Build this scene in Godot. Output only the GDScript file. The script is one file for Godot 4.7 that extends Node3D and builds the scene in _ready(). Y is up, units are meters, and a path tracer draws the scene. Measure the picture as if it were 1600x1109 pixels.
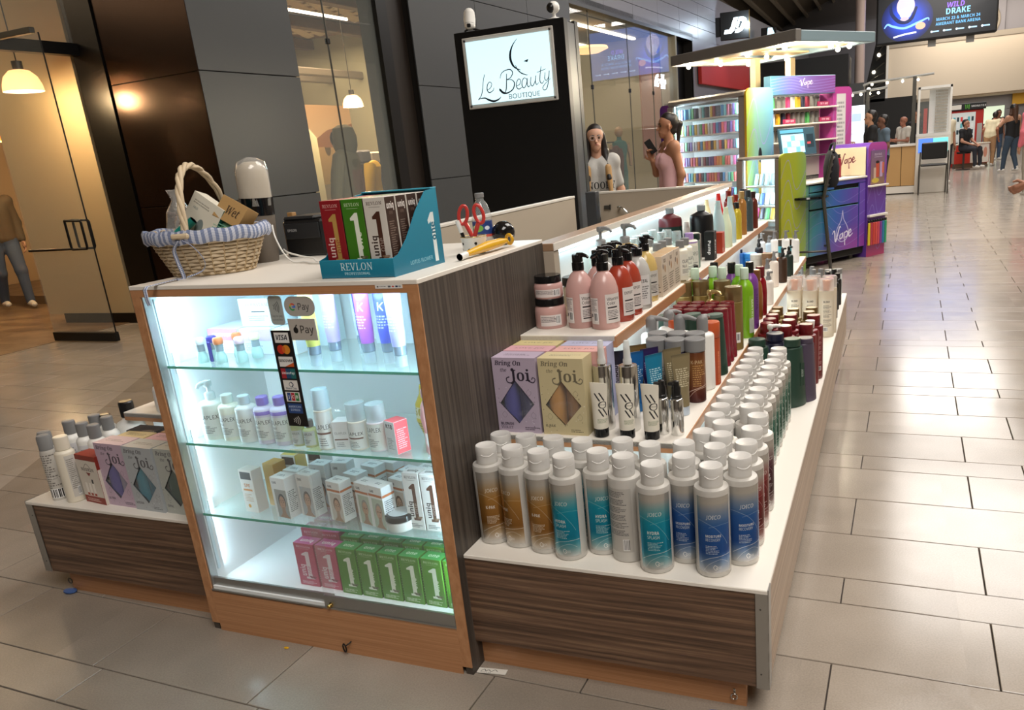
extends Node3D
# A mall beauty kiosk: display cabinet, stepped counters full of bottles, storefronts and other kiosks behind.
# Metres, y up. Origin: lower front corner (on the storefront side) of the glass display cabinet; -z runs down the mall.

# ---------------------------------------------------------------- mesh collector
class B:
	var v := PackedVector3Array()
	var n := PackedVector3Array()
	var t := PackedVector2Array()
	var ix := PackedInt32Array()
	var T := Transform3D()
	func pt(p: Vector3, nn: Vector3, uv: Vector2) -> int:
		v.append(T * p)
		n.append((T.basis * nn).normalized())
		t.append(uv)
		return v.size() - 1
	func tri(a: Vector3, b: Vector3, c: Vector3, ua := Vector2(), ub := Vector2(), uc := Vector2()):
		var nn = (b - a).cross(c - a)
		if nn.length_squared() < 1e-18: return
		nn = nn.normalized()
		var i = pt(a, nn, ua)
		var j = pt(b, nn, ub)
		var k = pt(c, nn, uc)
		ix.append_array(PackedInt32Array([i, k, j]))
	# a b c d counter-clockwise from the front: lower left, lower right, upper right, upper left
	func quad(a: Vector3, b: Vector3, c: Vector3, d: Vector3, r := Rect2(0, 0, 1, 1)):
		var nn = (b - a).cross(d - a)
		if nn.length_squared() < 1e-18: nn = (c - b).cross(a - b)
		nn = nn.normalized()
		var i = pt(a, nn, Vector2(r.position.x, r.end.y))
		var j = pt(b, nn, r.end)
		var k = pt(c, nn, Vector2(r.end.x, r.position.y))
		var l = pt(d, nn, r.position)
		ix.append_array(PackedInt32Array([i, k, j, i, l, k]))
	# chamfered box; f gives picture rectangles for faces f b l r t d
	func box(c: Vector3, s: Vector3, e := 0.0, f := {}) -> B:
		var h = s * 0.5
		e = min(e, min(h.x, min(h.y, h.z)) * 0.9)
		var q = Rect2(0, 0, 1, 1)
		var d = f.get("d0", q)
		var X = h.x
		var Y = h.y
		var Z = h.z
		var x = X - e
		var y = Y - e
		var z = Z - e
		quad(c + Vector3(-x, -y, Z), c + Vector3(x, -y, Z), c + Vector3(x, y, Z), c + Vector3(-x, y, Z), f.get("f", d))
		quad(c + Vector3(x, -y, -Z), c + Vector3(-x, -y, -Z), c + Vector3(-x, y, -Z), c + Vector3(x, y, -Z), f.get("b", d))
		quad(c + Vector3(X, -y, z), c + Vector3(X, -y, -z), c + Vector3(X, y, -z), c + Vector3(X, y, z), f.get("r", d))
		quad(c + Vector3(-X, -y, -z), c + Vector3(-X, -y, z), c + Vector3(-X, y, z), c + Vector3(-X, y, -z), f.get("l", d))
		quad(c + Vector3(-x, Y, z), c + Vector3(x, Y, z), c + Vector3(x, Y, -z), c + Vector3(-x, Y, -z), f.get("t", d))
		quad(c + Vector3(-x, -Y, -z), c + Vector3(x, -Y, -z), c + Vector3(x, -Y, z), c + Vector3(-x, -Y, z), f.get("d", d))
		if e <= 0.0: return self
		var u = Rect2(d.get_center(), Vector2())
		var u2 = Rect2(f["f"].position + Vector2(0.0004, 0.0004), Vector2()) if f.has("f") else u
		for sx in [-1, 1]:
			for sy in [-1, 1]:
				_e(c, [Vector3(sx * X, sy * y, -z), Vector3(sx * X, sy * y, z), Vector3(sx * x, sy * Y, z), Vector3(sx * x, sy * Y, -z)], u2)
			for sz in [-1, 1]:
				_e(c, [Vector3(sx * X, -y, sz * z), Vector3(sx * X, y, sz * z), Vector3(sx * x, y, sz * Z), Vector3(sx * x, -y, sz * Z)], u2)
		for sy in [-1, 1]:
			for sz in [-1, 1]:
				_e(c, [Vector3(-x, sy * Y, sz * z), Vector3(x, sy * Y, sz * z), Vector3(x, sy * y, sz * Z), Vector3(-x, sy * y, sz * Z)], u2)
		for sx in [-1, 1]:
			for sy in [-1, 1]:
				for sz in [-1, 1]:
					var a = Vector3(sx * X, sy * y, sz * z)
					var b = Vector3(sx * x, sy * Y, sz * z)
					var g = Vector3(sx * x, sy * y, sz * Z)
					if sx * sy * sz > 0: tri(c + a, c + b, c + g, u2.position, u2.position, u2.position)
					else: tri(c + a, c + g, c + b, u2.position, u2.position, u2.position)
		return self
	func _e(c, p, u):
		var m = (p[0] + p[1] + p[2] + p[3]) * 0.25
		if (p[1] - p[0]).cross(p[3] - p[0]).dot(m) > 0: quad(c + p[0], c + p[1], c + p[2], c + p[3], u)
		else: quad(c + p[3], c + p[2], c + p[1], c + p[0], u)
	# profile of (radius, height) from the bottom up, turned about y; angle 0 looks along +z
	func lathe(p: Array, k := 20, o := Vector3(), sx := 1.0, sz := 1.0, a0 := 0.0, a1 := TAU, r := Rect2(0, 0, 1, 1)) -> B:
		var m = p.size()
		var y0 = p[0].y
		var y1 = p[m - 1].y
		for q in m - 1:
			var d = p[q + 1] - p[q]
			if d.length() < 1e-7: continue
			var nf = Vector2(d.y, -d.x).normalized()
			var na = nf
			var nb = nf
			if q > 0:
				var e = p[q] - p[q - 1]
				var ne = Vector2(e.y, -e.x).normalized()
				if ne.dot(nf) > 0.72: na = (ne + nf).normalized()
			if q < m - 2:
				var e = p[q + 2] - p[q + 1]
				var ne = Vector2(e.y, -e.x).normalized()
				if ne.dot(nf) > 0.72: nb = (ne + nf).normalized()
			var base = v.size()
			var va = 1.0 - (p[q].y - y0) / (y1 - y0) if absf(y1 - y0) > 1e-6 else 0.5
			var vb = 1.0 - (p[q + 1].y - y0) / (y1 - y0) if absf(y1 - y0) > 1e-6 else 0.5
			for i in k + 1:
				var f = float(i) / k
				var a = lerpf(a0, a1, f)
				var s = sin(a)
				var cc = cos(a)
				pt(o + Vector3(p[q].x * s * sx, p[q].y, p[q].x * cc * sz), Vector3(na.x * s / sx, na.y, na.x * cc / sz), r.position + r.size * Vector2(f, va))
				pt(o + Vector3(p[q + 1].x * s * sx, p[q + 1].y, p[q + 1].x * cc * sz), Vector3(nb.x * s / sx, nb.y, nb.x * cc / sz), r.position + r.size * Vector2(f, vb))
			for i in k:
				var b = base + i * 2
				ix.append_array(PackedInt32Array([b, b + 3, b + 2, b, b + 1, b + 3]))
		return self
	func cyl(rad: float, y0: float, y1: float, k := 16, o := Vector3(), e := 0.0, sx := 1.0, sz := 1.0) -> B:
		if e > 0: lathe([Vector2(0, y0), Vector2(rad - e, y0), Vector2(rad, y0 + e), Vector2(rad, y1 - e), Vector2(rad - e, y1), Vector2(0, y1)], k, o, sx, sz)
		else: lathe([Vector2(0, y0), Vector2(rad, y0), Vector2(rad, y1), Vector2(0, y1)], k, o, sx, sz)
		return self
	func ball(rad: float, o := Vector3(), sy := 1.0, k := 14, sx := 1.0, sz := 1.0) -> B:
		var p = []
		var h = k / 2
		for i in h + 1:
			var a = -PI / 2 + PI * i / h
			p.append(Vector2(rad * cos(a), rad * sin(a) * sy))
		lathe(p, k, o, sx, sz)
		return self
	# round bar along points; r a number or one per point
	func tube(p: Array, r, k := 8, shut := false, flat := 1.0) -> B:
		var m = p.size()
		var up = Vector3(0, 1, 0)
		var d0 = (p[1] - p[0]).normalized()
		if absf(d0.y) > 0.9: up = Vector3(1, 0, 0)
		var side = d0.cross(up).normalized()
		var base = v.size()
		for i in m:
			var d
			if shut: d = (p[(i + 1) % m] - p[(i + m - 1) % m]).normalized()
			else: d = (p[min(i + 1, m - 1)] - p[max(i - 1, 0)]).normalized()
			side = (side - d * side.dot(d)).normalized()
			var w = side.cross(d).normalized()
			var rr = r[i] if r is Array else r
			for j in k + 1:
				var a = TAU * j / k
				var o = side * cos(a) + w * sin(a) * flat
				pt(p[i] + o * rr, side * cos(a) * flat + w * sin(a), Vector2(float(j) / k, float(i) / (m - 1)))
		var rows = m if shut else m - 1
		for i in rows:
			for j in k:
				var a = base + i * (k + 1) + j
				var b = base + ((i + 1) % m) * (k + 1) + j
				ix.append_array(PackedInt32Array([a, a + 1, b + 1, a, b + 1, b]))
		if not shut:
			for e in [0, m - 1]:
				var dd = (p[1] - p[0]).normalized() * -1 if e == 0 else (p[m - 1] - p[m - 2]).normalized()
				var c = pt(p[e], dd, Vector2(0.5, 0.5))
				var f = v.size()
				for j in k + 1:
					v.append(v[base + e * (k + 1) + j])
					n.append(T.basis * dd)
					t.append(Vector2(0.5, 0.5))
				for j in k:
					if e == 0: ix.append_array(PackedInt32Array([c, f + j, f + j + 1]))
					else: ix.append_array(PackedInt32Array([c, f + j + 1, f + j]))
		return self
	# flat outline in x y (counter-clockwise), pulled from z0 to z1
	func prism(poly: PackedVector2Array, z0: float, z1: float, uvr := Rect2(0, 0, 1, 1)) -> B:
		if Geometry2D.is_polygon_clockwise(poly) : poly.reverse()
		var id = Geometry2D.triangulate_polygon(poly)
		var lo = poly[0]
		var hi = poly[0]
		for q in poly:
			lo = lo.min(q)
			hi = hi.max(q)
		var sc = Vector2(1, 1) / (hi - lo).max(Vector2(1e-6, 1e-6))
		for i in range(0, id.size(), 3):
			var a = poly[id[i]]
			var b = poly[id[i + 1]]
			var c = poly[id[i + 2]]
			if (b - a).cross(c - a) < 0:
				var w = b
				b = c
				c = w
			var ua = uvr.position + uvr.size * Vector2((a.x - lo.x) * sc.x, 1 - (a.y - lo.y) * sc.y)
			var ub = uvr.position + uvr.size * Vector2((b.x - lo.x) * sc.x, 1 - (b.y - lo.y) * sc.y)
			var uc = uvr.position + uvr.size * Vector2((c.x - lo.x) * sc.x, 1 - (c.y - lo.y) * sc.y)
			tri(Vector3(a.x, a.y, z1), Vector3(b.x, b.y, z1), Vector3(c.x, c.y, z1), ua, ub, uc)
			tri(Vector3(a.x, a.y, z0), Vector3(c.x, c.y, z0), Vector3(b.x, b.y, z0), ua, uc, ub)
		for i in poly.size():
			var a = poly[i]
			var b = poly[(i + 1) % poly.size()]
			quad(Vector3(a.x, a.y, z0), Vector3(b.x, b.y, z0), Vector3(b.x, b.y, z1), Vector3(a.x, a.y, z1), Rect2(uvr.get_center(), Vector2()))
		return self
	func quad_film(D: Array, z: float) -> B:
		quad(Vector3(D[0].x, D[0].y, z), Vector3(D[1].x, D[1].y, z), Vector3(D[2].x, D[2].y, z), Vector3(D[3].x, D[3].y, z))
		return self
	# flat letters lying in x y, centred on o
	func word(s: String, size: float, o: Vector3, f: Font, depth := 0.0) -> B:
		var m = TextMesh.new()
		m.text = s
		m.font = f
		m.font_size = 48
		m.pixel_size = size / 48.0
		m.depth = depth
		m.curve_step = 2.0
		var a = m.surface_get_arrays(0)
		var b0 = v.size()
		var N = a[Mesh.ARRAY_NORMAL]
		var P = a[Mesh.ARRAY_VERTEX]
		for i in P.size(): pt(P[i] + o, N[i], Vector2(0.5, 0.5))
		var I = a[Mesh.ARRAY_INDEX]
		if I == null or I.size() == 0:
			for i in P.size(): ix.append(b0 + i)
		else:
			for i in I: ix.append(b0 + i)
		return self
	func mesh() -> ArrayMesh:
		var a = []
		a.resize(Mesh.ARRAY_MAX)
		a[Mesh.ARRAY_VERTEX] = v
		a[Mesh.ARRAY_NORMAL] = n
		a[Mesh.ARRAY_TEX_UV] = t
		a[Mesh.ARRAY_INDEX] = ix
		var m = ArrayMesh.new()
		m.add_surface_from_arrays(Mesh.PRIMITIVE_TRIANGLES, a)
		return m

# ---------------------------------------------------------------- print: a sheet of label pictures
class Sheet:
	var im: Image
	var px := 0
	var py := 0
	var row := 0
	var S := 2048
	func _init(): im = Image.create(S, S, false, Image.FORMAT_RGBA8)
	func take(w: int, h: int) -> Rect2i:
		if px + w + 4 > S:
			px = 0
			py += row + 4
			row = 0
		var r = Rect2i(px + 2, py + 2, w, h)
		px += w + 4
		row = max(row, h)
		if py + h + 2 > S: push_warning("sheet full")
		return r

# a drawing area on a sheet
class Art:
	var im: Image
	var r: Rect2i
	var S := 2048.0
	var fonts := {}
	func uv() -> Rect2: return Rect2((r.position.x + 0.5) / S, (r.position.y + 0.5) / S, (r.size.x - 1) / S, (r.size.y - 1) / S)
	func sub(x: float, y: float, w: float, h: float) -> Rect2:
		return Rect2((r.position.x + x) / S, (r.position.y + y) / S, w / S, h / S)
	func fill(c: Color) -> Art:
		im.fill_rect(r.grow(1), c)
		return self
	func rect(x: float, y: float, w: float, h: float, c: Color) -> Art:
		var q = Rect2i(r.position + Vector2i(roundi(x), roundi(y)), Vector2i(maxi(1, roundi(w)), maxi(1, roundi(h)))).intersection(r)
		if q.size.x > 0 and q.size.y > 0: im.fill_rect(q, c)
		return self
	func down(c: Array) -> Art:  # [[at, colour], ...] from the top
		for y in r.size.y: im.fill_rect(Rect2i(r.position.x, r.position.y + y, r.size.x, 1), _ramp(c, float(y) / r.size.y))
		return self
	func across(c: Array) -> Art:
		for x in r.size.x: im.fill_rect(Rect2i(r.position.x + x, r.position.y, 1, r.size.y), _ramp(c, float(x) / r.size.x))
		return self
	func _ramp(c, f) -> Color:
		for i in c.size() - 1:
			if f <= c[i + 1][0]: return c[i][1].lerp(c[i + 1][1], clampf((f - c[i][0]) / (c[i + 1][0] - c[i][0]), 0, 1))
		return c[c.size() - 1][1]
	func dot(x: float, y: float, c: Color, a := 1.0):
		var q = Vector2i(floori(x), floori(y))
		if q.x < 0 or q.y < 0 or q.x >= r.size.x or q.y >= r.size.y: return
		q += r.position
		im.set_pixelv(q, im.get_pixelv(q).lerp(c, a))
	func oval(x: float, y: float, rx: float, ry: float, c: Color) -> Art:
		for j in range(floori(y - ry) - 1, ceili(y + ry) + 2):
			for i in range(floori(x - rx) - 1, ceili(x + rx) + 2):
				var d = Vector2((i + 0.5 - x) / rx, (j + 0.5 - y) / ry).length()
				var a = clampf((1.0 - d) * min(rx, ry) + 0.5, 0, 1)
				if a > 0: dot(i, j, c, a)
		return self
	func pen(p: Array, w, c: Color) -> Art:  # smooth stroke; w a number or one per point
		for i in p.size() - 1:
			var a = p[max(i - 1, 0)]
			var b = p[i]
			var d = p[i + 1]
			var e = p[min(i + 2, p.size() - 1)]
			var steps = maxi(2, ceili(b.distance_to(d) * 1.2))
			for k in steps + 1:
				var f = float(k) / steps
				var q = b.cubic_interpolate(d, a, e, f)
				var ww = lerpf(w[i], w[i + 1], f) if w is Array else w
				oval(q.x, q.y, max(ww * 0.5, 0.5), max(ww * 0.5, 0.5), c)
		return self
	func poly(p: PackedVector2Array, c: Color) -> Art:
		var lo = p[0]
		var hi = p[0]
		for q in p:
			lo = lo.min(q)
			hi = hi.max(q)
		for j in range(floori(lo.y), ceili(hi.y)):
			for i in range(floori(lo.x), ceili(hi.x)):
				if Geometry2D.is_point_in_polygon(Vector2(i + 0.5, j + 0.5), p): dot(i, j, c)
		return self
	# f: "s" sans "b" bold "r" roman "t" bold roman; al -1 left 0 middle 1 right; turn: 1 reads upwards, -1 downwards; lean shears
	func say(s: String, x: float, y: float, size: int, c: Color, f := "s", al := -1, turn := 0, lean := 0.0, wide := 1.0) -> Art:
		var ts = TextServerManager.get_primary_interface()
		var sh = ts.create_shaped_text()
		ts.shaped_text_add_string(sh, s, fonts[f].get_rids(), size)
		ts.shaped_text_shape(sh)
		var full = ts.shaped_text_get_size(sh).x * wide
		var at = -full if al > 0 else -full * 0.5 if al == 0 else 0.0
		var key = Vector2i(size, 0)
		for g in ts.shaped_text_get_glyphs(sh):
			if g.font_rid.is_valid() and g.index > 0:
				ts.font_render_glyph(g.font_rid, key, g.index)
				var q = ts.font_get_glyph_uv_rect(g.font_rid, key, g.index)
				var off = ts.font_get_glyph_offset(g.font_rid, key, g.index)
				var ti = ts.font_get_glyph_texture_idx(g.font_rid, key, g.index)
				if ti >= 0 and q.size.x > 0:
					var gi = ts.font_get_texture_image(g.font_rid, key, ti)
					for v in range(0, int(q.size.y)):
						for u in range(0, int(ceilf(q.size.x * wide))):
							var a = gi.get_pixel(int(q.position.x + u / wide), int(q.position.y) + v).a
							if a > 0.02:
								var dy = off.y + v + size * 0.35
								var dx = at + (off.x * wide) + u - lean * dy
								if turn == 0: dot(x + dx, y + dy, c, a)
								elif turn > 0: dot(x + dy, y - dx, c, a)
								else: dot(x - dy, y + dx, c, a)
			at += g.advance * wide
		ts.free_rid(sh)
		return self
	# rows of small print, too fine to read
	func fine(x: float, y: float, w: float, rows: int, gap: float, c: Color, rng: RandomNumberGenerator, upright := false) -> Art:
		for k in rows:
			var at = 0.0
			var most = w * rng.randf_range(0.6, 1.0)
			while at < most:
				var l = rng.randf_range(2.0, 7.0)
				if upright: rect(x + k * gap, y - at - l, max(1.0, gap * 0.45), l, c)
				else: rect(x + at, y + k * gap, l, max(1.0, gap * 0.45), c)
				at += l + 2.0
		return self
	func bars(x: float, y: float, w: float, h: float, rng: RandomNumberGenerator) -> Art:
		rect(x - 2, y - 2, w + 4, h + 4, Color.WHITE)
		var at = 0.0
		while at < w:
			var l = rng.randi_range(1, 3)
			rect(x + at, y, l, h, Color(0.05, 0.05, 0.05))
			at += l + rng.randi_range(1, 3)
		return self

var rng := RandomNumberGenerator.new()
var fonts := {}
var sheets: Array = []
var sheet_users: Array = []
var mats := {}
var taken := {}

var page := 0
func art(w: int, h: int, sheet := 0) -> Art:
	if sheet == 0: sheet = page
	var a = Art.new()
	a.im = sheets[sheet].im
	a.r = sheets[sheet].take(w, h)
	a.fonts = fonts
	return a

func hex(s: String) -> Color: return Color.html(s)

func M(key: String, c = "808080", rough := 0.5, metal := 0.0, more := {}) -> StandardMaterial3D:
	if mats.has(key): return mats[key]
	var m = StandardMaterial3D.new()
	m.resource_name = key
	m.albedo_color = hex(c) if c is String else c
	m.roughness = rough
	m.metallic = metal
	for k in more: m.set(k, more[k])
	mats[key] = m
	return m
func P(sheet := 0, rough := 0.45, metal := 0.0, more := {}) -> StandardMaterial3D:
	if sheet == 0: sheet = page
	var key = "print_%d_%s_%s_%s" % [sheet, rough, metal, more.hash()]
	if mats.has(key): return mats[key]
	var m = M(key, "ffffff", rough, metal, more)
	sheet_users.append([m, sheet])
	return m
func glowing(rough: float, e: float) -> StandardMaterial3D: return P(1, rough, 0.0, {"emission_enabled": true, "emission": Color.WHITE, "emission_operator": BaseMaterial3D.EMISSION_OP_MULTIPLY, "emission_energy_multiplier": e})
func lit(key: String, c: String, e: float) -> StandardMaterial3D:
	return M(key, c, 0.6, 0.0, {"emission_enabled": true, "emission": hex(c), "emission_energy_multiplier": e})
func clear(key: String, c: String, a: float, rough := 0.02) -> StandardMaterial3D:
	var q = hex(c)
	q.a = a
	return M(key, q, rough, 0.0, {"transparency": BaseMaterial3D.TRANSPARENCY_ALPHA})

func numbered(s: String) -> String:
	if not taken.has(s):
		taken[s] = 0
		return s
	taken[s] += 1
	return "%s_%03d" % [s, taken[s]]
func obj(called: String, b, m: Material, parent: Node = null, at := Vector3()) -> MeshInstance3D:
	var o = MeshInstance3D.new()
	o.mesh = b.mesh() if b is B else b
	o.material_override = m
	o.position = at
	o.cast_shadow = GeometryInstance3D.SHADOW_CASTING_SETTING_ON
	if parent == null:
		o.name = numbered(called)
		add_child(o)
	else:
		o.name = called
		parent.add_child(o, true)
	return o
func tag(o: Node, label: String, category: String, group := "") -> Node:
	o.set_meta("label", label)
	o.set_meta("category", category)
	if group != "": o.set_meta("group", group)
	return o
func thing(called: String, label: String, category: String, at := Vector3(), turn := 0.0, group := "") -> Node3D:
	var o = Node3D.new()
	o.name = numbered(called)
	add_child(o)
	o.position = at
	o.rotation.y = turn
	tag(o, label, category, group)
	return o
func struct(called: String, b, m: Material, label: String, parent: Node = null) -> MeshInstance3D:
	var o = obj(called, b, m, parent)
	if parent == null:
		o.set_meta("kind", "structure")
		o.set_meta("label", label)
		o.set_meta("category", called.split("_")[0])
	return o
var fresh := {}
func put(model: Node3D, at: Vector3, turn: float, label: String, group := "") -> Node3D:
	var o: Node3D = model
	if fresh.has(model):
		o = model.duplicate()
		o.name = numbered(fresh[model])
		add_child(o)
	else:
		var s = String(model.name)
		fresh[model] = s.substr(0, s.length() - 4) if s.length() > 4 and s.right(3).is_valid_int() and s[s.length() - 4] == "_" else s
	o.position = at
	o.rotation.y = turn
	o.set_meta("label", label)
	if group != "": o.set_meta("group", group)
	return o
const ORD := ["first", "second", "third", "fourth", "fifth", "sixth", "seventh", "eighth", "ninth", "tenth", "eleventh", "twelfth", "thirteenth", "fourteenth", "fifteenth", "sixteenth", "seventeenth", "eighteenth", "nineteenth", "twentieth"]
func PV(a: Array) -> PackedVector2Array: return PackedVector2Array(a)
func nb() -> B: return B.new()
func V(x: float, y: float) -> Vector2: return Vector2(x, y)
func W(x: float, y: float, z: float) -> Vector3: return Vector3(x, y, z)
func area(called: String, at: Vector3, look: Vector3, size: Vector2, c: String, e: float) -> AreaLight3D:
	var l = AreaLight3D.new()
	l.name = numbered(called)
	l.area_size = size
	l.light_color = hex(c)
	l.light_energy = e
	l.area_range = 40.0
	l.area_attenuation = 2.0
	l.shadow_enabled = true
	add_child(l)
	l.look_at_from_position(at, at + look, W(0, 0, 1) if absf(look.y) > 0.9 else W(0, 1, 0))
	return l
func omni(called: String, at: Vector3, c: String, e: float, size := 0.05) -> OmniLight3D:
	var l = OmniLight3D.new()
	l.name = numbered(called)
	l.light_color = hex(c)
	l.light_energy = e
	l.omni_range = 25.0
	l.omni_attenuation = 2.0
	l.light_size = size
	l.shadow_enabled = true
	add_child(l)
	l.position = at
	return l

func _ready():
	var cam = Camera3D.new()
	cam.name = "camera"
	add_child(cam)
	cam.transform = Transform3D(Basis(W(0.93262, -0.08047, -0.35176), W(-0.03050, 0.95376, -0.29903), W(0.35956, 0.28961, 0.88704)), W(1.9927, 1.3678, 1.5877)).orthonormalized()
	cam.near = 0.05
	cam.far = 200.0
	cam.set_frustum(0.05 * 1109.0 / 1216.33, V(0.05 * -109.06 / 1216.33, 0.05 * 55.87 / 1216.33), 0.05, 200.0)
	cam.current = true
	var we = WorldEnvironment.new()
	we.name = "surroundings"
	var env = Environment.new()
	env.background_mode = Environment.BG_COLOR
	env.background_color = Color(0.02, 0.02, 0.022)
	env.tonemap_mode = Environment.TONE_MAPPER_LINEAR
	env.tonemap_exposure = 1.0
	env.sdfgi_enabled = true
	env.ssao_enabled = true
	env.ssil_enabled = true
	we.environment = env
	add_child(we)
	hall_lights()
	rng.seed = 7
	for k in [["s", "Droid Sans", 400], ["b", "Droid Sans", 700], ["r", "Droid Serif", 400], ["t", "Droid Serif", 700]]:
		var f = SystemFont.new()
		f.font_names = PackedStringArray([k[1]])
		f.font_weight = k[2]
		fonts[k[0]] = f
	for i in 3: sheets.append(Sheet.new())
	surfaces()
	hall()
	floor_tiles()
	kiosk()
	cabinet()
	storefronts()
	tower_sign()
	page = 1
	vape_kiosk()
	far_mall()
	people()
	page = 2
	cabinet_top()
	storefront_counter_goods()
	page = 0
	cabinet_goods()
	counter_goods()
	tier_two_goods()
	tier_three_goods()
	for i in sheets.size():
		var t = ImageTexture.create_from_image(sheets[i].im)
		for u in sheet_users:
			if u[1] == i:
				u[0].albedo_texture = t
				if u[0].emission_enabled: u[0].emission_texture = t

# ---------------------------------------------------------------- surfaces
func grain(w: int, h: int, c: Array, across: float, along: float, sd: int, warp := 14.0) -> ImageTexture:
	var im = Image.create(w, h, false, Image.FORMAT_RGB8)
	var a = FastNoiseLite.new()
	a.seed = sd
	a.frequency = 1.0
	a.fractal_octaves = 4
	var b = FastNoiseLite.new()
	b.seed = sd + 9
	b.frequency = 1.0
	for y in h:
		for x in w:
			var bend = b.get_noise_2d(x * along * 0.6, y * across * 0.06) * warp
			var f = a.get_noise_2d(x * along, (y + bend) * across) * 0.9 + 0.5
			f += a.get_noise_2d(x * along * 9.0, (y + bend) * across * 5.0) * 0.22
			f = clampf(f, 0, 1) * (c.size() - 1)
			var i = mini(int(f), c.size() - 2)
			im.set_pixel(x, y, c[i].lerp(c[i + 1], f - i))
	return ImageTexture.create_from_image(im)
func upright(t: ImageTexture) -> ImageTexture:
	var im = t.get_image()
	im.rotate_90(CLOCKWISE)
	return ImageTexture.create_from_image(im)
func speckle(w: int, lo: Color, hi: Color, f1: float, f2: float, sd: int) -> ImageTexture:
	var im = Image.create(w, w, false, Image.FORMAT_RGB8)
	var a = FastNoiseLite.new()
	a.seed = sd
	a.frequency = f1
	a.fractal_octaves = 3
	var b = FastNoiseLite.new()
	b.seed = sd + 5
	b.frequency = f2
	b.fractal_octaves = 2
	for y in w:
		for x in w:
			var f = 0.5 + a.get_noise_2d(x, y) * 0.5 + b.get_noise_2d(x, y) * 0.55
			im.set_pixel(x, y, lo.lerp(hi, clampf(f, 0, 1)))
	return ImageTexture.create_from_image(im)

func surfaces():
	var wal = grain(768, 320, [hex("49362a"), hex("604837"), hex("6f5442"), hex("846850")], 0.06, 0.0013, 3, 9.0)
	M("walnut_laminate", "ffffff", 0.42, 0.0, {"albedo_texture": wal})
	M("side_laminate", "ffffff", 0.5, 0.0, {"albedo_texture": grain(512, 256, [hex("a08a76"), hex("b29c87"), hex("c2ae99")], 0.04, 0.0015, 31, 10.0)})
	M("ash_laminate", "ffffff", 0.5, 0.0, {"albedo_texture": upright(grain(512, 512, [hex("37312c"), hex("443d37"), hex("504841"), hex("5c534b")], 0.09, 0.0012, 12, 4.0))})
	M("copper_laminate", "ffffff", 0.34, 0.1, {"albedo_texture": grain(256, 256, [hex("b47f56"), hex("bf8a60"), hex("c8946a")], 0.09, 0.004, 21, 4.0)})
	M("white_laminate", "e6e0d6", 0.38)
	M("white_board", "e9ecec", 0.5)
	M("beige_panel", "b5a896", 0.5)
	M("black_board", "0b0b0c", 0.45)
	M("dark_gap", "17130f", 0.9)
	M("brushed_metal", "a9a8a5", 0.36, 0.85)
	M("chrome", "d8d8d6", 0.12, 1.0)
	M("steel_dark", "54534f", 0.35, 0.8)
	M("brass", "b99a5a", 0.25, 1.0)
	M("black_plastic", "101011", 0.32)
	M("white_plastic", "e8e7e2", 0.35)
	clear("window_glass", "f2fbf8", 0.06, 0.0).metallic_specular = 0.38
	clear("shelf_glass", "cfeee4", 0.18, 0.02)
	M("glass_edge", "2a9a7c", 0.15)
	var sp = speckle(512, hex("beb6ac"), hex("d6cec4"), 0.006, 0.35, 4)
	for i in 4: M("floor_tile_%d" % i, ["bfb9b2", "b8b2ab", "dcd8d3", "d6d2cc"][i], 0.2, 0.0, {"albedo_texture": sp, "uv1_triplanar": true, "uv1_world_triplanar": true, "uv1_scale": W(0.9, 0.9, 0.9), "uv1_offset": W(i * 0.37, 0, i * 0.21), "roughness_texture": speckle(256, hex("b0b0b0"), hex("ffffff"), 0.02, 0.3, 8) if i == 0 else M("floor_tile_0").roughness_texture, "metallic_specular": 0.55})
	M("grout", "3a322c", 0.9)
	M("grey_cladding", "3f4143", 0.4, 0.0)
	M("bronze_cladding", "3a2a22", 0.22, 0.75)
	M("silver_cladding", "85848a", 0.42, 0.35)
	M("beige_wall", "b8a684", 0.7)
	M("cream_wall", "d9ccb8", 0.8)
	M("black_metal", "0c0b0b", 0.35, 0.3)

# ---------------------------------------------------------------- hall
const SF := Transform3D(Vector3(0.06976, 0, -0.99756), Vector3(0, 1, 0), Vector3(0.99756, 0, 0.06976), Vector3(-3.955, 0, -4.4))
func sf(a: float, y: float, d: float) -> Vector3: return SF * W(a, y, d)
func slab(x0, x1, y0, y1, z0, z1, e := 0.0) -> B:
	return nb().box(W((x0 + x1) * 0.5, (y0 + y1) * 0.5, (z0 + z1) * 0.5), W(x1 - x0, y1 - y0, z1 - z0), e)
func sfslab(a0, a1, y0, y1, d0, d1, e := 0.0) -> B:
	var b = nb()
	b.T = SF
	return b.box(W((a0 + a1) * 0.5, (y0 + y1) * 0.5, (d0 + d1) * 0.5), W(a1 - a0, y1 - y0, d1 - d0), e)

func hall_lights():
	for q in [[4.0, 3.5, 3.0, 5.0, 1.0], [3.5, -5.0, 3.0, 6.0, 1.0], [3.8, -14.0, 3.0, 7.0, 1.1], [4.0, -24.0, 3.0, 8.0, 1.2], [4.2, -34.5, 3.0, 6.0, 1.0]]:
		area("skylight_glow", W(q[0], 6.55, q[1]), W(0, -1, 0), V(q[2], q[3]), "fff9f2", 44.0 * q[4])

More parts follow.
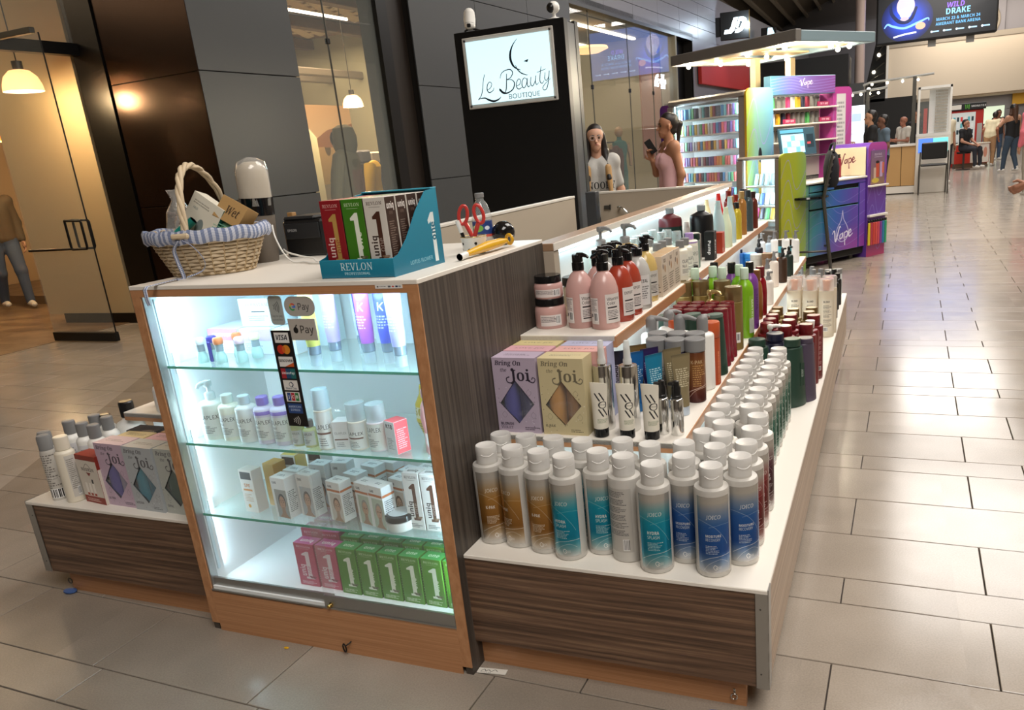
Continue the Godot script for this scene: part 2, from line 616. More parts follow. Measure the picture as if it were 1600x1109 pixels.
func hall():
	struct("floor_base", slab(-16, 16, -0.3, -0.008, -48, 9), M("grout"), "dark bed under the mall floor tiles")
	struct("wall_rear", slab(-16, 16, 0, 8, 9, 9.3), M("dim_wall", "6b625a", 0.8), "darkened wall closing the mall behind the photographer")  # out of view; colour darkened to weaken its reflection in the cabinet glass
	struct("wall_right", slab(13, 13.3, 0, 8, -48, 9), M("cream_wall"), "cream wall on the far side of the mall")
	struct("wall_far_lower", slab(-6, 13, 0, 2.54, -44.3, -44), M("silver_cladding"), "grey shopfront wall at the far end of the mall")
	struct("wall_far", slab(-6, 13, 2.54, 4.86, -40.4, -40), M("cream_wall"), "broad cream wall over the shops at the far end of the mall")
	struct("wall_far_upper", slab(-6, 13, 4.86, 9, -41, -40.6), M("silver_cladding"), "grey gable wall with fans at the far end of the mall")
	struct("ceiling_soffit", slab(-6, 13, 2.50, 2.54, -44, -40.4), M("cream_wall"), "soffit under the far cream wall")
	struct("ceiling_mall", slab(-4.5, 13.2, 7.0, 7.2, -9, 9.2), M("cream_wall"), "pale ceiling over the near mall")
	var rs = 0.42
	var roof = nb()
	roof.quad(W(-6, 5.2, -9), W(4.2, 5.2 + 10.2 * rs, -9), W(4.2, 5.2 + 10.2 * rs, -48), W(-6, 5.2, -48))
	roof.quad(W(-6, 5.3, -48), W(4.2, 5.3 + 10.2 * rs, -48), W(4.2, 5.3 + 10.2 * rs, -9), W(-6, 5.3, -9))
	var rf = struct("ceiling_gable", roof, M("roof_deck", "6f6659", 0.6), "sloping ribbed roof over the far mall")
	var roof2 = nb()
	roof2.quad(W(4.2, 5.2 + 10.2 * rs, -9), W(14, 5.2, -9), W(14, 5.2, -48), W(4.2, 5.2 + 10.2 * rs, -48))
	roof2.quad(W(4.2, 5.3 + 10.2 * rs, -48), W(14, 5.3, -48), W(14, 5.3, -9), W(4.2, 5.3 + 10.2 * rs, -9))
	struct("ceiling_gable_right", roof2, M("roof_deck"), "other slope of the far mall roof")
	struct("wall_gable_near", slab(-6, 14, 7.2, 10, -9.2, -9), M("cream_wall"), "wall above the near ceiling")
	var rib = slab(-0.06, 0.06, -0.1, 0.1, -19.5, 19.5).mesh()
	for i in 16:
		var x = -5.5 + i * 0.6
		obj("rib", rib, M("roof_rib", "a39a8b", 0.55), rf, W(x, 5.1 + (x + 6) * rs, -28.5)).rotation.z = atan(rs)
	for q in [[4.0, 3.5, 3.0, 5.0], [3.5, -5.0, 3.0, 6.0]]:
		struct("skylight", slab(q[0] - q[2] / 2, q[0] + q[2] / 2, 6.9, 6.99, q[1] - q[3] / 2, q[1] + q[3] / 2), lit("skylight_panel", "fff9f2", 1.6), "glowing skylight panel in the mall ceiling")

func floor_tiles():
	var root = Node3D.new()
	root.name = "floor"
	root.set_meta("kind", "structure")
	root.set_meta("label", "mall floor of long beige stone tiles")
	root.set_meta("category", "floor")
	add_child(root)
	root.rotation.y = -0.0235
	var zs = []
	var z = 0.262
	var rows = []
	var a = 0.262 + 0.1525
	rows.append([0.262, a])
	for k in 9:
		for j in 3:
			rows.append([a, a + 0.3025])
			a += 0.3025
		rows.append([a, a + 0.1525])
		a += 0.1525
	a = 0.262
	for k in 50:
		for j in 3:
			rows.append([a - 0.3025, a])
			a -= 0.3025
		rows.append([a - 0.1525, a])
		a -= 0.1525
	var rest = [[], [], [], []]
	var shapes = {}
	var near = []
	var eye = V(1.99, 1.59)
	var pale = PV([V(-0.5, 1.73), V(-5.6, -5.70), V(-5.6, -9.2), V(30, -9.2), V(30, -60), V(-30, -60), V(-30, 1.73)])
	for ri in rows.size():
		var r = rows[ri]
		var off = 1.88 if posmod(roundi((r[0] + r[1]) * 50), 2) == 0 else 2.287
		if r[1] > 0.25 and r[0] < 0.0: off = 2.24
		off = [1.88, 2.287][ri % 2] if ri >= 37 else [2.287, 1.88][ri % 2]
		if absf(r[1] - 0.262) < 0.01: off = 2.24
		var x0 = -11.0 if r[0] > -8 else -6.0
		var x1 = 4.6 if r[0] > -3 else 11.0
		var k0 = floori((x0 - off) / 0.6155)
		var k1 = ceili((x1 - off) / 0.6155)
		for k in range(k0, k1):
			var c = W(off + (k + 0.5) * 0.6155, 0, (r[0] + r[1]) * 0.5)
			var v = rng.randi() % 4
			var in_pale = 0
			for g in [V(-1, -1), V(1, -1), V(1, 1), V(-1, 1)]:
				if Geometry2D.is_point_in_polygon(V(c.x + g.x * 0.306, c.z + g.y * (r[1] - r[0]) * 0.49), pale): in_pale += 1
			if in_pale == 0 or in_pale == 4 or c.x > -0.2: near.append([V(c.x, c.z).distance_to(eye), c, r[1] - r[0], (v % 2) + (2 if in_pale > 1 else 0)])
			else:
				var d = (r[1] - r[0]) * 0.5 - 0.002
				var whole = PV([V(c.x - 0.3058, c.z - d), V(c.x + 0.3058, c.z - d), V(c.x + 0.3058, c.z + d), V(c.x - 0.3058, c.z + d)])
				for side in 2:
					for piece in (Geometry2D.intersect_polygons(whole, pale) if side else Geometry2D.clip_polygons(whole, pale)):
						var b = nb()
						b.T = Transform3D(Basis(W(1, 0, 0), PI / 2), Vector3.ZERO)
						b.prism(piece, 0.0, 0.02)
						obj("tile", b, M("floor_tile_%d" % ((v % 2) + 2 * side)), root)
	near.sort_custom(func(p, q): return p[0] < q[0])
	var placed = 0
	for q in near:
		var g = "%.3f" % q[2]
		if not shapes.has(g): shapes[g] = nb().box(W(0, -0.01, 0), W(0.6115, 0.02, q[2] - 0.004), 0.0015).mesh()
		var m = M("floor_tile_%d" % q[3])
		var s = V(q[1].x, q[1].z)
		var d = (s - eye).rotated(0.0)
		var seen = d.y < 0.1 and absf(d.x + 0.28 * d.y) < 0.3 - d.y * 0.78
		if seen and placed < 270:
			placed += 1
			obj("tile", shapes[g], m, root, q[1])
		else: rest[q[3]].append([q[1], q[2]])
	for i in 4:
		var mm = MultiMesh.new()
		mm.transform_format = MultiMesh.TRANSFORM_3D
		mm.mesh = shapes["0.303"] if shapes.has("0.303") else shapes["0.302"]
		mm.instance_count = rest[i].size()
		for k in rest[i].size():
			var e = rest[i][k]
			mm.set_instance_transform(k, Transform3D(Basis.from_scale(W(1, 1, (e[1] - 0.004) / 0.2985)), e[0]))
		var o = MultiMeshInstance3D.new()
		o.name = "far_tiles"
		o.multimesh = mm
		o.material_override = M("floor_tile_%d" % i)
		o.set_meta("kind", "stuff")
		root.add_child(o, true)

# ---------------------------------------------------------------- the kiosk
const KW := 0.9495   # cabinet width
const KH := 1.115
const KD := 0.753
const C1 := 0.362    # counter heights
const C2 := 0.613
const C3 := 0.853

func led(parent: Node3D, b: B): obj("light_strip", b, lit("led_strip", "e9fbff", 2.5), parent)

func counter(called: String, label: String, sgn: float, x_in: float, x_out: float, z_end: float, rear: float):
	var t = thing(called, label, "counter")
	var lo = minf(x_in, x_out)
	var hi = maxf(x_in, x_out)
	obj("worktop", slab(lo, hi, C1 - 0.012, C1, z_end, -0.034, 0.002), M("white_laminate"), t)
	var edge = x_out - sgn * 0.03
	obj("front_panel", slab(minf(x_in, edge), maxf(x_in, edge), 0.09, C1 - 0.012, -0.06, -0.038), M("walnut_laminate"), t)
	obj("side_panel", slab(minf(x_out, x_out - sgn * 0.02), maxf(x_out, x_out - sgn * 0.02), 0.1, C1 - 0.012, z_end + 0.02, -0.06), M("side_laminate"), t)
	obj("kickboard", slab(minf(x_in, x_out - sgn * 0.062), maxf(x_in, x_out - sgn * 0.062), 0, 0.094, -0.09, -0.07), M("copper_laminate"), t)
	obj("kickboard", slab(minf(x_out - sgn * 0.07, x_out - sgn * 0.09), maxf(x_out - sgn * 0.07, x_out - sgn * 0.09), 0, 0.1, z_end + 0.06, -0.09), M("copper_laminate"), t)
	obj("body", slab(minf(x_in, x_out - sgn * 0.09), maxf(x_in, x_out - sgn * 0.09), 0.02, C1 - 0.012, z_end + 0.04, -0.09), M("dark_gap"), t)
	var a = nb()
	a.box(W(x_out - sgn * 0.0145, 0.22, -0.0355), W(0.031, 0.264, 0.003), 0.0006)
	a.box(W(x_out + sgn * 0.0005, 0.226, -0.052), W(0.003, 0.276, 0.036), 0.0006)
	var an = obj("corner_angle", a, M("brushed_metal"), t)
	var scr = nb()
	for y in [0.13, 0.31]: scr.lathe([V(0.0, 0.0012), V(0.0016, 0.001), V(0.0022, 0)], 10)
	for y in [0.13, 0.31]:
		var s = nb()
		s.T = Transform3D(Basis(W(1, 0, 0), PI / 2), W(x_out - sgn * 0.018, y, -0.034))
		s.lathe([V(0.0024, 0), V(0.0018, 0.001), V(0, 0.0012)], 10)
		obj("screw", s, M("steel_dark"), an)
	return t

func kiosk():
	var r = counter("stepped_counter", "long stepped counter with walnut front and white top on the aisle side of the cabinet", 1.0, KW, 1.759, -3.735, -3.735)
	var s2 = obj("shelf", slab(KW, 1.50, C2 - 0.018, C2, -3.72, -0.30, 0.0015), M("white_laminate"), r)
	obj("nosing", slab(KW, 1.499, C2 - 0.03, C2 - 0.004, -0.303, -0.30), M("copper_laminate"), s2)
	obj("nosing", slab(1.50, 1.503, C2 - 0.03, C2 - 0.002, -3.72, -0.30), M("copper_laminate"), s2)
	obj("riser", slab(KW, 1.44, C1, C2 - 0.018, -3.7, -0.36), M("white_board"), r)
	var s3 = obj("shelf", slab(KW, 1.257, C3 - 0.018, C3, -3.72, -0.52, 0.0015), M("white_laminate"), r)
	obj("nosing", slab(KW, 1.257, C3 - 0.036, C3 - 0.004, -0.524, -0.52), M("copper_laminate"), s3)
	obj("nosing", slab(1.257, 1.261, C3 - 0.036, C3 - 0.003, -3.72, -0.52), M("copper_laminate"), s3)
	obj("riser", slab(KW, 1.197, C2, C3 - 0.018, -3.7, -0.58), M("white_board"), r)
	led(r, slab(1.462, 1.47, C2 - 0.03, C2 - 0.02, -3.68, -0.32))
	led(r, slab(KW + 0.02, 1.46, C2 - 0.03, C2 - 0.02, -0.33, -0.322))
	led(r, slab(1.22, 1.228, C3 - 0.03, C3 - 0.02, -3.68, -0.55))
	led(r, slab(KW + 0.02, 1.22, C3 - 0.03, C3 - 0.02, -0.558, -0.55))
	var ring = nb()
	var rp = []
	for i in 14: rp.append(W(1.668 + 0.008 * cos(TAU * i / 14), 0.03 + 0.008 * sin(TAU * i / 14), -0.062))
	ring.tube(rp, 0.0017, 6, true)
	ring.box(W(1.668, 0.043, -0.068), W(0.006, 0.014, 0.004), 0.001)
	obj("pull_ring", ring, M("chrome"), r)
	var l = counter("stepped_counter", "stepped counter with walnut front and white top on the storefront side of the cabinet", -1.0, 0.0, -0.805, -3.735, -3.735)
	var s4 = obj("shelf", slab(-0.56, 0.0, C2 - 0.018, C2, -3.3, -0.30, 0.0015), M("white_laminate"), l)
	obj("nosing", slab(-0.56, 0.0, C2 - 0.03, C2 - 0.004, -0.303, -0.30), M("copper_laminate"), s4)
	obj("riser", slab(-0.50, 0.0, C1, C2 - 0.018, -3.3, -0.36), M("white_board"), l)
	led(l, slab(-0.52, -0.02, C2 - 0.03, C2 - 0.02, -0.33, -0.322))
	var ring2 = nb()
	rp = []
	for i in 14: rp.append(W(-0.748 + 0.01 * cos(TAU * i / 14), 0.035 + 0.01 * sin(TAU * i / 14), -0.068))
	ring2.tube(rp, 0.002, 6, true)
	obj("pull_ring", ring2, M("steel_dark"), l)
	for q in [[1.20, 0.835, -2.1, 0.05, 3.1, W(0.35, -1, 0)], [1.447, 0.59, -2.0, 0.05, 3.3, W(0.35, -1, 0)]]:
		area("strip_glow", W(q[0] + 0.03, q[1] - 0.012, q[2]), q[5], V(q[3], q[4]), "eafaff", 0.16)
	area("strip_glow", W(1.2, 0.57, -0.318), W(0, -1, 0.3), V(0.5, 0.02), "eafaff", 0.02)
	area("strip_glow", W(1.08, 0.81, -0.546), W(0, -1, 0.3), V(0.28, 0.02), "eafaff", 0.02)
	area("strip_glow", W(-0.27, 0.57, -0.318), W(0, -1, 0.3), V(0.5, 0.02), "eafaff", 0.02)
	var p = thing("display_back_board", "lit white back board with wooden rail along the top shelf of the aisle counter", "display board")
	obj("board", slab(0.93, 0.955, C3 - 0.02, 1.075, -3.95, -0.80), M("white_board"), p)
	obj("rail", slab(0.915, 0.985, 1.075, 1.10, -3.955, -0.757, 0.002), M("rail_wood", "a08064", 0.4), p)
	obj("rail_edge", slab(0.985, 0.988, 1.076, 1.099, -3.955, -0.757), M("white_laminate"), p)
	obj("post", slab(0.93, 0.985, C3, 1.075, -0.80, -0.757, 0.001), M("beige_panel"), p)
	obj("light_tube", slab(0.957, 0.967, 1.06, 1.073, -3.93, -0.83), lit("led_tube", "e4faff", 3.0), p)
	area("tube_glow", W(0.975, 1.058, -2.38), W(0.3, -1, 0), V(0.04, 3.1), "d8f6ff", 0.16)
	var e = thing("partition_panel", "low beige partition panel running behind the cabinet to the black sign tower", "panel")
	obj("board", slab(-0.02, 0.02, 0.02, 1.09, -3.44, -0.80, 0.002), M("beige_panel"), e)
	obj("cap", slab(-0.023, 0.023, 1.09, 1.105, -3.44, -0.80, 0.002), M("white_laminate"), e)
	var d = thing("gate_panel", "beige gate panel with curved metal handle at the back of the kiosk", "gate")
	obj("board", slab(0.09, 0.93, 0.05, 1.09, -3.78, -3.74, 0.002), M("beige_panel"), d)
	obj("cap", slab(0.09, 0.93, 1.09, 1.105, -3.783, -3.737, 0.002), M("white_laminate"), d)
	var h = nb()
	h.tube([W(0.24, 0.99, -3.735), W(0.24, 0.995, -3.70), W(0.27, 0.99, -3.685), W(0.31, 0.955, -3.685), W(0.34, 0.90, -3.69), W(0.42, 0.885, -3.70), W(0.44, 0.885, -3.735)], [0.012, 0.011, 0.01, 0.009, 0.009, 0.011, 0.012], 8)
	obj("handle", h, M("chrome"), d)
	var k = slab(0.125, 0.165, 0.985, 1.01, -3.74, -3.72, 0.003).cyl(0.006, 0.98, 1.015, 8, W(0.17, 0, -3.725))
	obj("latch", k, M("steel_dark"), d)
	var po = thing("corner_post", "dark grey post between the partition panel and the gate of the kiosk", "post")
	obj("post", slab(0.0, 0.075, 0, 1.11, -3.78, -3.44 - 0.26, 0.003), M("grey_post", "4c4e52", 0.4, 0.3), po)

func cabinet():
	var t = thing("display_cabinet", "copper-fronted glass display cabinet with white top and dark ash sides", "cabinet")
	obj("side_panel", slab(KW - 0.022, KW, 0, KH - 0.012, -KD, -0.004), M("ash_laminate"), t)
	obj("side_panel", slab(0, 0.022, 0, KH - 0.012, -KD, -0.004), M("ash_laminate"), t)
	obj("worktop", slab(-0.001, KW + 0.001, KH - 0.012, KH, -KD, 0.001, 0.0015), M("white_laminate"), t)
	obj("back_panel", slab(0.022, KW - 0.022, 0.0, KH - 0.012, -0.42, -0.40), M("white_board"), t)
	obj("lining", slab(0.022, 0.03, 0.145, 1.08, -0.40, -0.03), M("white_board"), t)
	obj("lining", slab(KW - 0.03, KW - 0.022, 0.145, 1.08, -0.40, -0.03), M("white_board"), t)
	obj("cabinet_floor", slab(0.022, KW - 0.022, 0.145, 0.16, -0.40, -0.004), M("white_board"), t)
	obj("cabinet_ceiling", slab(0.022, KW - 0.022, 1.083, KH - 0.012, -0.40, -0.004), M("white_board"), t)
	var f = nb()
	f.box(W(KW / 2, 1.094, -0.002), W(KW, 0.022, 0.004))
	f.box(W(0.0155, 0.554, -0.002), W(0.031, 1.058, 0.004))
	f.box(W(KW - 0.0155, 0.554, -0.002), W(0.031, 1.058, 0.004))
	f.box(W(KW / 2, 0.0725, -0.002), W(KW - 0.062, 0.145, 0.004))
	obj("copper_face", f, M("copper_laminate"), t)
	for q in [[0.035, 0.50, -0.014], [0.47, 0.915, -0.006]]:
		var g = obj("sliding_door", slab(q[0], q[1], 0.185, 1.083, q[2] - 0.004, q[2]), M("window_glass"), t)
		obj("door_rail", slab(q[0], q[1], 0.146, 0.187, q[2] - 0.006, q[2] + 0.003, 0.001), M("brushed_metal"), g)
	obj("track", slab(0.031, KW - 0.031, 0.141, 0.15, -0.03, 0.0), M("brushed_metal"), t)
	obj("door_jamb", slab(0.031, 0.037, 0.15, 1.083, -0.03, -0.004), M("brushed_metal"), t)
	obj("door_jamb", slab(KW - 0.036, KW - 0.031, 0.15, 1.083, -0.03, -0.004), M("brushed_metal"), t)
	var lk = nb()
	lk.T = Transform3D(Basis(W(1, 0, 0), PI / 2), W(0.494, 0.158, -0.008))
	lk.lathe([V(0.009, 0), V(0.0095, 0.004), V(0.0065, 0.006), V(0.0065, 0.016), V(0.005, 0.018), V(0, 0.018)], 16)
	obj("lock", lk, M("brass"), t)
	for y in [0.872, 0.631, 0.396]:
		var s = obj("glass_shelf", slab(0.031, KW - 0.031, y - 0.007, y, -0.385, -0.036), M("shelf_glass"), t)
		obj("shelf_edge", slab(0.031, KW - 0.031, y - 0.0072, y + 0.0002, -0.0362, -0.0345), M("glass_edge"), s)
		for x in [0.035, KW - 0.039]:
			obj("shelf_clip", slab(x, x + 0.004, y - 0.03, y + 0.035, -0.075, -0.055, 0.001), M("clip_plastic", "dfe9ea", 0.2), s)
	obj("light_strip", slab(0.04, KW - 0.04, 1.075, 1.083, -0.06, -0.045), lit("cabinet_led", "d2f4ff", 3.0), t)
	obj("light_strip", slab(0.0305, 0.035, 0.2, 1.07, -0.05, -0.04), M("cool_profile", "cfe3ea", 0.3), t)
	area("cabinet_glow", W(KW / 2, 1.072, -0.055), W(0, -1, -0.55), V(0.86, 0.025), "bfeaff", 0.3)
	for q in [[0.042, 1.0], [KW - 0.042, -1.0]]: area("cabinet_glow", W(q[0], 0.63, -0.055), W(q[1], 0, -1.2), V(0.02, 0.85), "cdeeff", 0.2)
	var rp = []
	for i in 16: rp.append(W(0.527 + 0.009 * cos(TAU * i / 16), 0.026 + 0.013 * sin(TAU * i / 16), 0.012 + 0.004 * cos(TAU * i / 16)))
	var rg = nb().tube(rp, 0.0022, 6, true)
	rg.tube([W(0.545, 0.043, -0.001), W(0.543, 0.041, 0.008), W(0.536, 0.037, 0.014)], 0.002, 6)
	obj("pull_ring", rg, M("black_metal"), t)

# ---------------------------------------------------------------- storefronts
func cladding(root: Node3D, a0: float, a1: float, ys: Array, d: float, m: Material, cols: Array = []):
	var xs = cols if cols.size() else [a0, a1]
	for i in ys.size() - 1:
		for k in xs.size() - 1:
			obj("panel", sfslab(xs[k] + 0.004, xs[k + 1] - 0.004, ys[i] + 0.004, ys[i + 1] - 0.004, d - 0.02, d, 0.002), m, root)
func pendant(at: Vector3, size: float, label: String, shade: Material, drop: float, e := 1.0, bulb := true):
	var t = thing("pendant_lamp", label, "lamp", at, 0.0, "bell pendant lamps in the shops")
	var p = [V(0.06, 0.19), V(0.085, 0.185), V(0.14, 0.13), V(0.165, 0.06), V(0.172, 0.0), V(0.168, 0.0), V(0.16, 0.06), V(0.135, 0.125), V(0.08, 0.178)]
	for i in p.size(): p[i] = p[i] * size
	obj("lamp_shade", nb().lathe(p, 24), shade, t)
	var st = nb().cyl(0.045 * size, 0.18 * size, 0.27 * size, 12)
	st.cyl(0.006, 0.27 * size, drop, 6)
	obj("stem", st, M("steel_dark"), t)
	if bulb:
		obj("bulb", nb().ball(0.045 * size, W(0, 0.09 * size, 0)), lit("warm_bulb", "ffe2b0", 9.0), t)
		var l = omni("pendant_glow", at + W(0, -0.06, 0), "ffd9a0", e)
		l.light_size = 0.08
func garment(called: String, label: String, cat: String, at: Vector3, turn: float, w: float, h: float, m: Material, group: String, hood := false):
	var t = thing(called, label, cat, at, turn, group)
	var b = nb().lathe([V(0.0, -h), V(0.5 * w, -h), V(0.52 * w, -h * 0.5), V(0.5 * w, -h * 0.14), V(0.3 * w, -h * 0.03), V(0.12 * w, 0), V(0.0, 0)], 18, W(0, 0, 0), 1.0, 0.45)
	obj("jacket_body", b, m, t)
	for s in [-1.0, 1.0]:
		obj("sleeve", nb().tube([W(s * 0.4 * w, -h * 0.1, 0), W(s * 0.56 * w, -h * 0.3, 0), W(s * 0.6 * w, -h * 0.6, 0.02), W(s * 0.58 * w, -h * 0.92, 0.04)], [0.11 * w * 2, 0.1 * w * 2, 0.085 * w * 2, 0.07 * w * 2], 10), m, t)
	if hood: obj("hood", nb().ball(0.2 * w, W(0, 0.05 * h, -0.02), 0.8, 12, 1.1, 0.9), m, t)

func storefronts():
	var pil = struct("wall_pillar", sfslab(0.03, 1.26, 0, 5.25, -1.2, -0.03), M("dark_gap"), "dark pillar between the shop door and the display window")
	cladding(pil, 0.0, 1.285, [0.0, 1.205, 2.39, 3.58, 4.77, 5.25], 0.0, M("grey_cladding"))
	for q in [[0.0, 1.205], [1.205, 2.385], [2.385, 3.58], [3.58, 5.2]]:
		obj("panel", sfslab(0.0, 0.02, q[0] + 0.004, q[1] - 0.004, -1.24, -0.004, 0.002), M("bronze_cladding"), pil)
	struct("trim_mullion", sfslab(-0.02, 0.10, 0, 5.2, -1.66, -1.25), M("black_metal"), "black mullion of the shop entrance")
	struct("trim_transom", sfslab(-6.5, 0.0, 2.70, 2.81, -1.66, -1.56), M("black_metal"), "black transom bar over the shop entrance")
	var tg = struct("window_1", sfslab(-6.5, -0.02, 2.81, 5.2, -1.615, -1.605), M("window_glass"), "glass light over the shop entrance")
	struct("wall_header", sfslab(-14, 0.0, 4.3, 5.25, -1.7, -1.0), M("grey_cladding"), "dark band over the shop entrance")
	struct("wall_shop_side", slab(-7.0, -5.66, 0.1, 4.2, -4.62, -4.5), M("beige_wall"), "beige return wall just inside the shop door")
	struct("baseboard_shop", slab(-6.75, -5.62, 0, 0.11, -4.60, -4.485), M("black_metal"), "black skirting under the beige return wall")
	struct("wall_shop_rear", slab(-12.3, -12, 0, 4.3, -14, 7), M("shop_dark", "3d3128", 0.7), "dark rear wall of the shop")
	struct("ceiling_shop", slab(-12, -5.6, 4.2, 4.3, -4.6, 7), M("shop_ceiling", "b9a98f", 0.8), "pale ceiling of the shop behind the entrance")
	var fl = struct("floor_shop", slab(-12, -5.75, -0.006, 0.003, -14, 7), M("shop_floor", "ffffff", 0.35, 0.0, {"albedo_texture": grain(256, 256, [hex("5d4a38"), hex("77614b"), hex("8b745b")], 0.02, 0.004, 40, 8.0), "uv1_scale": W(6, 12, 1)}), "brown plank floor of the shop")
	struct("wall_shop_front", slab(-5.75, -5.6, 0, 5.25, 0.6, 8.5), M("grey_cladding"), "dark wall beside the shop entrance")
	var d = thing("glass_door", "frameless glass shop door standing open with black base rail and loop handle", "door")
	obj("glass_pane", slab(-5.74, -4.885, 0.09, 2.75, -3.646, -3.634), M("window_glass"), d)
	obj("base_rail", slab(-5.74, -4.88, 0.012, 0.10, -3.665, -3.615, 0.004), M("black_metal"), d)
	obj("top_rail", slab(-5.74, -4.95, 2.75, 2.80, -3.665, -3.615, 0.004), M("steel_dark"), d)
	obj("edge_strip", slab(-4.8875, -4.8845, 0.1, 2.75, -3.647, -3.633), M("black_metal"), d)
	var h = nb()
	for z in [-3.60, -3.68]:
		h.tube([W(-5.13, 1.16, -3.64), W(-5.13, 1.165, z), W(-4.93, 1.155, z), W(-4.92, 1.14, z), W(-4.92, 0.92, z), W(-4.93, 0.90, z), W(-5.12, 0.90, z), W(-5.13, 0.92, z), W(-5.13, 1.165, z)], 0.011, 8)
	h.tube([W(-5.73, 0.905, -3.61), W(-5.13, 0.905, -3.61)], 0.012, 8)
	obj("door_handle", h, M("black_metal"), d)
	for q in [[-5.75, 2.37, -4.0, 1.0, "opal bell pendant lamp glowing pink-white behind the glass shop door"], [-7.5, 2.04, -4.75, 1.0, "amber bell pendant lamp, lower one behind the glass shop door"], [-7.75, 2.2, -5.1, 1.0, "amber bell pendant lamp at the left picture edge inside the shop"]]:
		pendant(W(q[0], q[1], q[2]), q[3], q[4], M("opal_shade" if q[0] > -6 else "amber_shade", "f4d5cd" if q[0] > -6 else "e8b568", 0.3, 0.0, {"backlight_enabled": true, "backlight": hex("fff0e0") if q[0] > -6 else hex("ffc070")}), 4.2 - q[1], 1.1)
	for i in 7:
		garment("hanging_jacket", "dark jacket hanging in a row at the rear of the shop, %s from the mall" % ORD[i], "jacket", W(-8.6, 1.75 + 0.25 * (i % 2), -4.3 + i * 0.62), 0.4, 0.5, 0.9, M("jacket_%d" % (i % 4), ["2a2521", "4a3a2a", "1e1e22", "55493a"][i % 4], 0.85), "dark jackets on the shop rail")
	obj_rail(W(-8.6, 2.1, -4.6), W(-8.6, 2.1, 0.4), "garment rail of black pipe inside the shop behind the entrance")
	struct("window_2", sfslab(1.29, 2.82, 0.1, 5.2, -0.13, -0.12), M("window_glass"), "tall shop display window beside the grey pillar")
	struct("trim_window", sfslab(2.82, 3.02, 0, 5.2, -0.2, -0.06), M("black_metal"), "black frame at the side of the display window")
	var seam = struct("trim_seam", sfslab(1.94, 1.95, 0.1, 5.2, -0.135, -0.115), M("seam_grey", "59564e", 0.3, 0.3), "butt joint between two window panes")
	var clip = obj("patch_fitting", sfslab(1.92, 1.97, 2.78, 2.84, -0.145, -0.105, 0.005), M("black_metal"), seam)
	struct("wall_column", sfslab(3.02, 3.40, 0, 5.2, -0.5, -0.10), M("bronze_dark", "231c18", 0.4, 0.3), "dark bronze column beside the display window")
	var gp = struct("wall_grey", sfslab(3.42, 8.2, 0, 5.24, -0.4, -0.03), M("dark_gap"), "dark grey clad wall behind the sign tower")
	cladding(gp, 3.40, 8.22, [0.0, 1.205, 2.39, 3.58, 4.77, 5.25], 0.0, M("grey_cladding"), [3.40, 5.0, 6.6, 8.22])
	struct("wall_bay_rear", sfslab(-3.2, 13, 0, 3.9, -7.3, -7.2), M("bay_rear", "c9ab86", 0.8), "tan rear wall inside the first display window")
	struct("floor_bay", sfslab(0.9, 14.6, 0.0, 0.12, -7.2, -0.2), M("shop_floor"), "raised floor inside the display windows")
	struct("wall_bay_slope", sfslab(0.9, 1.0, 0, 4.2, -3.2, -1.2), M("bay_side", "aeb09a", 0.8), "pale wall inside the display window")
	var sl = nb()
	sl.T = SF
	sl.prism(PV([V(1.9, 4.2), V(3.0, 4.2), V(5.2, 2.0), V(5.2, 0.1), V(1.9, 0.1)]), -3.6, -3.5)
	struct("wall_bay_stair", sl, M("bay_side"), "pale stair wall with sloping edge inside the display window")
	var ce = struct("ceiling_bay", sfslab(-0.2, 8.3, 4.1, 4.2, -7.2, -0.2), M("bay_ceiling", "8e6a48", 0.35), "timber ceiling inside the display window")
	var panel = nb().box(W(0, 0, 0), W(0.24, 0.02, 0.16), 0.008).mesh()
	for bay in [[-2.2, 0.75], [-3.7, 0.9], [-5.4, 0.9]]:
		for i in 22:
			for j in 5:
				var o = obj("ceiling_tile", panel, M("weave_panel", "d8cbb4", 0.45), ce, sf(1.2 + i * 0.3, 4.07 - (0.03 if (i + j) % 2 else 0.0), bay[0] + bay[1] * 0.16 * j * 1.1))
				o.rotation = W(0.18, -1.5, 0.12 if (i + j) % 2 else -0.12)
	for d0 in [-2.6, -4.3, -6.0]: obj("beam", sfslab(0.5, 8.3, 3.9, 4.08, d0 - 0.1, d0 + 0.1, 0.01), M("beam_wood", "6b4a30", 0.4), ce)
	for d0 in [-4.8, -5.6]: obj("duct", sfslab(2, 9, 3.2, 3.34, d0 - 0.06, d0 + 0.06, 0.02), M("duct_grey", "8b8478", 0.5), ce)
	struct("trim_light", sfslab(3.2, 4.6, 3.55, 3.585, -2.0, -1.97), lit("cove_line", "fff4dc", 5.0), "thin line light hanging in the display window")
	pendant(sf(5.66, 2.45, -3.0), 1.0, "bright opal bell pendant lamp hanging in the display window above the hooded coat", M("opal_bright", "fff3dc", 0.3, 0.0, {"backlight_enabled": true, "backlight": hex("ffe9c8"), "emission_enabled": true, "emission": hex("fff0d0"), "emission_energy_multiplier": 1.6}), 1.65, 2.6)
	pendant(sf(5.35, 2.66, -2.05), 1.0, "brown glass bell pendant lamp against the black frame of the display window", M("brown_shade", "9c8468", 0.25, 0.0, {"backlight_enabled": true, "backlight": hex("a08060")}), 1.4, 0.6)
	var co = thing("dressed_stand", "olive hooded coat with chest pocket on a shop stand behind the glass", "mannequin", sf(2.95, 0.12, -1.0), -1.3)
	var q = nb().lathe([V(0.0, 0.62), V(0.24, 0.62), V(0.27, 0.9), V(0.25, 1.15), V(0.27, 1.4), V(0.24, 1.5), V(0.12, 1.57), V(0.0, 1.58)], 20, W(0, 0, 0), 1.0, 0.62)
	var coat = M("olive_coat", "6a674c", 0.8)
	obj("coat", q, coat, co)
